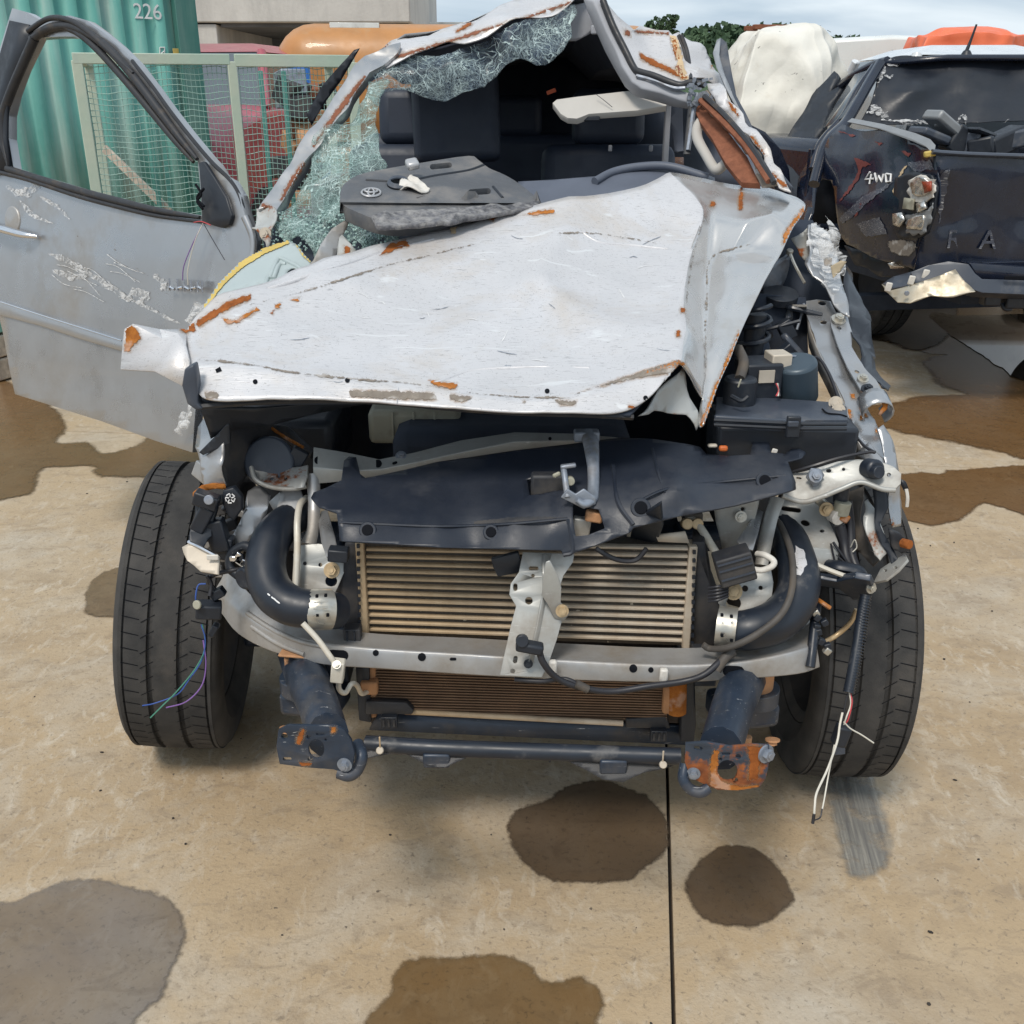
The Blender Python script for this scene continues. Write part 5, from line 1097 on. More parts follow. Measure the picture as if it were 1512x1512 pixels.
# long pressed style lines / shallow folds
for pts in ([(860, 342), (885, 356), (930, 360), (985, 366)], [(395, 425), (470, 400), (560, 372), (640, 352)], [(640, 565), (700, 545), (800, 540), (870, 542)]):
    q = [hb.ray_cast(V((0, 0, CAMH)), ray(u, v).normalized())[0] for u, v in pts]; tube('pressed_fold', [x + V((0, 0, -.0045)) for x in q if x], .006, M['hood'], hood, seg=8)
# underside lip, rubber seal and inner frame
tubeP('hood_seal', [(292, 601, 1.85), (360, 595, 1.85), (450, 591, 1.85), (560, 593, 1.85), (660, 602, 1.84), (760, 609, 1.84), (860, 612, 1.84), (935, 616, 1.85)], .006, M['seal'], hood, smooth=4, seg=6)
sheet('hood_inner', [(300, 596), (560, 592), (860, 608), (930, 612), (985, 552), (985, 470), (880, 400), (560, 430), (380, 470), (300, 540)], rbf([(300, 596, 1.87), (560, 592, 1.87), (860, 608, 1.86), (985, 552, 1.99), (985, 470, 2.25), (880, 400, 2.45), (560, 430, 2.32), (380, 470, 2.18), (300, 540, 1.95)]), M['void'], hood, step=40, thick=.006)
sheet('hood_inner_corner', [(945, 612), (1003, 545), (1016, 575), (1032, 625), (1028, 634), (1010, 610), (980, 605)], rbf([(945, 612, 1.90), (1003, 545, 1.99), (1032, 628, 1.97), (980, 605, 1.97)]), M['primer_rust'], hood, step=10, thick=.003, crumple=.01, cscale=20)
sheet('headlight_cap', [(272, 545), (286, 538), (290, 560), (292, 596), (300, 604), (290, 607), (276, 597), (268, 570)], 1.84, M['grey_plastic'], T, thick=.03, bevel=.004, step=0)
# ---- left front remains
sheet('fender_remnant', [(322, 604), (345, 598), (338, 620), (330, 640), (326, 690), (334, 720), (318, 722), (306, 724), (298, 690), (290, 660), (292, 630), (302, 612)], rbf([(345, 598, 2.0), (290, 650, 2.03), (334, 720, 1.93), (306, 724, 1.93), (316, 680, 1.93)]), M['silver'], T, step=8, thick=.003, crumple=.008, cscale=18)
sheet('rusty_edge', [(285, 728), (296, 718), (312, 716), (332, 716), (334, 723), (318, 722), (300, 726), (287, 736)], 1.925, M['rust_bright'], T, step=8, thick=.004, crumple=.006, cscale=30)
sheet('arch_trim', [(294, 668), (322, 640), (338, 622), (340, 655), (300, 672)], 1.965, M['black'], T, step=8, thick=.006)
sheet('inner_liner', [(340, 620), (400, 610), (410, 640), (372, 680), (352, 720), (336, 722), (330, 680), (334, 640)], rbf([(340, 620, 1.98), (400, 610, 2.1), (372, 680, 2.06), (336, 722, 1.95)]), M['black_dusty'], T, step=10, thick=.005, crumple=.01, cscale=14)
sheet('bay_trim', [(296, 606), (380, 604), (470, 598), (560, 597), (460, 615), (400, 628), (330, 640), (310, 650)], rbf([(296, 606, 1.93), (560, 597, 2.05), (330, 640, 1.97)]), M['black'], T, step=20, thick=.006, crumple=.01)
tubeP('inner_frame', [(345, 690, 2.1), (365, 660, 2.1), (385, 640, 2.14), (420, 640, 2.2), (462, 672, 2.15)], [.018, .02, .022, .02, .012], M['black_dusty'], T, flat=.6)
tubeP('torn_strip', [(396, 628, 2.12), (415, 642, 2.1), (448, 661, 2.08)], .0035, M['rust_bright'], T, seg=6)
ap = sheet('apron_panel', [(372, 690), (374, 670), (388, 655), (415, 655), (408, 690), (420, 694), (455, 686), (452, 705), (448, 718), (410, 722), (385, 712)], rbf([(372, 690, 2.02), (415, 655, 2.1), (455, 690, 2.0), (410, 722, 1.97)]), M['primer_rust'], T, [circ(398, 707, 3), circ(410, 703, 3.5), circ(424, 706, 2.5)], 8, .004, crumple=.006, cscale=25)
tubeP('apron_rim', [(371, 690, 2.0), (378, 708, 1.975), (400, 719, 1.965), (430, 722, 1.96), (452, 718, 1.97)], .005, M['primer'], T, seg=8)
cyl('dark_pad', P(398, 682, 2.03), V((-.1, -1, .5)), .055, .02, M['grey_plastic'], T, 28, bevel=.006)
sheet('headlamp_bracket', [(365, 725), (385, 715), (400, 735), (395, 750), (390, 775), (372, 795), (352, 815), (335, 830), (322, 828), (345, 785), (362, 750)], rbf([(380, 718, 2.0), (395, 760, 1.96), (330, 828, 1.93), (362, 750, 1.95)]), M['silver'], T, step=9, thick=.004, crumple=.006, cscale=22)
sheet('side_member', [(418, 722), (440, 716), (448, 735), (440, 770), (418, 790), (402, 775), (410, 745)], rbf([(418, 722, 2.0), (440, 716, 2.0), (418, 790, 1.93)]), M['silver_dirty'], T, step=10, thick=.004, crumple=.01, cscale=18)
# shattered headlamp, plug and lens
hl = empty('broken_headlamp', P(320, 770, 1.90), parent=T)
sheet('lamp_shell', [(290, 735), (305, 726), (328, 728), (332, 742), (318, 752), (312, 790), (300, 812), (288, 818), (276, 800), (286, 765)], rbf([(290, 735, 1.92), (328, 728, 1.93), (288, 818, 1.87), (312, 790, 1.90)]), M['black'], hl, step=7, thick=.012, crumple=.012, cscale=20)
bm = bmesh.new()
for k, (u, v, w_, h_, a_) in enumerate(((305, 738, .05, .03, 20), (300, 765, .03, .06, 30), (294, 790, .03, .05, 20), (322, 790, .04, .07, -10), (334, 808, .03, .05, 10))): boxbm(bm, P(u, v, 1.90 + .005 * k), (w_, .03, h_), ry(a_))
from_bm('lamp_frame', bm, M['black'], hl, bevel=.004)
cyl('ball_joint', P(309, 738, 1.885), (0, -1, .3), .010, .012, M['steel_dull'], hl, 16)
sheet('lamp_lens', [(270, 806), (280, 800), (300, 812), (322, 820), (322, 850), (298, 846), (276, 828)], rbf([(270, 806, 1.87), (322, 820, 1.85), (298, 846, 1.83)]), M['alu_pale'], hl, step=7, thick=.01, crumple=.006, cscale=20)
tubeP('lens_strip', [(278, 800, 1.87), (296, 808, 1.855), (322, 822, 1.84)], .0035, M['chrome'], hl, seg=6); box('lamp_label', P(314, 823, 1.835), (.024, .004, .012), M['white_plastic'], hl)
sheet('lamp_motor', [(328, 725), (345, 720), (357, 735), (358, 752), (345, 770), (335, 762), (328, 745)], 1.915, M['black'], hl, thick=.02, bevel=.004, step=0); 
bm = bmesh.new()
for k in range(5): a_ = k * 1.26; tubebm(bm, [P(340 + 7 * math.cos(a_), 736 + 7 * math.sin(a_), 1.908), P(340 + 7 * math.cos(a_ + .8), 736 + 7 * math.sin(a_ + .8), 1.908), P(340 + 2 * math.cos(a_ + .9), 736 + 2 * math.sin(a_ + .9), 1.908)], .0014, 5, 3)
from_bm('embossed_symbol', bm, M['white_print'], hl)
rndc = random.Random(4)
for k in range(22):      # snapped plastic and metal bits in the corner
    u, v = rndc.uniform(300, 470), rndc.uniform(640, 850); Yk = 2.02 + rndc.uniform(-.05, .16)
    box('broken_bracket', P(u, v, Yk), (rndc.uniform(.02, .08), rndc.uniform(.008, .03), rndc.uniform(.01, .04)), M[rndc.choice(['black', 'black_dusty', 'black', 'grey_plastic', 'silver_dirty'])], T, ry(rndc.uniform(-70, 70)) @ rz(rndc.uniform(-40, 40)), bevel=.003)
tubeP('fog_lamp_ring', [(352, 850, 1.88), (340, 838, 1.89), (342, 818, 1.9), (360, 806, 1.9), (375, 812, 1.89)], .010, M['black'], T)
for k in range(7): box('bulb_fragment', P(345 + rndc.uniform(-10, 22), 828 + rndc.uniform(-8, 12), 1.885), (.016, .008, .012), M[['chrome', 'white_plastic', 'black'][k % 3]], T, ry(rndc.uniform(-60, 60)), bevel=.002)
cyl('grommet', P(366, 852, 1.86), V((-.6, -1, .1)), .024, .03, M['rubber'], T, 22, bevel=.006)
# hanging connector and coloured wires
cn2 = box('connector', P(308, 900, 1.86), (.052, .035, .032), M['black'], T, ry(10) @ rz(15), bevel=.004); cyl('connector_seal', P(291, 893, 1.835), V((-.4, -1, .25)), .0095, .006, M['cream'], cn2, 18)
box('connector_clip', P(316, 930, 1.87), (.014, .02, .03), M['black'], cn2, ry(30), bevel=.003); box('connector_clip', P(322, 876, 1.875), (.03, .02, .02), M['black'], cn2, ry(-30), bevel=.003)
tubeP('wire_loom', [(322, 876, 1.88), (308, 858, 1.88), (318, 848, 1.88), (345, 842, 1.88), (368, 838, 1.9)], .0048, M['wire_black'], T); tubeP('wire_loom', [(305, 850, 1.87), (312, 862, 1.87), (310, 880, 1.86)], .004, M['wire_black'], T)
tubeP('wire', [(304, 862, 1.86), (293, 864, 1.86), (289, 880, 1.85), (290, 892, 1.85)], .0018, M['wire_blue'], T, seg=6)
tubeP('wire', [(297, 922, 1.85), (303, 945, 1.84), (298, 975, 1.82), (278, 1005, 1.79), (262, 1025, 1.78), (230, 1038, 1.77), (210, 1042, 1.76)], .0014, M['wire_blue'], T, seg=6)
tubeP('wire', [(299, 922, 1.85), (303, 955, 1.84), (290, 985, 1.80), (262, 1020, 1.78), (240, 1042, 1.76), (222, 1060, 1.75)], .0014, M['wire_green'], T, seg=6)
tubeP('wire', [(300, 945, 1.84), (304, 980, 1.82), (298, 1012, 1.80), (275, 1036, 1.78), (245, 1045, 1.765)], .0014, M['wire_purple'], T, seg=6)
# ---- intercooler hoses and clamps
hs = tubeP('intercooler_hose', [(447, 760, 2.02), (425, 770, 1.97), (402, 795, 1.90), (392, 835, 1.845), (402, 872, 1.80), (430, 894, 1.77), (470, 900, 1.765), (496, 902, 1.80)], [.034, .037, .04, .041, .041, .040, .037, .037], M['rubber'], T, seg=20)
cl_ = tubeP('hose_clamp', [(461, 900, 1.765), (474, 900, 1.765), (488, 900, 1.772)], .0405, M['steel'], T, seg=24, smooth=2)
for u, v in ((468, 880), (481, 879), (469, 908), (484, 908)): box('clamp_slot', P(u, v, 1.727), (.005, .006, .005), M['hole'], cl_, bevel=0)
for v in (888, 897): tubeP('clamp_ridge', [(463, v + 2, 1.724), (485, v, 1.728)], .0012, M['steel'], cl_, seg=6, smooth=0)
bm = bmesh.new()
hbv = bvh_of([hs])
patch('hose_print', slot(407, 886, 16, 2.2, 38), hbv, M['white_print'], hs, 3, .0006, .5); patch('hose_print', slot(397, 878, 5, 2, 40), hbv, M['white_print'], hs, 3, .0006)
hs2 = tubeP('intercooler_hose', [(1155, 772, 2.0), (1168, 800, 1.95), (1180, 850, 1.85), (1172, 890, 1.80), (1145, 918, 1.765), (1105, 930, 1.75), (1070, 930, 1.77)], [.032, .037, .042, .043, .043, .040, .037], M['rubber'], T, seg=20)
cl2 = tubeP('hose_clamp', [(1059, 924, 1.765), (1072, 926, 1.76), (1087, 928, 1.755)], .0405, M['steel'], T, seg=24, smooth=2)
for u, v in ((1066, 908), (1080, 910), (1066, 938), (1080, 945)): box('clamp_slot', P(u, v, 1.717), (.005, .006, .005), M['hole'], cl2, bevel=0)
h2b = bvh_of([hs2])
for k, lp in enumerate(([(1175, 805), (1186, 812), (1192, 835), (1180, 842), (1172, 830)], [(1175, 840), (1188, 838), (1182, 850), (1174, 848)])): patch('scraped_paint', lp, h2b, M['hood'], hs2, 4, .0008, 2.5, k)
tubeP('coolant_pipe', [(1038, 952, 1.74), (1050, 958, 1.735), (1080, 955, 1.70), (1120, 935, 1.695), (1155, 905, 1.715), (1170, 865, 1.76), (1168, 815, 1.85), (1152, 775, 1.93), (1143, 768, 1.96)], .0068, M['rubber_dusty'], T, seg=8)
tubeP('coolant_pipe', [(1083, 962, 1.72), (1070, 972, 1.71), (1058, 990, 1.70)], .0095, M['rubber_dusty'], T, seg=8)
# ---- vertical hooks and side brackets by the intercooler
pf = Pl((430, 790, 1.90), (510, 790, 1.90), (450, 890, 1.84))
lb = plate('side_bracket', [(433, 818), (445, 805), (470, 803), (495, 806), (512, 812), (508, 845), (498, 868), (492, 880), (480, 878), (440, 872), (434, 845)], pf, M['primer'], T, [circ(450, 832, 3), circ(473, 834, 3), slot(489, 858, 18, 16, 0)], .004, .0012)
bolt(pf.at(490, 842), pf.n, .011, M['bolt_tan'], lb)
tubeP('pale_pipe', [(452, 735, 2.0), (443, 745, 1.95), (439, 770, 1.90), (439, 810, 1.865), (437, 850, 1.84), (436, 866, 1.83)], .007, M['white_pipe'], T, seg=8)
tubeP('upright_stay', [(462, 700, 2.0), (464, 740, 1.97), (462, 780, 1.93), (455, 805, 1.90)], [.014, .013, .012, .016], M['silver_dirty'], T, flat=.6, seg=8)
sheet('hook_finger', [(474, 755), (483, 752), (494, 790), (500, 818), (482, 822), (474, 800), (470, 770)], rbf([(478, 752, 1.97), (490, 820, 1.84), (472, 780, 1.92)]), M['silver'], T, step=12, thick=.004, bevel=.001)
box('bracket_block', P(500, 818, 1.835), (.04, .03, .026), M['black'], T, ry(5), bevel=.003)
tubeP('pale_pipe', [(1012, 768, 1.93), (1026, 770, 1.92), (1038, 785, 1.9), (1052, 808, 1.875), (1063, 824, 1.865)], .0085, M['white_pipe'], T, seg=10)
for u in (1014, 1029): cyl('pipe_flange', P(u, 773, 1.915), (0, -1, .3), .012, .02, M['bolt_tan'], T, 18)
box('pipe_union', P(1022, 762, 1.94), (.04, .03, .022), M['rubber_dusty'], T, bevel=.003)
pr_ = Pl((1060, 830, 1.86), (1140, 830, 1.84), (1090, 910, 1.80))
rb = plate('side_bracket', [(1068, 868), (1085, 845), (1110, 840), (1138, 838), (1142, 860), (1140, 880), (1118, 900), (1095, 906), (1072, 905), (1060, 890)], pr_, M['primer'], T, [circ(1100, 869, 4.5), circ(1123, 868, 3), circ(1083, 891, 11, 10)], .004, .0012)
bolt(pr_.at(1083, 873), pr_.n, .012, M['bolt_tan'], rb)
cbx = box('black_coupler', P(1084, 835, 1.81), (.072, .05, .062), M['black_dusty'], T, ry(-18), bevel=.004)
for d in (-.012, .008, .022): box('coupler_rib', P(1084, 835, 1.81) + ry(-18) @ V((0, -.026, d)), (.066, .004, .003), M['grey_plastic'], cbx, ry(-18), bevel=0)
for k in range(5): tubeP('wire_bundle', [(1046, 868 + k * 5, 1.80), (1060, 866 + k * 5, 1.79), (1075, 864 + k * 4, 1.80)], .003, M['wire_black'], T, seg=6)
sheet('hook_finger', [(1120, 752), (1127, 756), (1120, 785), (1112, 812), (1095, 808), (1088, 798), (1102, 778)], rbf([(1122, 752, 1.96), (1095, 808, 1.84), (1112, 790, 1.88)]), M['silver'], T, step=12, thick=.004, bevel=.001)
tubeP('white_loop', [(1108, 840, 1.80), (1125, 842, 1.79), (1140, 836, 1.79), (1142, 828, 1.80), (1130, 820, 1.81), (1118, 818, 1.83)], .0065, M['white_plastic'], T, seg=8)
tubeP('upright_stay', [(1148, 735, 1.95), (1138, 765, 1.93), (1130, 800, 1.90), (1124, 835, 1.87)], [.016, .015, .015, .014], M['primer'], T, flat=.6, seg=8)
sheet('radiator_side_panel', [(1052, 742), (1085, 738), (1120, 735), (1112, 770), (1095, 800), (1070, 830), (1064, 800), (1056, 770)], 1.93, M['primer'], T, [circ(1094, 751, 3)], 12, .004, crumple=.006)
bolt(P(1094, 763, 1.915), (0, -1, .2), .008, M['steel'], T)
sheet('black_flap', [(935, 770), (975, 745), (978, 780), (970, 800), (940, 808), (930, 795)], rbf([(935, 770, 1.83), (975, 790, 1.83)]), M['black'], T, thick=.01, step=12, bevel=.002)
tubeP('fan_wire', [(880, 810, 1.80), (900, 822, 1.80), (920, 828, 1.80), (940, 826, 1.80), (955, 810, 1.80)], .005, M['wire_black'], T, seg=6)
sheet('top_plate', [(968, 790), (1012, 785), (1018, 802), (972, 800)], 1.845, M['alu_pale'], T, thick=.004, step=0)
# ---- cab: floor, seats, bulkhead, crushed roof
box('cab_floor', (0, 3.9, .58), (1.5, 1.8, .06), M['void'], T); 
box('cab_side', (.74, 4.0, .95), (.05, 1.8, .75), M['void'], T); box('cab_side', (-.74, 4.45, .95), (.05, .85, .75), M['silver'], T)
def pill(name, c, s, mat, parent, rot=None, b=.05): return box(name, c, s, mat, parent, rot, bevel=b, seg=4) if False else mods(box(name, c, s, mat, parent, rot, bevel=0), bevel=b, seg=4)
for x in (-.36, .36):
    st = empty('front_seat', (x, 3.75, .7), parent=T)
    pill('seat_base', (x, 3.65, .80), (.50, .52, .18), M['seat'], st); pill('seat_back', (x, 3.98, 1.14), (.50, .16, .66), M['seat'], st, rx(-14)); pill('head_rest', (x, 4.08, 1.56), (.27, .11, .20), M['seat'], st, rx(-8), .04)
    for d in (-.06, .06): tube('rest_post', [(x + d, 4.06, 1.40), (x + d, 4.08, 1.5)], .008, M['steel_dull'], st, smooth=0)
rs = empty('rear_bench', (0, 4.6, .7), parent=T); pill('bench_base', (0, 4.42, .85), (1.3, .45, .18), M['seat'], rs); pill('bench_back', (0, 4.72, 1.18), (1.3, .14, .60), M['seat'], rs, rx(-8))
for x in (-.40, 0, .40): pill('head_rest', (x, 4.74, 1.55), (.26, .1, .17), M['seat'], rs, None, .035)
pill('seat_slab', (-.20, 3.90, 1.58), (.31, .10, .34), M['seat'], T, ry(-2) @ rx(-10), .03)
sheet('dash_top', [(392, 335), (470, 318), (560, 306), (660, 300), (770, 284), (880, 268), (1060, 268), (1070, 310), (900, 345), (700, 380), (560, 405), (440, 420), (388, 385)], rbf([(392, 335, 2.98), (560, 306, 3.0), (1060, 268, 3.05), (1070, 310, 2.85), (700, 380, 2.68), (440, 420, 2.62), (388, 385, 2.75)]), M['void'], T, step=25, thick=.02, crumple=.02, cscale=5)
ds = sheet('dash_panel', [(765, 268), (820, 265), (880, 260), (905, 250), (945, 243), (985, 243), (1030, 252), (1055, 262), (1062, 300), (900, 315), (770, 322)], rbf([(765, 268, 3.06), (945, 243, 3.12), (1055, 262, 3.08), (1062, 300, 2.9), (770, 322, 2.82), (905, 275, 2.98)]), M['dash'], T, step=10, thick=.02)
tubeP('dash_hood', [(878, 268, 3.0), (905, 254, 3.06), (945, 246, 3.08), (990, 246, 3.08), (1045, 262, 3.04)], .012, M['dash'], T, seg=8)
# roof skins
rf_depth = rbf([(548, 98, 3.38), (720, 45, 3.40), (850, 3, 3.42), (560, 75, 3.45), (640, 45, 3.60), (740, 14, 3.62), (800, -8, 3.66), (875, -14, 3.6)])
roofL = sheet('roof_front', [(545, 100), (548, 84), (560, 74), (578, 64), (598, 50), (620, 47), (640, 46), (670, 36), (692, 31), (720, 20), (745, 8), (770, -2), (800, -8), (850, -14), (878, -16), (874, -2), (852, 3), (820, 14), (790, 24), (760, 34), (720, 46), (690, 56), (660, 63), (630, 74), (600, 82), (570, 92)], rf_depth, M['hood'], T, step=11, thick=.004, crumple=.03, cscale=7, seed=2)
rt_d = rbf([(560, 74, 3.46), (640, 46, 3.6), (740, 8, 3.64), (800, -8, 3.68), (878, -16, 3.62), (930, 45, 3.55), (990, 50, 3.6), (1050, 85, 3.5)])
sil = [(560, 74), (598, 50), (640, 46), (692, 31), (745, 8), (800, -8), (878, -16), (905, 15), (930, 45), (988, 50), (1035, 65), (1050, 88)]
rows = [[P(u, v, rt_d(u, v)) for u, v in sil]]
for k, Y in ((1, 3.9), (2, 4.4), (3, 4.95)):
    rows.append([V((p.x * (1 - .02 * k) * .98, Y, p.z * (1 - .28 * k / 3) + 1.70 * .28 * k / 3 - .02 * (k == 3) - (0.03 if k == 1 else .02))) for p in rows[0]])
loft('roof_panel', rows, M['silver'], T, raw=True, smooth=40, solid=.003)
loft('cab_back', [[p + V((0, -.02, -.01)) for p in rows[-1]], [V((p.x, 4.93, .58)) for p in rows[-1]]], M['void'], T, raw=True, solid=.03)
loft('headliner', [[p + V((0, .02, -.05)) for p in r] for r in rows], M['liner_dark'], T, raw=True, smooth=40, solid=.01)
rb_ = bvh_of([roofL])
for k, lp in enumerate((line_loop([(560, 92), (600, 80), (650, 65), (690, 53), (730, 40)], 4, 1), line_loop([(556, 88), (563, 76), (570, 66), (574, 60)], 6, 2), line_loop([(672, 48), (686, 40), (698, 33)], 4, 3), line_loop([(730, 40), (790, 22), (845, 3)], 2.5, 4))): patch('rust_patch', lp, rb_, M['rust_brown' if k != 2 else 'rust'], roofL, 4, .0015, .8, k)
# right side of the roof: folded sheets
rd = rbf([(880, 0, 3.40), (930, 100, 3.30), (945, 47, 3.50), (990, 50, 3.52), (985, 128, 3.28), (1020, 118, 3.25), (1048, 85, 3.45), (1060, 105, 3.38), (1075, 150, 3.22), (960, 80, 3.42), (1020, 145, 3.2), (1012, 70, 3.40)])
roofR = sheet('roof_side', [(878, -10), (892, 0), (905, 15), (930, 45), (946, 44), (990, 48), (996, 54), (1005, 50), (1018, 60), (1034, 64), (1040, 80), (1048, 88), (1062, 108), (1075, 132), (1078, 150), (1058, 126), (1036, 118), (1016, 120), (985, 127), (962, 116), (935, 106), (922, 84), (905, 42), (884, 6)], rd, M['hood'], T, step=8, thick=.004, crumple=.02, cscale=11, seed=5)
rrb = bvh_of([roofR])
for k, (lp, m_) in enumerate((([(942, 78), (955, 84), (975, 94), (1000, 106), (1015, 114), (1014, 119), (990, 108), (960, 95), (945, 86)], 'rust'), ([(990, 52), (997, 55), (1004, 75), (1008, 100), (1016, 118), (1008, 117), (998, 105), (1003, 92), (998, 75)], 'tan_stain'), ([(991, 54), (998, 58), (1003, 88), (1000, 90), (995, 75)], 'rust'), ([(998, 98), (1006, 96), (1010, 112), (1000, 108)], 'rust_brown'), ([(935, 46), (990, 49), (989, 51), (936, 48)], 'rust_brown'), ([(918, 40), (930, 48), (932, 55), (924, 52)], 'rust_brown'), ([(1050, 94), (1058, 98), (1056, 104), (1050, 100)], 'rust_bright'))): patch('rust_patch', lp, rrb, M[m_], roofR, 4, .0016, .9, k)
for pts in ([(1002, 52, 3.40), (1010, 72, 3.38), (1015, 95, 3.34), (1019, 118, 3.26)], [(1006, 52, 3.39), (1014, 74, 3.37), (1018, 96, 3.33), (1020, 117, 3.25)]): tubeP('roof_ditch', pts, .006, M['seal'], T, seg=6)
# grey inner edge of the roof opening
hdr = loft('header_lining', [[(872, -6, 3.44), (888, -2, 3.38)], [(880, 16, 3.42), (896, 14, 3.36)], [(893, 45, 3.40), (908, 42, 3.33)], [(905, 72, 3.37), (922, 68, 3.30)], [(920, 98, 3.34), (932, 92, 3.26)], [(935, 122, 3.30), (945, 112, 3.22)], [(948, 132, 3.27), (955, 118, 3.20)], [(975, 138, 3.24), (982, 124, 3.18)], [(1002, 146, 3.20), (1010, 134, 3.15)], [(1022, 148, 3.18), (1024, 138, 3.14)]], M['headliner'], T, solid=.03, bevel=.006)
tubeP('weather_strip', [(890, 0, 3.36), (905, 38, 3.32), (922, 72, 3.28), (936, 100, 3.24), (944, 106, 3.22), (965, 112, 3.19), (990, 122, 3.16), (1005, 126, 3.15), (1020, 122, 3.14), (1040, 125, 3.12)], .010, M['seal'], T, seg=8); tubeP('weather_strip', [(940, 112, 3.215), (970, 120, 3.18), (995, 130, 3.15), (1012, 130, 3.14)], .006, M['steel_dull'], T, seg=6)
sheet('header_inner', [(800, 28), (850, 6), (876, -2), (884, 20), (878, 45), (850, 60), (838, 60)], rbf([(800, 28, 3.46), (876, -2, 3.5), (845, 60, 3.48)]), M['headliner'], T, step=14, thick=.01, crumple=.01); box('lamp_clip', P(880, 44, 3.40), (.03, .02, .025), M['headliner'], T); box('lamp_clip', P(826, 66, 3.42), (.02, .02, .025), M['headliner'], T)
vz = sheet('sun_visor', [(816, 152), (822, 147), (850, 143), (930, 134), (960, 134), (985, 142), (984, 156), (940, 163), (870, 168), (852, 175), (838, 174), (828, 168)], rbf([(816, 152, 3.30), (985, 145, 3.28), (840, 174, 3.24), (950, 162, 3.24)]), M['visor'], T, step=12, thick=.02, bevel=.005)
tubeP('visor_seam', [(880, 139, 3.283), (892, 148, 3.265), (904, 158, 3.245)], .0012, M['black'], vz, seg=5); box('visor_clip', P(872, 175, 3.26), (.055, .02, .016), M['black'], vz)
sheet('window_patch', [(985, 150), (1015, 150), (1018, 215), (1012, 222), (992, 220), (984, 180)], 3.75, M['dash'], T, step=14, thick=.01, crumple=.02, cscale=9); box('b_pillar', P(984, 200, 3.74), (.018, .04, .36), M['headliner'], T)
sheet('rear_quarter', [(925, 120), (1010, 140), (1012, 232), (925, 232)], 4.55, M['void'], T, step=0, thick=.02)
pill('orange_tag', P(814, 135, 3.9), (.034, .01, .014), M['tarp_orange'], T, ry(-20), .002)
for u in (901, 961): box('seat_hook', P(u, 219, 3.85), (.014, .01, .022), M['headliner'], T)
# grab handle and right A-pillar layers
tubeP('grab_handle', [(1040, 172, 3.10), (1030, 188, 3.08), (1030, 205, 3.06), (1042, 228, 3.02), (1056, 250, 2.98), (1066, 246, 2.97), (1076, 234, 2.97)], [.014, .015, .015, .014, .014, .014, .012], M['visor'], T, seg=10)
pd = rbf([(1025, 155, 3.12), (1060, 150, 3.10), (1135, 270, 2.80), (1170, 278, 2.76), (1100, 200, 2.96)])
sheet('pillar_inner', [(1024, 158), (1040, 156), (1056, 175), (1080, 200), (1105, 230), (1122, 270), (1095, 268), (1072, 240), (1052, 205), (1034, 180)], pd, M['rust_brown'], T, step=12, thick=.02, bevel=.003, crumple=.006)
sheet('pillar_pinch', [(1030, 142), (1044, 134), (1058, 150), (1082, 178), (1108, 210), (1130, 240), (1146, 272), (1124, 272), (1106, 228), (1082, 198), (1058, 172), (1040, 155)], lambda u, v: pd(u, v) - .02, M['chipped'], T, step=8, thick=.012, crumple=.012, cscale=22)
for k, pts in enumerate(([(1034, 148, 3.07), (1065, 178, 2.98), (1100, 215, 2.88), (1135, 268, 2.74)], [(1040, 142, 3.06), (1075, 176, 2.97), (1110, 218, 2.86), (1143, 270, 2.73)])): tubeP('pillar_seal', pts, .008, M['seal'] if k else M['rust_brown'], T, seg=6)
po = sheet('pillar_outer', [(1044, 122), (1062, 122), (1078, 150), (1090, 165), (1106, 186), (1122, 206), (1142, 236), (1158, 258), (1172, 280), (1150, 276), (1130, 242), (1110, 212), (1085, 180), (1062, 156), (1048, 140)], lambda u, v: pd(u, v) - .035, M['hood'], T, step=9, thick=.004, crumple=.016, cscale=16, seed=3)
pob = bvh_of([po])
for k, lp in enumerate((line_loop([(1140, 256), (1150, 268), (1166, 277)], 6, 1), line_loop([(1076, 148), (1082, 160), (1092, 172)], 4, 2), line_loop([(1108, 200), (1120, 216), (1130, 232)], 3, 3))): patch('rust_patch', lp, pob, M['rust'], po, 4, .0015, 1, k)
dp = rbf([(1070, 55, 3.35), (1172, 278, 2.78), (1080, 140, 3.15), (1110, 190, 3.0)])
sheet('door_frame_edge', [(1056, 70), (1064, 55), (1072, 62), (1080, 100), (1086, 140), (1100, 165), (1112, 190), (1130, 220), (1160, 262), (1170, 278), (1160, 272), (1120, 215), (1098, 178), (1078, 142), (1066, 112), (1058, 90)], dp, M['grey_plastic'], T, step=10, thick=.02, crumple=.01); sheet('door_frame_skin', [(1052, 76), (1058, 58), (1064, 55), (1062, 80), (1070, 112), (1082, 142), (1098, 172), (1086, 158), (1070, 130), (1058, 100)], lambda u, v: dp(u, v) - .025, M['silver'], T, step=9, thick=.004, crumple=.008)
bm = bmesh.new(); rq = random.Random(12)
for k in range(40):
    u, v = 1026 + rq.uniform(-10, 26), 122 + rq.uniform(-6, 36); boxbm(bm, P(u, v, 3.10 + rq.uniform(-.03, .03)), (rq.uniform(.004, .02), .006, rq.uniform(.004, .014)), ry(rq.uniform(-80, 80)))
tag(from_bm('glass_crumbs', bm, M['steel_dull'], T), kind='stuff')
tubeP('torn_strip', [(1030, 138, 3.12), (1024, 165, 3.10), (1020, 195, 3.08), (1016, 222, 3.06)], .007, M['steel_dull'], T, seg=6); tubeP('belt_strap', [(1022, 150, 3.14), (1018, 190, 3.1), (1014, 228, 3.06)], .010, M['seal'], T, seg=6, flat=.3)
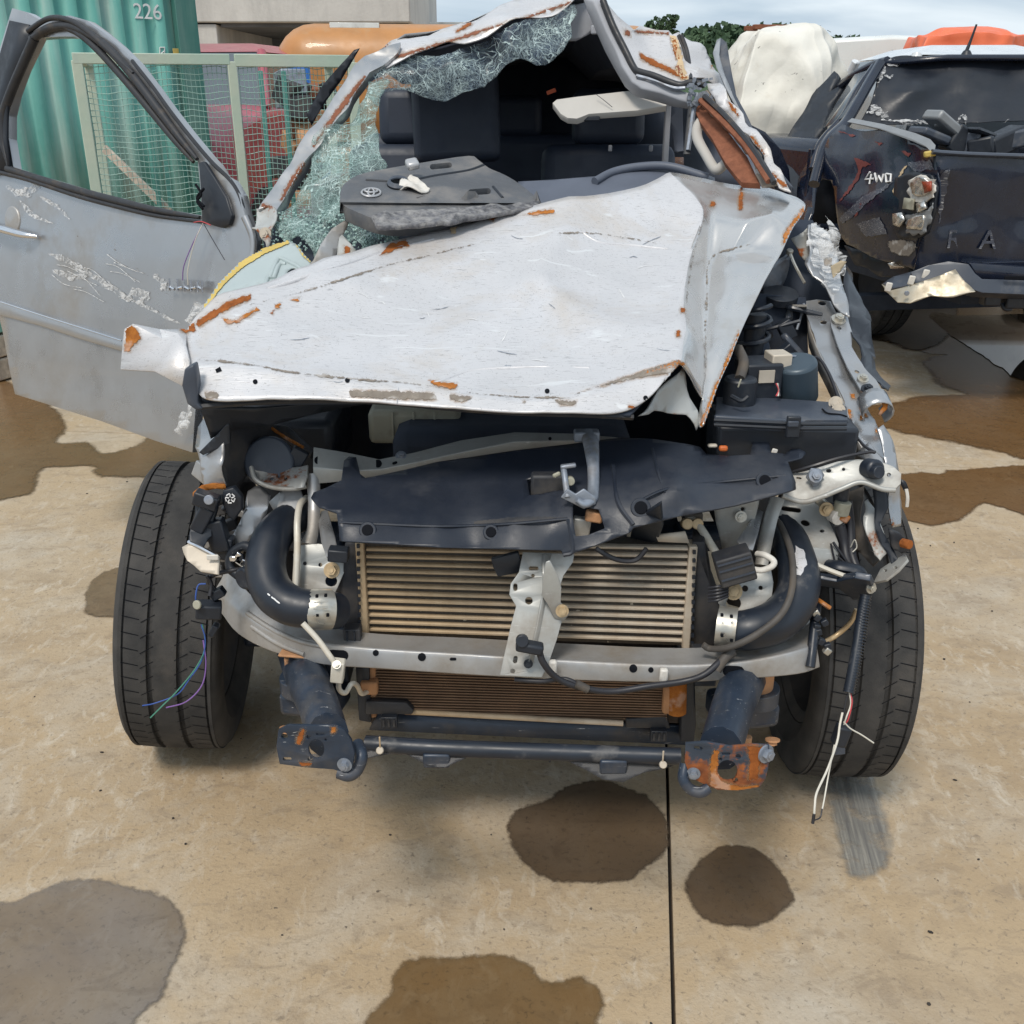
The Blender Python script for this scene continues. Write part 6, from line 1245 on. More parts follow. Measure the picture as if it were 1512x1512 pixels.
# left A-pillar
apd = rbf([(384, 308, 2.92), (548, 86, 3.36), (470, 185, 3.16), (600, 75, 3.38)])
apl = sheet('a_pillar', [(383, 310), (388, 298), (412, 262), (446, 210), (478, 165), (505, 128), (524, 98), (538, 84), (552, 78), (578, 66), (592, 62), (588, 78), (566, 96), (546, 106), (538, 118), (516, 152), (490, 186), (462, 226), (436, 264), (416, 296), (408, 316), (396, 306)], apd, M['silver'], T, step=10, thick=.035, crumple=.008, cscale=14, bevel=.004)
alb = bvh_of([apl])
for k, pts in enumerate(([(540, 112), (520, 138), (494, 172), (462, 218)], [(450, 240), (432, 266), (414, 298)], [(385, 302), (396, 306), (404, 312)])): patch('rust_patch', line_loop(pts, 6, k), alb, M['rust_brown'], apl, 4, .0015, 1, k)
sheet('pillar_foot', [(368, 326), (380, 304), (398, 302), (408, 316), (402, 332), (408, 350), (396, 368), (378, 362), (366, 340)], rbf([(368, 326, 2.86), (398, 302, 2.9), (396, 368, 2.72)]), M['primer_rust'], T, step=6, thick=.004, crumple=.035, cscale=14, seed=4); bolt(P(392, 345, 2.77), (-.2, -1, .2), .011, M['alu_pale'], T)
sheet('rear_pillar_wrap', [(452, 172), (478, 130), (508, 92), (526, 72), (534, 70), (526, 84), (505, 122), (478, 158), (458, 186)], 3.55, M['poly_black'], T, step=9, thick=.01, crumple=.015)
# windscreen remnants
gl = rbf([(400, 318, 2.96), (548, 100, 3.36), (560, 240, 3.02), (470, 215, 3.12), (560, 330, 2.86), (400, 350, 2.84), (600, 345, 2.78)])
sheet('windscreen', jag([(404, 318), (436, 268), (470, 220), (510, 164), (540, 118), (552, 104), (566, 108), (560, 128), (548, 140), (550, 168), (553, 196), (556, 222), (563, 246), (545, 258), (535, 272), (515, 275), (505, 300), (500, 322), (470, 318), (440, 330), (415, 332)], 2.5, 9, 3), gl, M['glass_green'], T, step=9, thick=.005, crumple=.045, cscale=9, seed=7)
sheet('windscreen_lower', jag([(398, 330), (430, 322), (470, 316), (502, 305), (530, 318), (560, 325), (585, 335), (570, 348), (552, 345), (545, 372), (520, 360), (490, 362), (462, 375), (440, 360), (415, 362), (400, 350)], 3, 8, 5), lambda u, v: gl(u, v) - .03, M['glass_green'], T, step=8, thick=.005, crumple=.04, cscale=12, seed=9)
gu = rbf([(548, 102, 3.37), (700, 54, 3.39), (850, 6, 3.41), (620, 136, 3.33), (730, 122, 3.33), (810, 100, 3.34), (835, 40, 3.38)])
sheet('windscreen_upper', jag([(548, 102), (600, 84), (660, 66), (720, 48), (790, 26), (848, 6), (852, 16), (842, 30), (838, 50), (826, 62), (818, 82), (806, 102), (796, 103), (780, 95), (765, 100), (748, 110), (730, 120), (700, 133), (670, 137), (640, 136), (615, 138), (590, 135), (572, 140), (562, 155), (552, 140), (545, 122)], 2, 8, 8), gu, M['glass_dark'], T, step=8, thick=.005, crumple=.045, cscale=8, seed=11)
bm = bmesh.new(); rq = random.Random(31)
for k in range(520):      # crumbs of safety glass along the cowl
    u, v = rq.uniform(400, 590), rq.uniform(312, 372); p = P(u, v, gl(u, v) - .045 + rq.uniform(-.02, .01)); s = rq.uniform(.003, .008)
    q = bmesh.ops.create_cube(bm, size=1)['verts']; bmesh.ops.transform(bm, matrix=Matrix.Translation(p) @ Matrix.Rotation(rq.uniform(0, 6), 4, V((rq.random(), rq.random(), rq.random() + .1))) @ Matrix.Diagonal((s, s * .7, s * .6, 1)), verts=q)
def crumb():
    m = N('glass_crumb'); m.set(col=(0.45, 0.62, 0.58), rough=.2, alpha=.75); return m.m
M['crumb'] = crumb(); tag(from_bm('glass_crumbs', bm, M['crumb'], T, smooth=None), kind='stuff')
# bent inner panels in front of the windscreen, left
ip = sheet('wing_inner_panel', [(294, 474), (302, 448), (322, 418), (350, 393), (386, 371), (424, 357), (436, 362), (448, 376), (462, 389), (446, 404), (420, 420), (380, 440), (330, 462)], rbf([(294, 474, 2.32), (424, 357, 2.70), (462, 389, 2.55), (330, 462, 2.24), (380, 405, 2.50)]), M['pale_panel'], T, [slot(432, 402, 16, 12, -35)], 9, .004, crumple=.006)
ipb = bvh_of([ip])
patch('yellow_sealant', [(292, 474), (302, 446), (322, 416), (350, 391), (386, 369), (424, 355), (428, 360), (390, 376), (356, 398), (330, 422), (310, 450), (299, 474)], ipb, M['sealant'], ip, 5, .0025, .6, 2); patch('yellow_sealant', [(436, 362), (442, 366), (460, 384), (458, 389), (446, 378)], ipb, M['sealant'], ip, 4, .0025, .4, 3)
for lp in ([(398, 412), (408, 388), (414, 382), (428, 388), (440, 394), (446, 400)], [(404, 412), (412, 392), (422, 390)], [(396, 408), (392, 424), (400, 428)]):
    q = [ipb.ray_cast(V((0, 0, CAMH)), ray(u, v).normalized())[0] for u, v in lp]; q = [x for x in q if x]
    if len(q) > 1: tube('pressed_rib', q, .006, M['pale_panel'], ip, seg=8)
sheet('torn_fin', [(418, 422), (444, 404), (462, 384), (474, 360), (490, 338), (518, 318), (512, 336), (504, 352), (498, 370), (490, 392), (455, 408)], rbf([(418, 422, 2.36), (518, 318, 2.62), (498, 370, 2.52), (462, 384, 2.46)]), M['silver_dirty'], T, step=8, thick=.004, crumple=.004); sheet('torn_fin', [(500, 352), (505, 346), (520, 362), (534, 384), (515, 388), (494, 393), (498, 372)], rbf([(500, 352, 2.55), (534, 384, 2.50), (494, 393, 2.48)]), M['primer_rust'], T, step=8, thick=.004)
patch('rust_patch', [(508, 362), (516, 366), (518, 384), (512, 386), (510, 374)], bvh_of([o for o in T.children if o.name.startswith('torn_fin')]), M['rust'], T, 4, .002, .8)
# ---- open front door
dpl = Pl((372, 340, 3.0), (283, 668, 3.02), (10, 300, 3.80))
OUT = [(18, 12), (40, 18), (60, 30), (78, 24), (104, 23), (128, 30), (150, 46), (176, 68), (200, 92), (226, 126), (252, 162), (280, 198), (310, 234), (340, 264), (354, 288), (360, 312), (366, 332), (374, 352), (372, 372), (366, 395), (340, 420), (318, 450), (300, 490), (292, 560), (284, 668), (230, 651), (150, 622), (80, 600), (22, 582), (14, 545), (4, 490), (-14, 420), (-30, 340), (-34, 262), (-26, 180), (-6, 90)]
WIN = [(20, 248), (13, 205), (13, 170), (20, 140), (34, 102), (56, 56), (84, 54), (110, 54), (140, 66), (165, 84), (200, 122), (250, 186), (292, 238), (296, 280), (298, 318), (240, 308), (180, 296), (100, 272)]
def dY(u, v):
    b = dpl.Y(u, v); return b - .02 * max(0, 1 - abs((v - 380) / 180.0)) if v > 260 else b
door = sheet('front_door', OUT, dY, M['silver'], T, [WIN], 16, .03, bevel=.004, smooth=60)
dbv = bvh_of([door])
def on(b, pts, lift=0.0):
    r_ = []
    for u, v in pts:
        h = b.ray_cast(V((0, 0, CAMH)), ray(u, v).normalized())
        if h[0] is not None: r_.append(h[0] + (h[1] if h[1].y < 0 else -h[1]) * lift)
    return r_
dn = dpl.n
def dpt(u, v, l=.0): return dpl.at(u, v) + dn * l
for off_, r_, pts in ((.012, .014, [(52, 60), (75, 44), (105, 40), (130, 48), (152, 62), (178, 86), (205, 118), (240, 164), (270, 204), (296, 236)]), (.02, .009, [(50, 48), (80, 30), (110, 32), (140, 50), (170, 78), (205, 110)]), (.01, .012, [(92, 38), (120, 50), (150, 76), (188, 118), (225, 162), (262, 208), (290, 240)]),
                      (.012, .016, [(56, 58), (38, 98), (20, 140), (10, 172), (10, 210), (18, 246)]), (.012, .013, [(16, 250), (60, 264), (120, 282), (180, 298), (240, 312), (300, 322)]), (.016, .008, [(-20, 250), (40, 264), (120, 290), (180, 306), (240, 320), (330, 332)])):
    tube('window_seal', [dpt(u, v, off_) for u, v in pts], [r_] * (len(pts) - 2) + [r_ * .8, r_ * .45], M['seal'], door, seg=8)
sheet('pillar_trim', [(-30, 262), (-24, 180), (-4, 92), (14, 30), (42, 36), (44, 60), (28, 105), (10, 150), (8, 205), (14, 250)], lambda u, v: dpl.Y(u, v) - .035, M['black'], door, step=0, thick=.01); 
sheet('mirror_mount', [(293, 240), (300, 238), (316, 262), (334, 292), (342, 318), (338, 332), (325, 336), (298, 328), (296, 280)], lambda u, v: dpl.Y(u, v) - .035, M['black'], door, step=0, thick=.014, bevel=.003)
for pts in ([(310, 276), (318, 290), (312, 300), (320, 312)], [(322, 282), (312, 296), (322, 308)]): tube('mirror_hole', [dpt(u, v, .05) for u, v in pts], .004, M['hole'], door, seg=6)
tube('frame_edge', [dpt(u, v, .002) for u, v in ((196, 90), (226, 128), (252, 164), (280, 200), (312, 238), (342, 268), (357, 296), (364, 330))], .006, M['seal'], door, seg=6)
ms = sheet('side_moulding', [(-30, 436), (0, 444), (60, 464), (120, 482), (182, 502), (186, 512), (182, 520), (120, 502), (60, 482), (0, 466), (-30, 456)], lambda u, v: dY(u, v) - .018, M['silver'], door, step=0, thick=.018, bevel=.005)
tube('moulding_line', on(bvh_of([ms]), [(2, 446), (60, 465), (120, 484), (180, 503)], .001), .003, M['chrome'], ms, seg=6)
hn = empty('handle', dpt(30, 342), parent=door)
tube('grip', [dpt(-30, 325, .03), dpt(0, 335, .045), (dpt(30, 342, .05)), dpt(52, 348, .045), dpt(64, 350, .02)], [.013, .016, .017, .016, .009], M['chrome'], hn, seg=12, flat=.8); bm = bmesh.new(); cylbm(bm, dpt(22, 326, .006), dn, .05, .012, 24); from_bm('handle_cup', bm, M['silver_dirty'], hn, bevel=.004)
bd = empty('badge', dpt(285, 424), parent=door)
for k, u in enumerate((262, 274, 284, 294, 304, 310)):
    a, b = dpt(u, 412 + k * .8, .03), dpt(u + 1, 430 + k * .6, .03); tube('badge_letter', [a, b], .0065, M['chrome'], bd, seg=8, smooth=0, flat=.5)
    if k < 5: tube('badge_letter', [dpt(u, 424 + (k % 2) * 3, .03), dpt(u + 8, 428 - (k % 2) * 3, .03)], .0045, M['chrome'], bd, seg=6, smooth=0)
for k, (pts, wd) in enumerate((([(72, 374), (100, 385), (130, 402), (160, 420), (185, 438), (200, 445)], 12), ([(78, 398), (105, 408), (130, 408)], 12), ([(185, 438), (215, 452), (250, 470), (268, 478)], 6), ([(10, 275), (30, 285), (48, 280), (60, 258)], 14), ([(30, 296), (50, 318), (80, 330)], 8), ([(60, 290), (85, 305), (105, 325)], 6), ([(190, 438), (205, 430), (215, 440), (205, 448)], 16), ([(228, 405), (236, 412), (245, 422), (238, 428)], 12))):
    patch('cling_film', line_loop(pts, wd, k + 60), dbv, M['film'], door, 5, .003, 1.5, k)
for k in range(10):
    rq = random.Random(k + 70); u, v = rq.uniform(70, 180), rq.uniform(370, 430); tube('film_strand', on(dbv, [(u, v), (u + 18, v + 8 + rq.uniform(-6, 6)), (u + 44, v + 22 + rq.uniform(-8, 8))], .004) or [dpt(u, v), dpt(u + 5, v)], .0014, M['film'], door, seg=5)
for k, pts in enumerate(([(145, 350), (165, 365), (175, 374)], [(184, 382), (205, 398), (228, 412)], [(60, 316), (75, 332), (85, 340)], [(100, 335), (116, 350), (122, 366)], [(225, 418), (240, 430), (255, 438)])): patch('scratch', line_loop(pts, 2.2, k), dbv, M['chipped'], door, 5, .0015)
sheet('cling_film', jag([(262, 620), (276, 596), (284, 600), (280, 630), (270, 645), (256, 640)], 3, 5, 3), lambda u, v: dpl.Y(u, v) - .06, M['film'], door, step=5, thick=.001, crumple=.02, cscale=25); sheet('cling_film', jag([(272, 470), (290, 446), (304, 442), (300, 465), (282, 478)], 2, 5, 3), lambda u, v: dpl.Y(u, v) - .05, M['film'], door, step=5, thick=.001, crumple=.02, cscale=25)
tube('wire', [dpt(316, 332, .04), dpt(304, 365, .05), dpt(292, 395, .05), dpt(286, 415, .04)], .0016, M['wire_purple'], door, seg=5); tube('wire', [dpt(316, 332, .04), dpt(308, 360, .05), dpt(298, 400, .05), dpt(294, 422, .04)], .0016, M['wire_white'], door, seg=5)
tube('wire', [dpt(318, 334, .04), dpt(332, 355, .045), dpt(344, 385, .03)], .0012, M['wire_black'], door, seg=5); tube('wire', [dpt(305, 331, .045), dpt(318, 330, .05), dpt(330, 335, .045)], .0016, M['wire_red'], door, seg=5)
tubeP('door_hinge_edge', [(362, 320, 2.98), (374, 350, 2.96), (374, 376, 2.95), (368, 392, 2.94)], .012, M['silver'], T, seg=8)
box('sill', (-.80, 4.0, .56), (.08, 1.7, .10), M['silver'], T); box('sill', (.80, 4.0, .56), (.08, 1.7, .10), M['silver'], T); box('right_door', (.80, 4.0, .90), (.06, 1.6, .62), M['silver'], T, bevel=.03)
# load bed behind the cab
box('bed_floor', (0, 5.6, .70), (1.5, 1.4, .05), M['silver_dirty'], T); box('bed_side', (-.78, 5.6, .92), (.05, 1.4, .42), M['silver'], T); box('bed_side', (.78, 5.6, .92), (.05, 1.4, .42), M['silver'], T); box('bed_front', (0, 4.95, .92), (1.5, .05, .42), M['silver'], T); box('tailgate', (0, 6.32, .92), (1.5, .05, .42), M['silver'], T)
# ---- right side: apron rail, strips, fender skin
rdp = rbf([(1190, 443, 2.62), (1228, 444, 2.60), (1197, 485, 2.50), (1240, 500, 2.45), (1223, 543, 2.34), (1262, 565, 2.28), (1252, 604, 2.18), (1290, 620, 2.13), (1276, 660, 2.04), (1318, 700, 1.95)])
rail = sheet('apron_rail', [(1190, 443), (1207, 440), (1228, 444), (1238, 470), (1242, 500), (1254, 535), (1264, 565), (1276, 590), (1291, 618), (1298, 645), (1312, 676), (1320, 702), (1302, 692), (1280, 670), (1262, 642), (1251, 606), (1239, 577), (1223, 545), (1207, 513), (1197, 486), (1191, 460)], rdp, M['silver'], T, [circ(1214, 446, 6, 3.5, a=15), circ(1215, 476, 5, 3.5)], 9, .004, crumple=.006, cscale=15, bevel=.001)
loft('rail_wall', [[(1191, 445, 2.62), (1192, 470, 2.66)], [(1197, 486, 2.50), (1196, 512, 2.56)], [(1207, 513, 2.42), (1206, 540, 2.48)], [(1223, 545, 2.33), (1222, 572, 2.39)], [(1239, 577, 2.25), (1238, 606, 2.30)], [(1251, 606, 2.17), (1250, 640, 2.22)], [(1262, 642, 2.09), (1260, 672, 2.13)], [(1280, 670, 2.02), (1276, 692, 2.05)]], M['silver_dirty'], T, solid=.003)
strip = sheet('wing_strip', [(1225, 469), (1236, 462), (1252, 466), (1258, 490), (1259, 512), (1267, 528), (1277, 542), (1293, 562), (1309, 590), (1300, 594), (1284, 586), (1270, 578), (1260, 560), (1250, 538), (1237, 509), (1227, 484)], lambda u, v: rdp(u, v) - .035, M['silver'], T, [circ(1239, 484, 4, 2.5, a=20), circ(1266, 549, 4, 2.5, a=25)], 8, .004, crumple=.005, cscale=15, bevel=.001)
bolt(P(1238, 472, rdp(1238, 472) - .045), (.1, -.5, .9), .012, M['steel'], strip); bolt(P(1274, 559, rdp(1274, 559) - .045), (.1, -.5, .9), .009, M['steel'], strip); bolt(P(1281, 575, rdp(1281, 575) - .045), (.1, -.5, .9), .010, M['black'], strip)
loft('torn_pipe_end', [[P(1288 + t * 6, 590 + t * 14, 2.15 - t * .03) + V((.034 * math.cos(a), -.012 * math.sin(a), .030 * math.sin(a))) for a in [x * math.pi / 8 - .9 for x in range(13)]] for t in (0, .5, 1, 1.5)], M['silver'], T, raw=True, solid=.003)
rlb = bvh_of([rail])
for k, lp in enumerate(([(1255, 582), (1262, 584), (1263, 590), (1257, 588)], [(1270, 612), (1274, 616), (1273, 624), (1270, 620)], [(1275, 610), (1281, 614), (1282, 618), (1277, 616)], [(1290, 634), (1300, 637), (1302, 641), (1293, 638)], [(1252, 600), (1256, 608), (1258, 622), (1253, 618)])): patch('rust_patch', lp, rlb, M['rust_bright'], rail, 3, .0014, .6, k)
sheet('rust_lip', [(1302, 592), (1312, 594), (1310, 604), (1300, 614), (1297, 612), (1304, 600)], 2.10, M['rust_bright'], T, step=5, thick=.004)
# front corner spear and fender skin
sheet('corner_skin', [(1297, 634), (1306, 628), (1312, 640), (1322, 672), (1329, 705), (1332, 745), (1329, 776), (1319, 776), (1314, 745), (1310, 700), (1302, 662)], rbf([(1300, 634, 2.02), (1322, 672, 1.99), (1329, 776, 1.93), (1310, 700, 1.95)]), M['silver'], T, step=8, thick=.003, crumple=.006, cscale=18)
sheet('corner_gusset', [(1262, 672), (1284, 652), (1292, 664), (1306, 676), (1318, 692), (1300, 690), (1282, 682)], rbf([(1262, 672, 2.02), (1290, 655, 2.02), (1316, 692, 1.94)]), M['silver'], T, step=8, thick=.003, crumple=.006, cscale=20)
hbk = sheet('headlamp_crossbar', [(1164, 692), (1176, 698), (1200, 692), (1236, 682), (1268, 677), (1286, 678), (1304, 684), (1318, 690), (1329, 700), (1329, 714), (1320, 723), (1302, 721), (1284, 716), (1271, 711), (1255, 716), (1240, 721), (1205, 735), (1184, 740), (1165, 735), (1152, 728), (1176, 722), (1174, 708)], rbf([(1164, 692, 1.96), (1176, 735, 1.91), (1271, 677, 1.94), (1271, 711, 1.90), (1329, 705, 1.88), (1236, 700, 1.925)]), M['primer'], T, [circ(1224, 695, 4, 3), circ(1246, 693, 2.5), circ(1312, 703, 3), slot(1180, 706, 8, 3, 10)], 8, .005, crumple=.004, cscale=15, bevel=.0015)
tubeP('crossbar_flange', [(1155, 732, 1.90), (1184, 741, 1.895), (1210, 735, 1.89), (1242, 722, 1.885), (1271, 712, 1.885), (1302, 722, 1.87), (1322, 724, 1.865)], .0055, M['primer'], T, seg=8)
cyl('rubber_stop', P(1287, 692, 1.905), V((.3, -1, .25)), .020, .035, M['rubber'], T, 22, bevel=.006); cyl('stop_cap', P(1294, 697, 1.882), V((.3, -1, .25)), .013, .02, M['rubber'], T, 18)
sheet('spring_nut', [(1190, 706), (1198, 692), (1212, 693), (1218, 702), (1208, 718), (1203, 724), (1196, 712)], 1.915, M['steel_dull'], T, step=0, thick=.006, bevel=.002); bolt(P(1204, 703, 1.905), (0, -1, .6), .009, M['steel_dull'], T)
tubeP('hood_cable', [(1165, 698, 1.95), (1200, 688, 1.93), (1240, 676, 1.93), (1280, 668, 1.94), (1292, 668, 1.94)], .0035, M['wire_black'], T, seg=6); tubeP('hood_cable', [(1292, 668, 1.94), (1276, 658, 1.98), (1262, 640, 2.05), (1256, 620, 2.1)], .003, M['wire_black'], T, seg=6)
cp = sheet('slotted_panel', [(1142, 735), (1178, 738), (1202, 736), (1215, 752), (1230, 782), (1238, 802), (1238, 812), (1190, 806), (1168, 798), (1150, 775), (1140, 755)], rbf([(1142, 735, 2.02), (1202, 736, 2.0), (1238, 805, 1.93), (1168, 798, 1.93)]), M['primer'], T, [slot(1168, 752, 30, 7, 8), circ(1189, 772, 7, 4.5, a=20), slot(1170, 783, 26, 8, 12), circ(1214, 784, 3.5, 2.5), slot(1153, 763, 9, 4)], 9, .004, bevel=.001)
sheet('lower_box', [(1166, 800), (1190, 806), (1238, 812), (1236, 832), (1232, 846), (1200, 842), (1180, 832), (1170, 815)], rbf([(1166, 800, 1.925), (1238, 812, 1.92), (1232, 846, 1.90)]), M['primer'], T, step=12, thick=.004)
sheet('bent_sheet', [(1278, 742), (1284, 738), (1290, 760), (1297, 778), (1306, 795), (1308, 815), (1302, 830), (1290, 816), (1280, 790), (1274, 765)], rbf([(1280, 740, 1.95), (1308, 815, 1.87), (1280, 790, 1.90)]), M['primer_rust'], T, step=7, thick=.004, crumple=.012, cscale=20)
sheet('inner_wing', [(1256, 724), (1276, 716), (1280, 740), (1272, 770), (1280, 800), (1298, 828), (1290, 840), (1262, 820), (1252, 780), (1258, 750)], rbf([(1256, 724, 2.0), (1276, 716, 1.99), (1290, 840, 1.90), (1252, 780, 1.97)]), M['rubber_dusty'], T, step=9, thick=.004, crumple=.012, cscale=16)
sheet('plastic_liner', [(1285, 720), (1308, 722), (1310, 745), (1302, 770), (1312, 800), (1322, 826), (1312, 832), (1300, 800), (1290, 760)], rbf([(1285, 720, 1.93), (1308, 722, 1.92), (1318, 830, 1.86)]), M['black'], T, step=9, thick=.005, crumple=.01, cscale=16)
sheet('corner_bracket', [(1300, 840), (1318, 828), (1336, 818), (1340, 826), (1326, 842), (1308, 856), (1290, 860), (1296, 848)], rbf([(1300, 840, 1.87), (1338, 820, 1.85), (1290, 860, 1.84)]), M['primer'], T, [circ(1307, 842, 3, 2), circ(1322, 838, 3, 2)], 8, .005, bevel=.001)
sheet('black_clip', [(1314, 780), (1330, 786), (1344, 800), (1342, 812), (1332, 816), (1318, 806)], 1.86, M['black_dusty'], T, step=8, thick=.012, crumple=.008); cyl('rusty_bolt', P(1338, 803, 1.845), (.5, -1, .2), .010, .02, M['rust'], T, 8)
patch('rust_patch', [(1310, 764), (1316, 766), (1320, 776), (1312, 778)], bvh_of([o for o in T.children if o.name.startswith('corner_skin')]), M['rust'], T, 3, .0015, .6)
sheet('trim_clip', [(1330, 708), (1338, 712), (1342, 722), (1336, 726), (1332, 718)], 1.90, M['black'], T, step=0, thick=.008); tubeP('trim_tail', [(1338, 722, 1.895), (1340, 735, 1.89), (1339, 748, 1.89)], .0035, M['white_plastic'], T, seg=6)
# headlamp wiring cluster on the right
wq = random.Random(44)
cyl('wire_boot', P(1243, 725, 1.96), (0, 0, 1), .016, .05, M['rubber'], T, 16); cyl('white_plug', P(1243, 750, 1.945), (.1, 0, 1), .017, .028, M['cream'], T, 18); box('rust_plug', P(1246, 764, 1.94), (.022, .016, .018), M['rust_bright'], T, ry(30)); cyl('lamp_socket', P(1234, 762, 1.945), (.3, -1, 0), .016, .025, M['white_plastic'], T, 16)
tubeP('wire_loom', [(1240, 775, 1.95), (1246, 800, 1.94), (1250, 825, 1.92), (1262, 850, 1.90), (1275, 870, 1.88)], .012, M['wire_black'], T, seg=8); tubeP('wire_loom', [(1252, 740, 1.97), (1256, 780, 1.95), (1258, 820, 1.92), (1270, 850, 1.89)], .010, M['wire_black'], T, seg=8)
for k in range(7):
    a = wq.uniform(0, 6); tubeP('loose_wire', [(1235 + wq.uniform(-12, 20), 820 + wq.uniform(-20, 15), 1.92), (1250 + wq.uniform(-15, 15), 838 + wq.uniform(-10, 10), 1.90), (1262 + wq.uniform(-15, 15), 850 + wq.uniform(-12, 12), 1.89), (1275 + wq.uniform(-10, 8), 866, 1.87)], wq.uniform(.002, .006), M['wire_black'], T, seg=6)
tubeP('wire', [(1256, 808, 1.92), (1262, 797, 1.91), (1265, 808, 1.91), (1259, 815, 1.91)], .0013, M['wire_white'], T, seg=5)
tg2 = box('zinc_hinge', P(1213, 742, 1.96), (.07, .008, .02), M['steel'], T, ry(42)); bolt(P(1220, 752, 1.945), (0, -1, .2), .010, M['bolt_tan'], T)
tubeP('washer_rod', [(1193, 828, 1.86), (1225, 842, 1.85), (1262, 856, 1.84)], .005, M['white_pipe'], T, seg=6); cyl('rod_tip', P(1196, 829, 1.857), (1, 0, -.4), .006, .014, M['rust'], T, 10)
sheet('blue_bracket', [(1198, 856), (1235, 862), (1262, 855), (1285, 858), (1292, 872), (1284, 886), (1262, 886), (1240, 872), (1200, 866)], rbf([(1198, 856, 1.86), (1290, 870, 1.82)]), M['frame_blue'], T, step=9, thick=.014, bevel=.003, crumple=.006); bolt(P(1286, 868, 1.815), (.4, -1, .2), .008, M['steel'], T)
tubeP('pad_foam', [(1222, 832, 1.90), (1240, 836, 1.88), (1268, 842, 1.87), (1280, 852, 1.87)], [.014, .018, .016, .01], M['rubber'], T, seg=10, flat=.6)
# loom hanging to the ground, right
tubeP('corrugated_conduit', [(1278, 880, 1.82), (1272, 910, 1.80), (1266, 950, 1.77), (1260, 985, 1.745), (1253, 1022, 1.72)], .0105, M['rubber'], T, seg=12)
bm = bmesh.new()
for k in range(34):
    t = k / 33; a = V(P(1278, 880, 1.82)).lerp(P(1253, 1022, 1.72), t); cylbm(bm, a + V((.004 * math.sin(t * 3.1), 0, 0)), (P(1278, 880, 1.82) - P(1253, 1022, 1.72)), .0118, .0018, 12)
from_bm('conduit_rings', bm, M['rubber'], T)
hp = box('hanging_plug', P(1242, 1085, 1.70), (.028, .025, .045), M['black'], T, ry(10), bevel=.004); box('plug_tail', P(1238, 1104, 1.70), (.022, .02, .022), M['grey_plastic'], hp, ry(-8), bevel=.002)
for col, pts in (('wire_white', [(1254, 1022, 1.72), (1256, 1040, 1.71), (1250, 1058, 1.70), (1246, 1070, 1.70)]), ('wire_red', [(1256, 1024, 1.72), (1258, 1038, 1.71), (1253, 1060, 1.70), (1249, 1068, 1.70)]), ('wire_black', [(1252, 1024, 1.72), (1247, 1045, 1.71), (1244, 1068, 1.70)]), ('wire_white', [(1246, 1066, 1.69), (1256, 1076, 1.69), (1272, 1085, 1.69), (1290, 1097, 1.69)]),
                 ('wire_white', [(1244, 1052, 1.70), (1240, 1070, 1.69), (1236, 1095, 1.67), (1222, 1135, 1.62), (1206, 1170, 1.57), (1203, 1190, 1.55), (1202, 1206, 1.54)]), ('wire_white', [(1232, 1100, 1.67), (1224, 1140, 1.62), (1217, 1180, 1.57), (1214, 1195, 1.55)]), ('wire_black', [(1214, 1194, 1.55), (1211, 1207, 1.54), (1203, 1211, 1.53)])): tubeP('hanging_wire', pts, .0022 if len(pts) == 7 else .0015, M[col], T, seg=6)
tubeP('wire_end', [(1202, 1202, 1.54), (1200, 1216, 1.535)], .003, M['wire_black'], T, seg=6, smooth=0)
tubeP('brake_hose', [(1265, 900, 1.92), (1255, 920, 1.92), (1235, 938, 1.92), (1214, 950, 1.90)], .0055, M['bolt_tan'], T, seg=8); tubeP('pipe_strut', [(1206, 890, 1.84), (1203, 920, 1.80), (1199, 960, 1.76), (1196, 985, 1.74)], .010, M['rubber'], T, seg=8)
tubeP('orange_rod', [(1200, 880, 1.83), (1214, 890, 1.82), (1226, 898, 1.815)], .0045, M['rust_bright'], T, seg=6)
for k in range(9): box('relay_scrap', P(1208 + wq.uniform(-6, 14), 905 + k * 7, 1.80 - k * .004), (.014, .012, .014), M[wq.choice(['black', 'black', 'steel', 'rubber'])], T, ry(wq.uniform(-40, 40)), bevel=.002)
sheet('beam_end_skin', [(1180, 905), (1200, 880), (1206, 900), (1204, 940), (1200, 955), (1176, 960), (1160, 950)], rbf([(1180, 905, 1.84), (1206, 890, 1.87), (1165, 952, 1.79)]), M['primer'], T, step=9, thick=.004)
# ---- engine bay, right: fuse box, hydraulic unit, strut spring
fz = box('fuse_box', P(1150, 650, 2.09), (.29, .17, .11), M['black'], T, rz(-3), bevel=.008)
lidc = P(1142, 606, 2.10); ld = sheet('fuse_box_lid', [(1058, 586), (1110, 586), (1180, 590), (1235, 594), (1250, 600), (1252, 620), (1190, 620), (1187, 622), (1120, 618), (1056, 614)], rbf([(1058, 586, 2.20), (1240, 592, 2.18), (1252, 620, 2.04), (1056, 614, 2.06)]), M['grey_plastic'], T, step=18, thick=.012, bevel=.003)
for v in (626, 633): tubeP('lid_ridge', [(1054, v - 6, 1.985), (1120, v - 3, 1.98), (1186, v, 1.975), (1250, v, 1.975)], .004, M['black'], fz, seg=6, smooth=0)
sheet('lid_step', [(1056, 614), (1120, 618), (1187, 622), (1187, 640), (1120, 636), (1054, 630)], 1.985, M['grey_plastic'], fz, step=0, thick=.012, bevel=.003); bk = box('lid_clip', P(1171, 630, 1.965), (.028, .012, .045), M['black'], fz, bevel=.003); box('clip_bar', P(1171, 626, 1.957), (.022, .006, .012), M['grey_plastic'], bk, bevel=.002)
tubeP('lid_crack', [(1214, 604, 2.105), (1222, 610, 2.08), (1240, 612, 2.075), (1250, 615, 2.06)], .002, M['hole'], ld, seg=5)
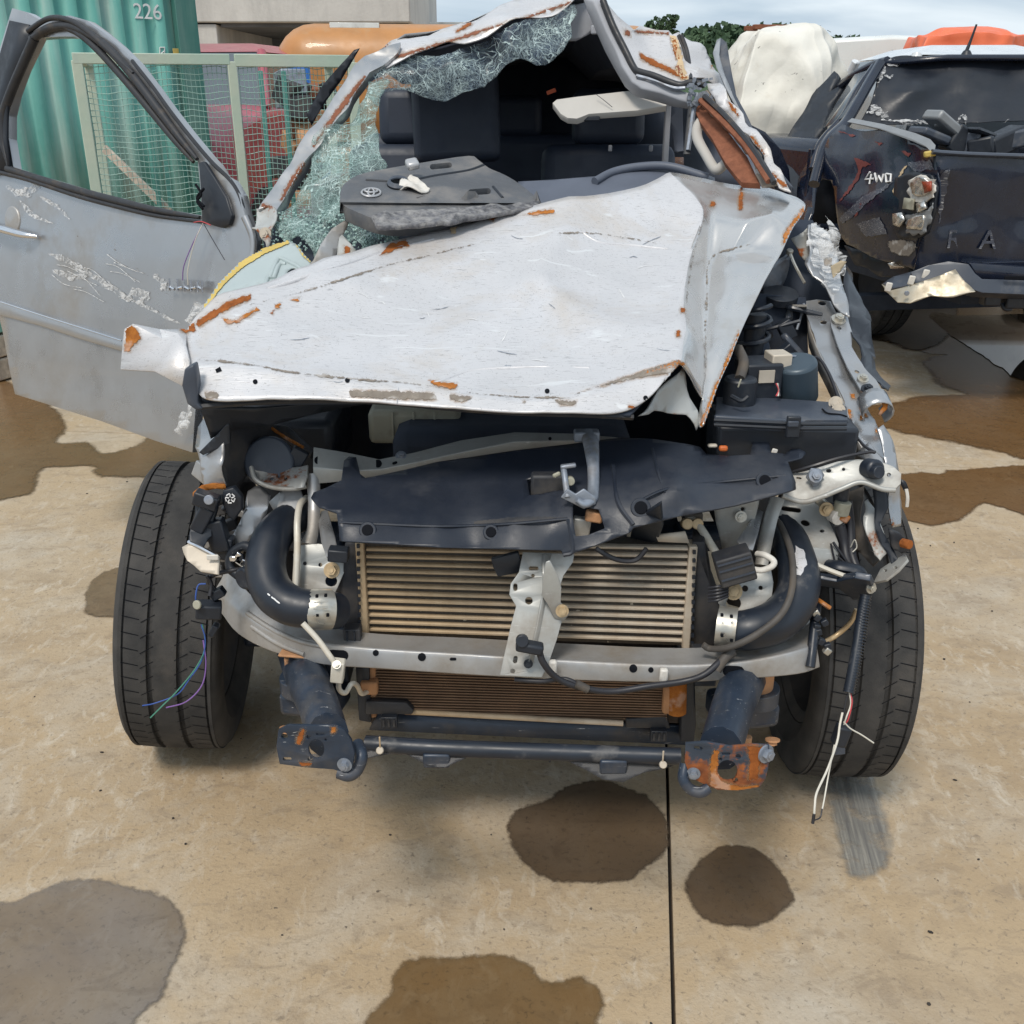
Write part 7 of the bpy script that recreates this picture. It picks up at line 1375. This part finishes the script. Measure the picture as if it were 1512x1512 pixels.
box('white_label', P(1143, 668, 1.98), (.012, .004, .016), M['white_plastic'], T, ry(15)); box('orange_fuse', P(1068, 662, 2.0), (.018, .012, .012), M['orange_plug'], T); box('orange_fuse', P(1052, 658, 2.0), (.02, .012, .008), M['alu_pale'], T)
ab = empty('hydraulic_unit', P(1160, 550, 2.25), parent=T)
cyl('pump_motor', P(1176, 562, 2.24), V((-.2, -.25, 1)), .047, .10, M['blue_can'], ab, 32, bevel=.008); box('valve_block', P(1148, 536, 2.24), (.046, .055, .05), M['alu_pale'], ab, rz(8), bevel=.003); box('control_box', P(1118, 560, 2.24), (.085, .09, .09), M['black'], ab, rz(8), bevel=.005); box('rating_label', P(1132, 556, 2.192), (.036, .003, .028), M['alu_pale'], ab, rz(8), bevel=0)
for k in range(4): tubeP('brake_pipe', [(1157, 528 + k * 4, 2.24), (1172, 526 + k * 3, 2.25), (1182, 530 - k * 2, 2.26), (1186 - k, 540 + k * 3, 2.24), (1170, 545 + k, 2.22)], .0035, M['steel_dull'], ab, seg=6)
for k in range(3): tubeP('control_wire', [(1146 + k * 2, 566, 2.19), (1150, 576, 2.18), (1146 + 3 * k, 585, 2.17)], .0018, M[('wire_red', 'wire_white', 'wire_black')[k]], ab, seg=5)
bm = bmesh.new(); sp = [P(1112, 508, 2.42) + V((.036 * math.cos(t * .5), .036 * math.sin(t * .5), -.06 + .0032 * t)) for t in range(0, 50)]; tubebm(bm, sp, .006, 8, 0); from_bm('coil_spring', bm, M['rubber'], T); cyl('spring_core', P(1112, 512, 2.42), (0, 0, 1), .025, .16, M['black'], T, 20)
cyl('brake_reservoir', P(1092, 580, 2.16), (0, 0, 1), .036, .07, M['black'], T, 24, bevel=.006); tubeP('reservoir_hose', [(1092, 560, 2.15), (1098, 535, 2.2), (1090, 515, 2.25)], .012, M['rubber_dusty'], T, seg=8); tubeP('reservoir_hose', [(1080, 585, 2.10), (1095, 592, 2.08), (1105, 586, 2.08)], .005, M['black'], T, seg=6); box('yellow_clip', P(1092, 566, 2.085), (.004, .004, .02), M['cream'], T, ry(15))
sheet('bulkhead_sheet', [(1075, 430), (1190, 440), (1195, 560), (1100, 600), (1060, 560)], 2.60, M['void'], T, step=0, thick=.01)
tubeP('bay_pipe', [(1180, 545, 2.28), (1205, 528, 2.3), (1222, 548, 2.24), (1238, 588, 2.16), (1246, 620, 2.10)], .004, M['wire_black'], T, seg=6)
bolt(P(1234, 595, 2.14), (-.5, -1, .3), .010, M['alu_pale'], T); bolt(P(1238, 606, 2.12), (-.5, -1, .3), .010, M['alu_pale'], T)
sheet('cowl_strut', [(1108, 446), (1130, 450), (1165, 452), (1190, 452), (1190, 464), (1160, 466), (1140, 464), (1120, 456)], rbf([(1108, 446, 2.66), (1190, 458, 2.58)]), M['primer'], T, step=10, thick=.006, bevel=.001, crumple=.004); sheet('battery_tray', [(1100, 458), (1140, 480), (1142, 498), (1100, 520), (1085, 500)], 2.56, M['grey_plastic'], T, step=0, thick=.01); tubeP('bay_pipe', [(1112, 492, 2.52), (1150, 482, 2.5), (1180, 474, 2.5)], .005, M['rubber'], T, seg=6)
sheet('wiper_linkage', [(1130, 400), (1160, 380), (1168, 372), (1170, 390), (1160, 412), (1150, 430), (1128, 432), (1120, 418)], rbf([(1168, 372, 2.72), (1125, 425, 2.66)]), M['steel_dull'], T, step=10, thick=.01, crumple=.012, cscale=15); tubeP('thin_rod', [(1166, 372, 2.70), (1174, 392, 2.66), (1188, 418, 2.62)], .004, M['steel'], T, seg=6); cyl('wiper_motor', P(1152, 438, 2.62), (0, -.3, 1), .045, .02, M['black'], T, 24); cyl('rod_knob', P(1166, 372, 2.70), (0, -.5, 1), .009, .012, M['steel'], T, 14)
sheet('crushed_cowl', [(1172, 345), (1188, 332), (1200, 330), (1212, 342), (1200, 352), (1195, 372), (1180, 368)], 2.72, M['primer_rust'], T, step=6, thick=.004, crumple=.03, cscale=16)
wing = sheet('crushed_wing', [(1192, 328), (1204, 330), (1222, 345), (1228, 360), (1238, 390), (1244, 420), (1250, 450), (1252, 470), (1240, 462), (1226, 440), (1212, 425), (1196, 410), (1190, 390), (1190, 360)], rbf([(1192, 328, 2.74), (1222, 345, 2.74), (1252, 470, 2.46), (1196, 410, 2.60), (1225, 400, 2.63)]), M['silver'], T, step=7, thick=.004, crumple=.022, cscale=12, seed=8)
wgb = bvh_of([wing])
patch('cling_film', jag([(1190, 332), (1205, 322), (1226, 340), (1246, 385), (1254, 392), (1246, 410), (1236, 440), (1215, 420), (1196, 390)], 4, 6, 3), wgb, M['film'], wing, 5, .008); sheet('cling_film', jag([(1205, 325), (1224, 335), (1238, 362), (1254, 386), (1246, 398), (1240, 410), (1226, 398), (1212, 370)], 3, 5, 2), lambda u, v: 2.62 - (v - 325) * .0008, M['film'], wing, step=6, thick=.001, crumple=.03, cscale=14)
sheet('dirty_tape', [(1228, 392), (1244, 384), (1253, 386), (1242, 402), (1232, 410)], 2.56, M['wood_pale'], wing, step=5, thick=.001, crumple=.01); sheet('dirty_tape', [(1216, 378), (1230, 380), (1230, 392), (1218, 392)], 2.585, M['wood_grey'], wing, step=5, thick=.001, crumple=.01)
sheet('side_polythene', [(1246, 392), (1260, 405), (1272, 440), (1283, 480), (1294, 520), (1304, 552), (1312, 582), (1300, 580), (1278, 540), (1262, 510), (1256, 470), (1250, 440)], rbf([(1246, 392, 2.66), (1256, 410, 2.70), (1304, 578, 2.22), (1264, 500, 2.44)]), M['poly_black'], T, step=9, thick=.003, crumple=.022, cscale=14)
cq = random.Random(77)
for k in range(34):      # hoses, brackets and broken plastic crammed behind the fuse box
    u, v = cq.uniform(1085, 1180), cq.uniform(440, 585)
    if u < 1085 + (600 - v) * .45: continue
    Yk = 2.30 + (590 - v) * .0022 + cq.uniform(-.03, .03); mm = M[cq.choice(['black', 'rubber', 'black_dusty', 'rubber_dusty', 'steel_dull', 'grey_plastic'])]
    if k % 3: tubeP('bay_hose', [(u, v, Yk), (u + cq.uniform(-22, 22), v + cq.uniform(-8, 22), Yk - .03), (u + cq.uniform(-40, 40), v + cq.uniform(6, 40), Yk - .05)], cq.uniform(.003, .010), mm, T, seg=7)
    else: box('bay_bracket', P(u, v, Yk), (cq.uniform(.02, .07), cq.uniform(.01, .03), cq.uniform(.015, .05)), mm, T, ry(cq.uniform(-60, 60)) @ rz(cq.uniform(-40, 40)), bevel=.003)
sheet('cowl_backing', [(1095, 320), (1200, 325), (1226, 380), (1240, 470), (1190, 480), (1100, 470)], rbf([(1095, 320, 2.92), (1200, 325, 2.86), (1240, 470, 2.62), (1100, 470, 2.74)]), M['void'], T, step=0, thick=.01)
sheet('door_trim', [(1008, 150), (1030, 150), (1070, 190), (1112, 240), (1130, 275), (1090, 300), (1010, 262)], rbf([(1008, 150, 3.62), (1130, 275, 3.12), (1010, 262, 3.5)]), M['dash'], T, step=0, thick=.02)
# ---- loose engine cover lying on the cowl
epl = Pl((505, 290, 2.60), (690, 230, 3.02), (790, 300, 2.70)); ec = empty('engine_cover', P(640, 300, 2.78) - V((0, 0, .05)), 'scuffed dark grey plastic engine cover with oval emblem lying on the cowl', 'engine cover')
top = sheet('cover_top', smooth_loop([(502, 290), (508, 272), (530, 258), (565, 250), (630, 239), (692, 230), (706, 236), (722, 248), (745, 258), (768, 272), (797, 297), (790, 302), (740, 310), (660, 322), (600, 328), (560, 325), (525, 312), (506, 302)], 3), lambda u, v: epl.Y(u, v) + (.02 if v > 300 else 0), M['engine_cover'], ec, [slot(651, 245, 33, 8, -6), slot(708, 283, 34, 9, -4), circ(588, 272, 17, 9)], 12, .035, bevel=.008, smooth=60)
tpb = bvh_of([top])
for pts in ([(505, 256), (540, 266), (572, 268)], [(605, 268), (640, 260), (690, 252), (714, 244)], [(728, 276), (742, 292)]):
    q = on(tpb, pts, .0); tube('cover_groove', q, .004, M['black'], top, seg=6) if len(q) > 1 else None
sheet('scuffed_skirt', [(548, 318), (570, 312), (620, 310), (700, 304), (796, 298), (796, 303), (740, 314), (668, 326), (620, 330), (570, 336), (556, 334), (554, 324)], lambda u, v: epl.Y(u, v) - .02, M['scuff'], ec, step=8, thick=.01, crumple=.006, cscale=30)
em = empty('emblem', epl.at(548, 286) , parent=ec); n_ = epl.n
def el(cx, cy, a, b, k0=0, k1=24): return [epl.at(cx + a * math.cos(k * math.pi / 12), cy + b * math.sin(k * math.pi / 12)) + n_ * .003 for k in range(k0, k1 + 1)]
for nm, (cx, cy, a, b) in (('emblem_ring', (548, 286, 14, 6)), ('emblem_ring', (548, 286, 4.5, 5.6)), ('emblem_ring', (548, 283, 9.5, 2.8))): tube(nm, el(cx, cy, a, b), .0028, M['badge'], em, smooth=0, seg=6)
for k in range(5): tube('ribbed_collar', el(588, 272 - k * .9, 15 - k * .6, 7.5 - k * .3), .003, M['grey_plastic'], ec, smooth=0, seg=6)
sc_ = empty('plastic_scrap', epl.at(606, 270), 'crumpled white plastic scrap and silver cap on the engine cover', 'scrap')
sheet('scrap_sheet', [(590, 270), (600, 260), (612, 256), (622, 268), (632, 276), (618, 280), (598, 276)], lambda u, v: epl.Y(u, v) - .03, M['white_plastic'], sc_, step=4, thick=.003, crumple=.02, cscale=30); box('scrap_cap', epl.at(608, 262) + n_ * .035, (.034, .034, .02), M['badge'], sc_, rx(30) @ rz(20), bevel=.007)
# ================================================================ dark pickup seen from behind
DK = empty('dark_pickup', (3.0, 6.4, 0), 'damaged dark navy pickup with black sheeting over its rear window and dented bed', 'pickup truck')
bs = rbf([(1378, 232, 5.60), (1372, 222, 5.62), (1248, 183, 6.55), (1212, 235, 6.62), (1234, 300, 6.35), (1240, 350, 6.30), (1345, 395, 5.66), (1300, 290, 5.98), (1370, 320, 5.58), (1290, 230, 6.15), (1275, 260, 6.2), (1300, 370, 5.98), (1320, 240, 5.93)])
bed = sheet('bed_side', [(1250, 182), (1300, 191), (1345, 204), (1374, 220), (1380, 234), (1386, 262), (1384, 300), (1366, 345), (1350, 398), (1330, 388), (1290, 377), (1248, 362), (1238, 350), (1234, 330), (1235, 300), (1231, 278), (1224, 264), (1212, 262), (1204, 272), (1202, 240), (1212, 228), (1226, 205)], bs, M['navy'], DK, step=9, thick=.004, crumple=.06, cscale=2.6, seed=5, smooth=80)
bdb = bvh_of([bed])
for k, (lp, m_) in enumerate((([(1262, 232), (1272, 236), (1288, 242), (1274, 248), (1270, 262), (1258, 280), (1240, 298), (1246, 288), (1262, 266), (1268, 250)], 'oxide'), ([(1270, 300), (1274, 300), (1268, 314), (1262, 322)], 'oxide'), ([(1330, 222), (1346, 226), (1342, 232)], 'oxide'), ([(1290, 208), (1304, 212), (1300, 215)], 'oxide'), ([(1238, 194), (1264, 200), (1258, 202)], 'oxide'), ([(1318, 282), (1326, 262), (1336, 246), (1340, 244), (1330, 262), (1320, 286)], 'tan_stain'),
                              ([(1310, 355), (1330, 352), (1352, 356), (1356, 365), (1345, 380), (1328, 378), (1314, 372)], 'chipped'), ([(1290, 340), (1295, 345), (1294, 366), (1290, 368)], 'chipped'), ([(1240, 322), (1275, 290), (1320, 268), (1310, 278), (1280, 300), (1260, 320), (1245, 330)], 'navy_scratch'), ([(1370, 255), (1384, 262), (1380, 300), (1370, 330), (1376, 290)], 'navy_scratch'), ([(1340, 240), (1375, 236), (1380, 250), (1350, 254)], 'navy_scratch'), ([(1265, 330), (1300, 320), (1310, 345), (1280, 350)], 'navy_scratch'))): patch('scrape', lp, bdb, M[m_], bed, 6, .004, 1.2, k)
for pts in ([(1286, 254), (1279, 265), (1291, 264)], [(1288, 257), (1285, 272)], [(1293, 256), (1296, 268), (1299, 260), (1303, 268), (1306, 257)], [(1309, 257), (1310, 269), (1316, 268), (1317, 258), (1310, 257)]):
    q = on(bdb, pts, .006); tube('chalk_mark', q, .006, M['white_print'], bed, seg=5, smooth=0) if len(q) > 1 else None
tgd = rbf([(1378, 236, 5.58), (1540, 238, 5.60), (1390, 250, 5.53), (1540, 254, 5.55), (1395, 268, 5.56), (1540, 270, 5.58), (1400, 330, 5.60), (1540, 330, 5.62), (1420, 345, 5.56), (1540, 345, 5.58), (1350, 398, 5.62), (1540, 420, 5.60), (1400, 415, 5.58), (1370, 330, 5.60)])
tgt = sheet('tailgate', [(1380, 230), (1460, 232), (1640, 238), (1640, 425), (1440, 416), (1390, 410), (1350, 398), (1364, 346), (1382, 300), (1386, 262)], tgd, M['navy'], DK, step=8, thick=.03, smooth=60)
tgb = bvh_of([tgt])
tg_t = [([(1392, 360), (1412, 360)], 1), ([(1399, 352), (1416, 352)], 1), ([(1400, 346), (1416, 346)], 1)]
org = tgb.ray_cast(V((0, 0, CAMH)), ray(1394, 366).normalized())
text_on('raised_letters', 'R', org[0] + V((0, -.012, 0)), V((1, .02, 0)), V((0, 0, 1)), .14, M['navy_scratch'], tgt, .004)
org = tgb.ray_cast(V((0, 0, CAMH)), ray(1443, 367).normalized()); text_on('raised_letters', 'A', org[0] + V((0, -.012, 0)), V((1, .02, 0)), V((0, 0, 1)), .14, M['navy_scratch'], tgt, .004)
tubeP('tailgate_cap', [(1376, 224, 5.56), (1400, 226, 5.56), (1460, 229, 5.56), (1640, 234, 5.58)], .022, M['grey_plastic'], DK, seg=10, flat=.6); box('recess_edge', P(1500, 330, 5.60), (.55, .02, .02), M['navy'], tgt, bevel=.008)
for k, lp in enumerate(([(1384, 272), (1392, 254), (1402, 248), (1398, 280), (1392, 310), (1386, 330), (1384, 300)],)): patch('scrape', lp, tgb, M['navy_scratch'], tgt, 5, .004, 2, k)
# rail along the bed
rl = loft('bed_rail', [[(1250, 180, 6.5), (1258, 174, 6.52), (1258, 182, 6.46)], [(1300, 190, 6.12), (1306, 183, 6.14), (1306, 194, 6.08)], [(1345, 205, 5.82), (1352, 196, 5.84), (1350, 210, 5.78)], [(1366, 216, 5.66), (1374, 205, 5.68), (1372, 220, 5.63)], [(1374, 224, 5.6), (1382, 214, 5.62), (1380, 226, 5.58)]], M['grey_trim'], DK, closed=True, caps=True, bevel=.006); box('yellow_cap', P(1373, 227, 5.58), (.06, .03, .03), M['sealant'], DK, ry(-10), bevel=.008)
# bed interior: floor, front wall, scrap
x_ = lambda u, v, Y: P(u, v, Y)
box('bed_floor', (3.05, 6.45, .78), (1.6, 1.6, .05), M['navy'], DK, rz(12)); box('bed_front', (2.8, 7.2, 1.0), (1.7, .05, .6), M['navy'], DK, rz(8)); box('bed_far_side', (3.95, 6.5, 1.05), (.06, 1.6, .5), M['navy'], DK, rz(12))
lj = empty('bed_scrap', P(1450, 205, 6.3), 'broken black plastic trim and grey panels heaped in the dark pickup bed', 'scrap'); jr = random.Random(5)
for k, (u, v, sx, sy, sz, m_) in enumerate(((1372, 200, .18, .2, .05, 'grey_plastic'), (1392, 182, .2, .15, .06, 'grey_trim'), (1412, 208, .12, .1, .16, 'black'), (1430, 212, .12, .1, .14, 'grey_plastic'), (1460, 200, .3, .1, .03, 'black'), (1480, 210, .25, .12, .12, 'black'), (1500, 205, .3, .1, .1, 'grey_plastic'), (1440, 195, .5, .02, .02, 'grey_trim'), (1450, 216, .14, .2, .1, 'black'))):
    box('trim_piece', P(u, v, 6.2), (sx, sy, sz), M[m_], lj, rz(jr.uniform(-30, 30)) @ ry(jr.uniform(-25, 35)), bevel=.015)
# tail lamp, smashed
tl_ = empty('tail_lamp', P(1345, 310, 5.72), parent=DK)
def LQ(pts, Y, m_, nm, th=.02): return sheet(nm, pts, Y if callable(Y) else (lambda u, v: Y), M[m_], tl_, step=8, thick=th, crumple=.008, cscale=16)
ly = lambda u, v: bs(u, v) - .05
LQ([(1322, 262), (1345, 252), (1375, 258), (1382, 275), (1378, 310), (1368, 345), (1355, 352), (1330, 352), (1318, 340), (1318, 300)], lambda u, v: bs(u, v) - .025, 'black', 'lamp_tray', .02)
LQ(jag(circ(1360, 278, 20, 21), 4, 4, 7), lambda u, v: ly(u, v) - .005, 'white_plastic', 'lens_shards', .006); LQ(jag(circ(1358, 275, 14, 15), 2.0, 4, 3), lambda u, v: ly(u, v) - .02, 'lamp_clear', 'lamp_reflector'); LQ([(1362, 268), (1372, 266), (1374, 282), (1364, 286)], lambda u, v: ly(u, v) - .05, 'lamp_red', 'red_lens', .01); LQ([(1334, 292), (1350, 294), (1348, 310), (1332, 308)], lambda u, v: ly(u, v) - .02, 'cream', 'lamp_label', .01)
LQ(jag([(1336, 318), (1368, 310), (1376, 300), (1372, 330), (1364, 346), (1338, 346)], 2.5, 4, 5), lambda u, v: ly(u, v) - .005, 'grey_trim', 'lens_shards', .006); LQ([(1318, 316), (1330, 314), (1334, 325), (1328, 336), (1318, 332)], lambda u, v: ly(u, v) - .02, 'lamp_clear', 'lamp_reflector'); LQ([(1340, 325), (1352, 318), (1364, 318), (1360, 340), (1338, 338)], lambda u, v: ly(u, v) - .02, 'lamp_clear', 'lamp_reflector'); LQ([(1352, 300), (1364, 296), (1366, 308), (1354, 314)], lambda u, v: ly(u, v) - .02, 'lamp_clear', 'lamp_reflector')
# bumper: dark step and torn chrome corner
bpd = rbf([(1345, 402, 5.50), (1430, 390, 5.42), (1640, 410, 5.42), (1440, 432, 5.36)])
sheet('rear_bumper', [(1345, 402), (1370, 392), (1400, 386), (1430, 390), (1440, 404), (1450, 412), (1640, 418), (1640, 440), (1450, 432), (1430, 425), (1400, 415), (1352, 418)], bpd, M['grey_plastic'], DK, step=14, thick=.12, bevel=.01); sheet('bumper_beam', [(1430, 388), (1640, 404), (1640, 424), (1444, 416)], 5.45, M['navy'], DK, step=0, thick=.05, bevel=.01)
box('plate_recess', P(1500, 410, 5.36), (.12, .01, .02), M['hole'], DK)
ch = sheet('bumper_corner', [(1302, 418), (1308, 430), (1325, 446), (1343, 447), (1374, 437), (1408, 438), (1440, 432), (1424, 416), (1410, 398), (1397, 402), (1352, 419), (1316, 428)], rbf([(1302, 418, 5.62), (1343, 447, 5.40), (1440, 432, 5.34), (1397, 402, 5.42), (1352, 419, 5.46)]), M['chrome_dirty'], DK, step=8, thick=.005, crumple=.012, cscale=9, smooth=60)
cyl('parking_sensor', P(1339, 433, 5.41), (-.2, -1, 0), .013, .01, M['steel_dull'], ch, 16)
sheet('corner_bracket', [(1304, 420), (1320, 410), (1350, 400), (1362, 396), (1400, 396), (1392, 404), (1352, 419), (1318, 427)], rbf([(1304, 420, 5.66), (1362, 396, 5.62), (1396, 400, 5.5), (1330, 424, 5.55)]), M['grey_plastic'], DK, step=9, thick=.01, crumple=.015)
for u, v in ((1346, 414), (1367, 405), (1312, 424)): box('mount_tab', P(u, v, 5.47), (.035, .012, .05), M['white_plastic'], DK, ry(10), bevel=.006)
for u, v, sx in ((1462, 442, .09), (1498, 446, .12)): box('tow_socket', P(u, v, 5.5), (sx, .08, .06), M['black'], DK, bevel=.008)
tubeP('tow_ring', [(1478, 448, 5.5), (1484, 456, 5.48), (1492, 456, 5.48), (1496, 448, 5.5)], .012, M['black'], DK)
sheet('arch_liner', [(1246, 362), (1290, 378), (1345, 392), (1352, 402), (1330, 412), (1300, 408), (1262, 390)], lambda u, v: bs(u, v) + .12, M['black'], DK, step=12, thick=.01, crumple=.02); sheet('lower_valance', [(1312, 390), (1330, 385), (1345, 388), (1342, 396), (1316, 398)], 5.80, M['lamp_clear'], DK, step=8, thick=.01, crumple=.02)
# cab: rear screen sheeting, roof, side frames
ck0 = rbf([(1300, 90, 7.35), (1640, 90, 7.25), (1262, 185, 7.0), (1640, 190, 6.95)])
def ck(u, v):      # taut folds running from the tied corner
    d = ((u - 1310) * .55 + (v - 175) * 1.0) / 11.0; e = max(0, 1 - abs((u - 1350) / 70.0)) * max(0, 1 - abs((v - 140) / 45.0))
    return ck0(u, v) + .05 * math.sin(d) * e
scn = sheet('black_sheeting', jag([(1304, 92), (1316, 86), (1380, 83), (1460, 84), (1640, 86), (1640, 188), (1480, 184), (1400, 180), (1320, 180), (1268, 176), (1284, 140)], 1, 10, 2), ck, M['poly_black'], DK, step=5, thick=.004, crumple=.04, cscale=2.6, seed=3, smooth=70)
snb = bvh_of([scn])
for k, (pts, wd) in enumerate((([(1300, 178), (1340, 181), (1380, 181), (1420, 184), (1512, 186)], 6), ([(1306, 90), (1318, 96), (1330, 92)], 10), ([(1268, 172), (1290, 160), (1300, 168), (1312, 176)], 14), ([(1286, 140), (1298, 118), (1306, 100)], 7), ([(1414, 180), (1420, 172), (1428, 180)], 6), ([(1470, 184), (1490, 180), (1512, 184)], 5), ([(1300, 108), (1312, 116), (1318, 112)], 4))): patch('cling_film', line_loop(pts, wd, k + 3), snb, M['film'], scn, 6, .012, 1.5, k)
loft('roof', [[(1304, 90, 7.3), (1400, 82, 7.25), (1640, 82, 7.2)], [(1310, 88, 7.6), (1400, 80, 7.6), (1640, 80, 7.6)], [(1300, 92, 8.4), (1400, 84, 8.4), (1640, 84, 8.4)], [(1270, 110, 9.0), (1400, 104, 9.0), (1640, 104, 9.0)]], M['navy'], DK, solid=.03)
an = cyl('aerial_base', P(1427, 80, 7.5), (0, 0, 1), .05, .05, M['black'], DK, 20, r2=.02, bevel=.006); tubeP('aerial', [(1427, 76, 7.5), (1434, 58, 7.5), (1442, 36, 7.5)], [.014, .009, .007], M['black'], an, seg=8)
for pts, r_, m_ in (([(1300, 94, 7.3), (1280, 128, 7.15), (1262, 160, 7.0), (1248, 182, 6.9), (1226, 204, 6.75), (1214, 228, 6.65), (1202, 272, 6.5)], .035, 'navy'), ([(1292, 98, 7.4), (1268, 132, 7.3), (1246, 172, 7.2), (1212, 212, 7.1), (1200, 250, 7.0)], .028, 'navy'), ([(1310, 90, 7.35), (1290, 96, 7.5), (1260, 112, 7.7), (1240, 128, 7.9)], .03, 'navy')): tubeP('pillar', pts, r_, M[m_], DK, seg=8)
sheet('side_window', [(1262, 110), (1286, 102), (1270, 130), (1246, 172), (1214, 190), (1236, 150)], rbf([(1262, 110, 7.6), (1286, 102, 7.4), (1214, 190, 7.3)]), M['glass_car'], DK, step=0, thick=.006); sheet('cab_side', [(1208, 208), (1246, 180), (1228, 204), (1204, 252), (1200, 300), (1190, 340), (1170, 320), (1180, 260)], rbf([(1208, 208, 7.2), (1246, 180, 6.95), (1190, 340, 6.8)]), M['navy'], DK, step=14, thick=.02, crumple=.03)
sheet('open_door', [(1150, 245), (1158, 210), (1180, 170), (1206, 132), (1234, 106), (1238, 112), (1222, 140), (1250, 118), (1240, 140), (1214, 178), (1200, 215), (1196, 290), (1180, 320), (1160, 290)], rbf([(1150, 245, 7.6), (1234, 106, 8.0), (1180, 320, 7.0), (1240, 140, 7.8)]), M['black'], DK, step=12, thick=.05, crumple=.03); sheet('door_panel', [(1100, 180), (1130, 195), (1152, 220), (1165, 250), (1170, 300), (1150, 290), (1120, 230)], 7.3, M['navy'], DK, step=10, thick=.03)
box('cab_body', (2.55, 8.3, .95), (1.55, 1.9, .8), M['navy'], DK, rz(14), bevel=.08); box('hood_body', (2.2, 9.9, .85), (1.5, 1.4, .5), M['navy'], DK, rz(14), bevel=.08)
rw = Matrix.Rotation(R(14), 3, 'Z')
for c in ((2.6, 7.4), (3.75, 6.75), (1.65, 9.7), (3.1, 10.0)): wheel((c[0], c[1], .39), .26, .39, 14, parent=DK)
sheet('bed_arch', [(1200, 330), (1205, 285), (1212, 264), (1224, 264), (1231, 280), (1234, 330)], lambda u, v: bs(u, v) + .12, M['hole'], DK, step=0, thick=.02)
box('underbody', (2.9, 6.7, .62), (1.3, 1.9, .12), M['void'], DK, rz(13)); box('rear_axle', (2.95, 6.65, .40), (1.5, .1, .1), M['void'], DK, rz(8))
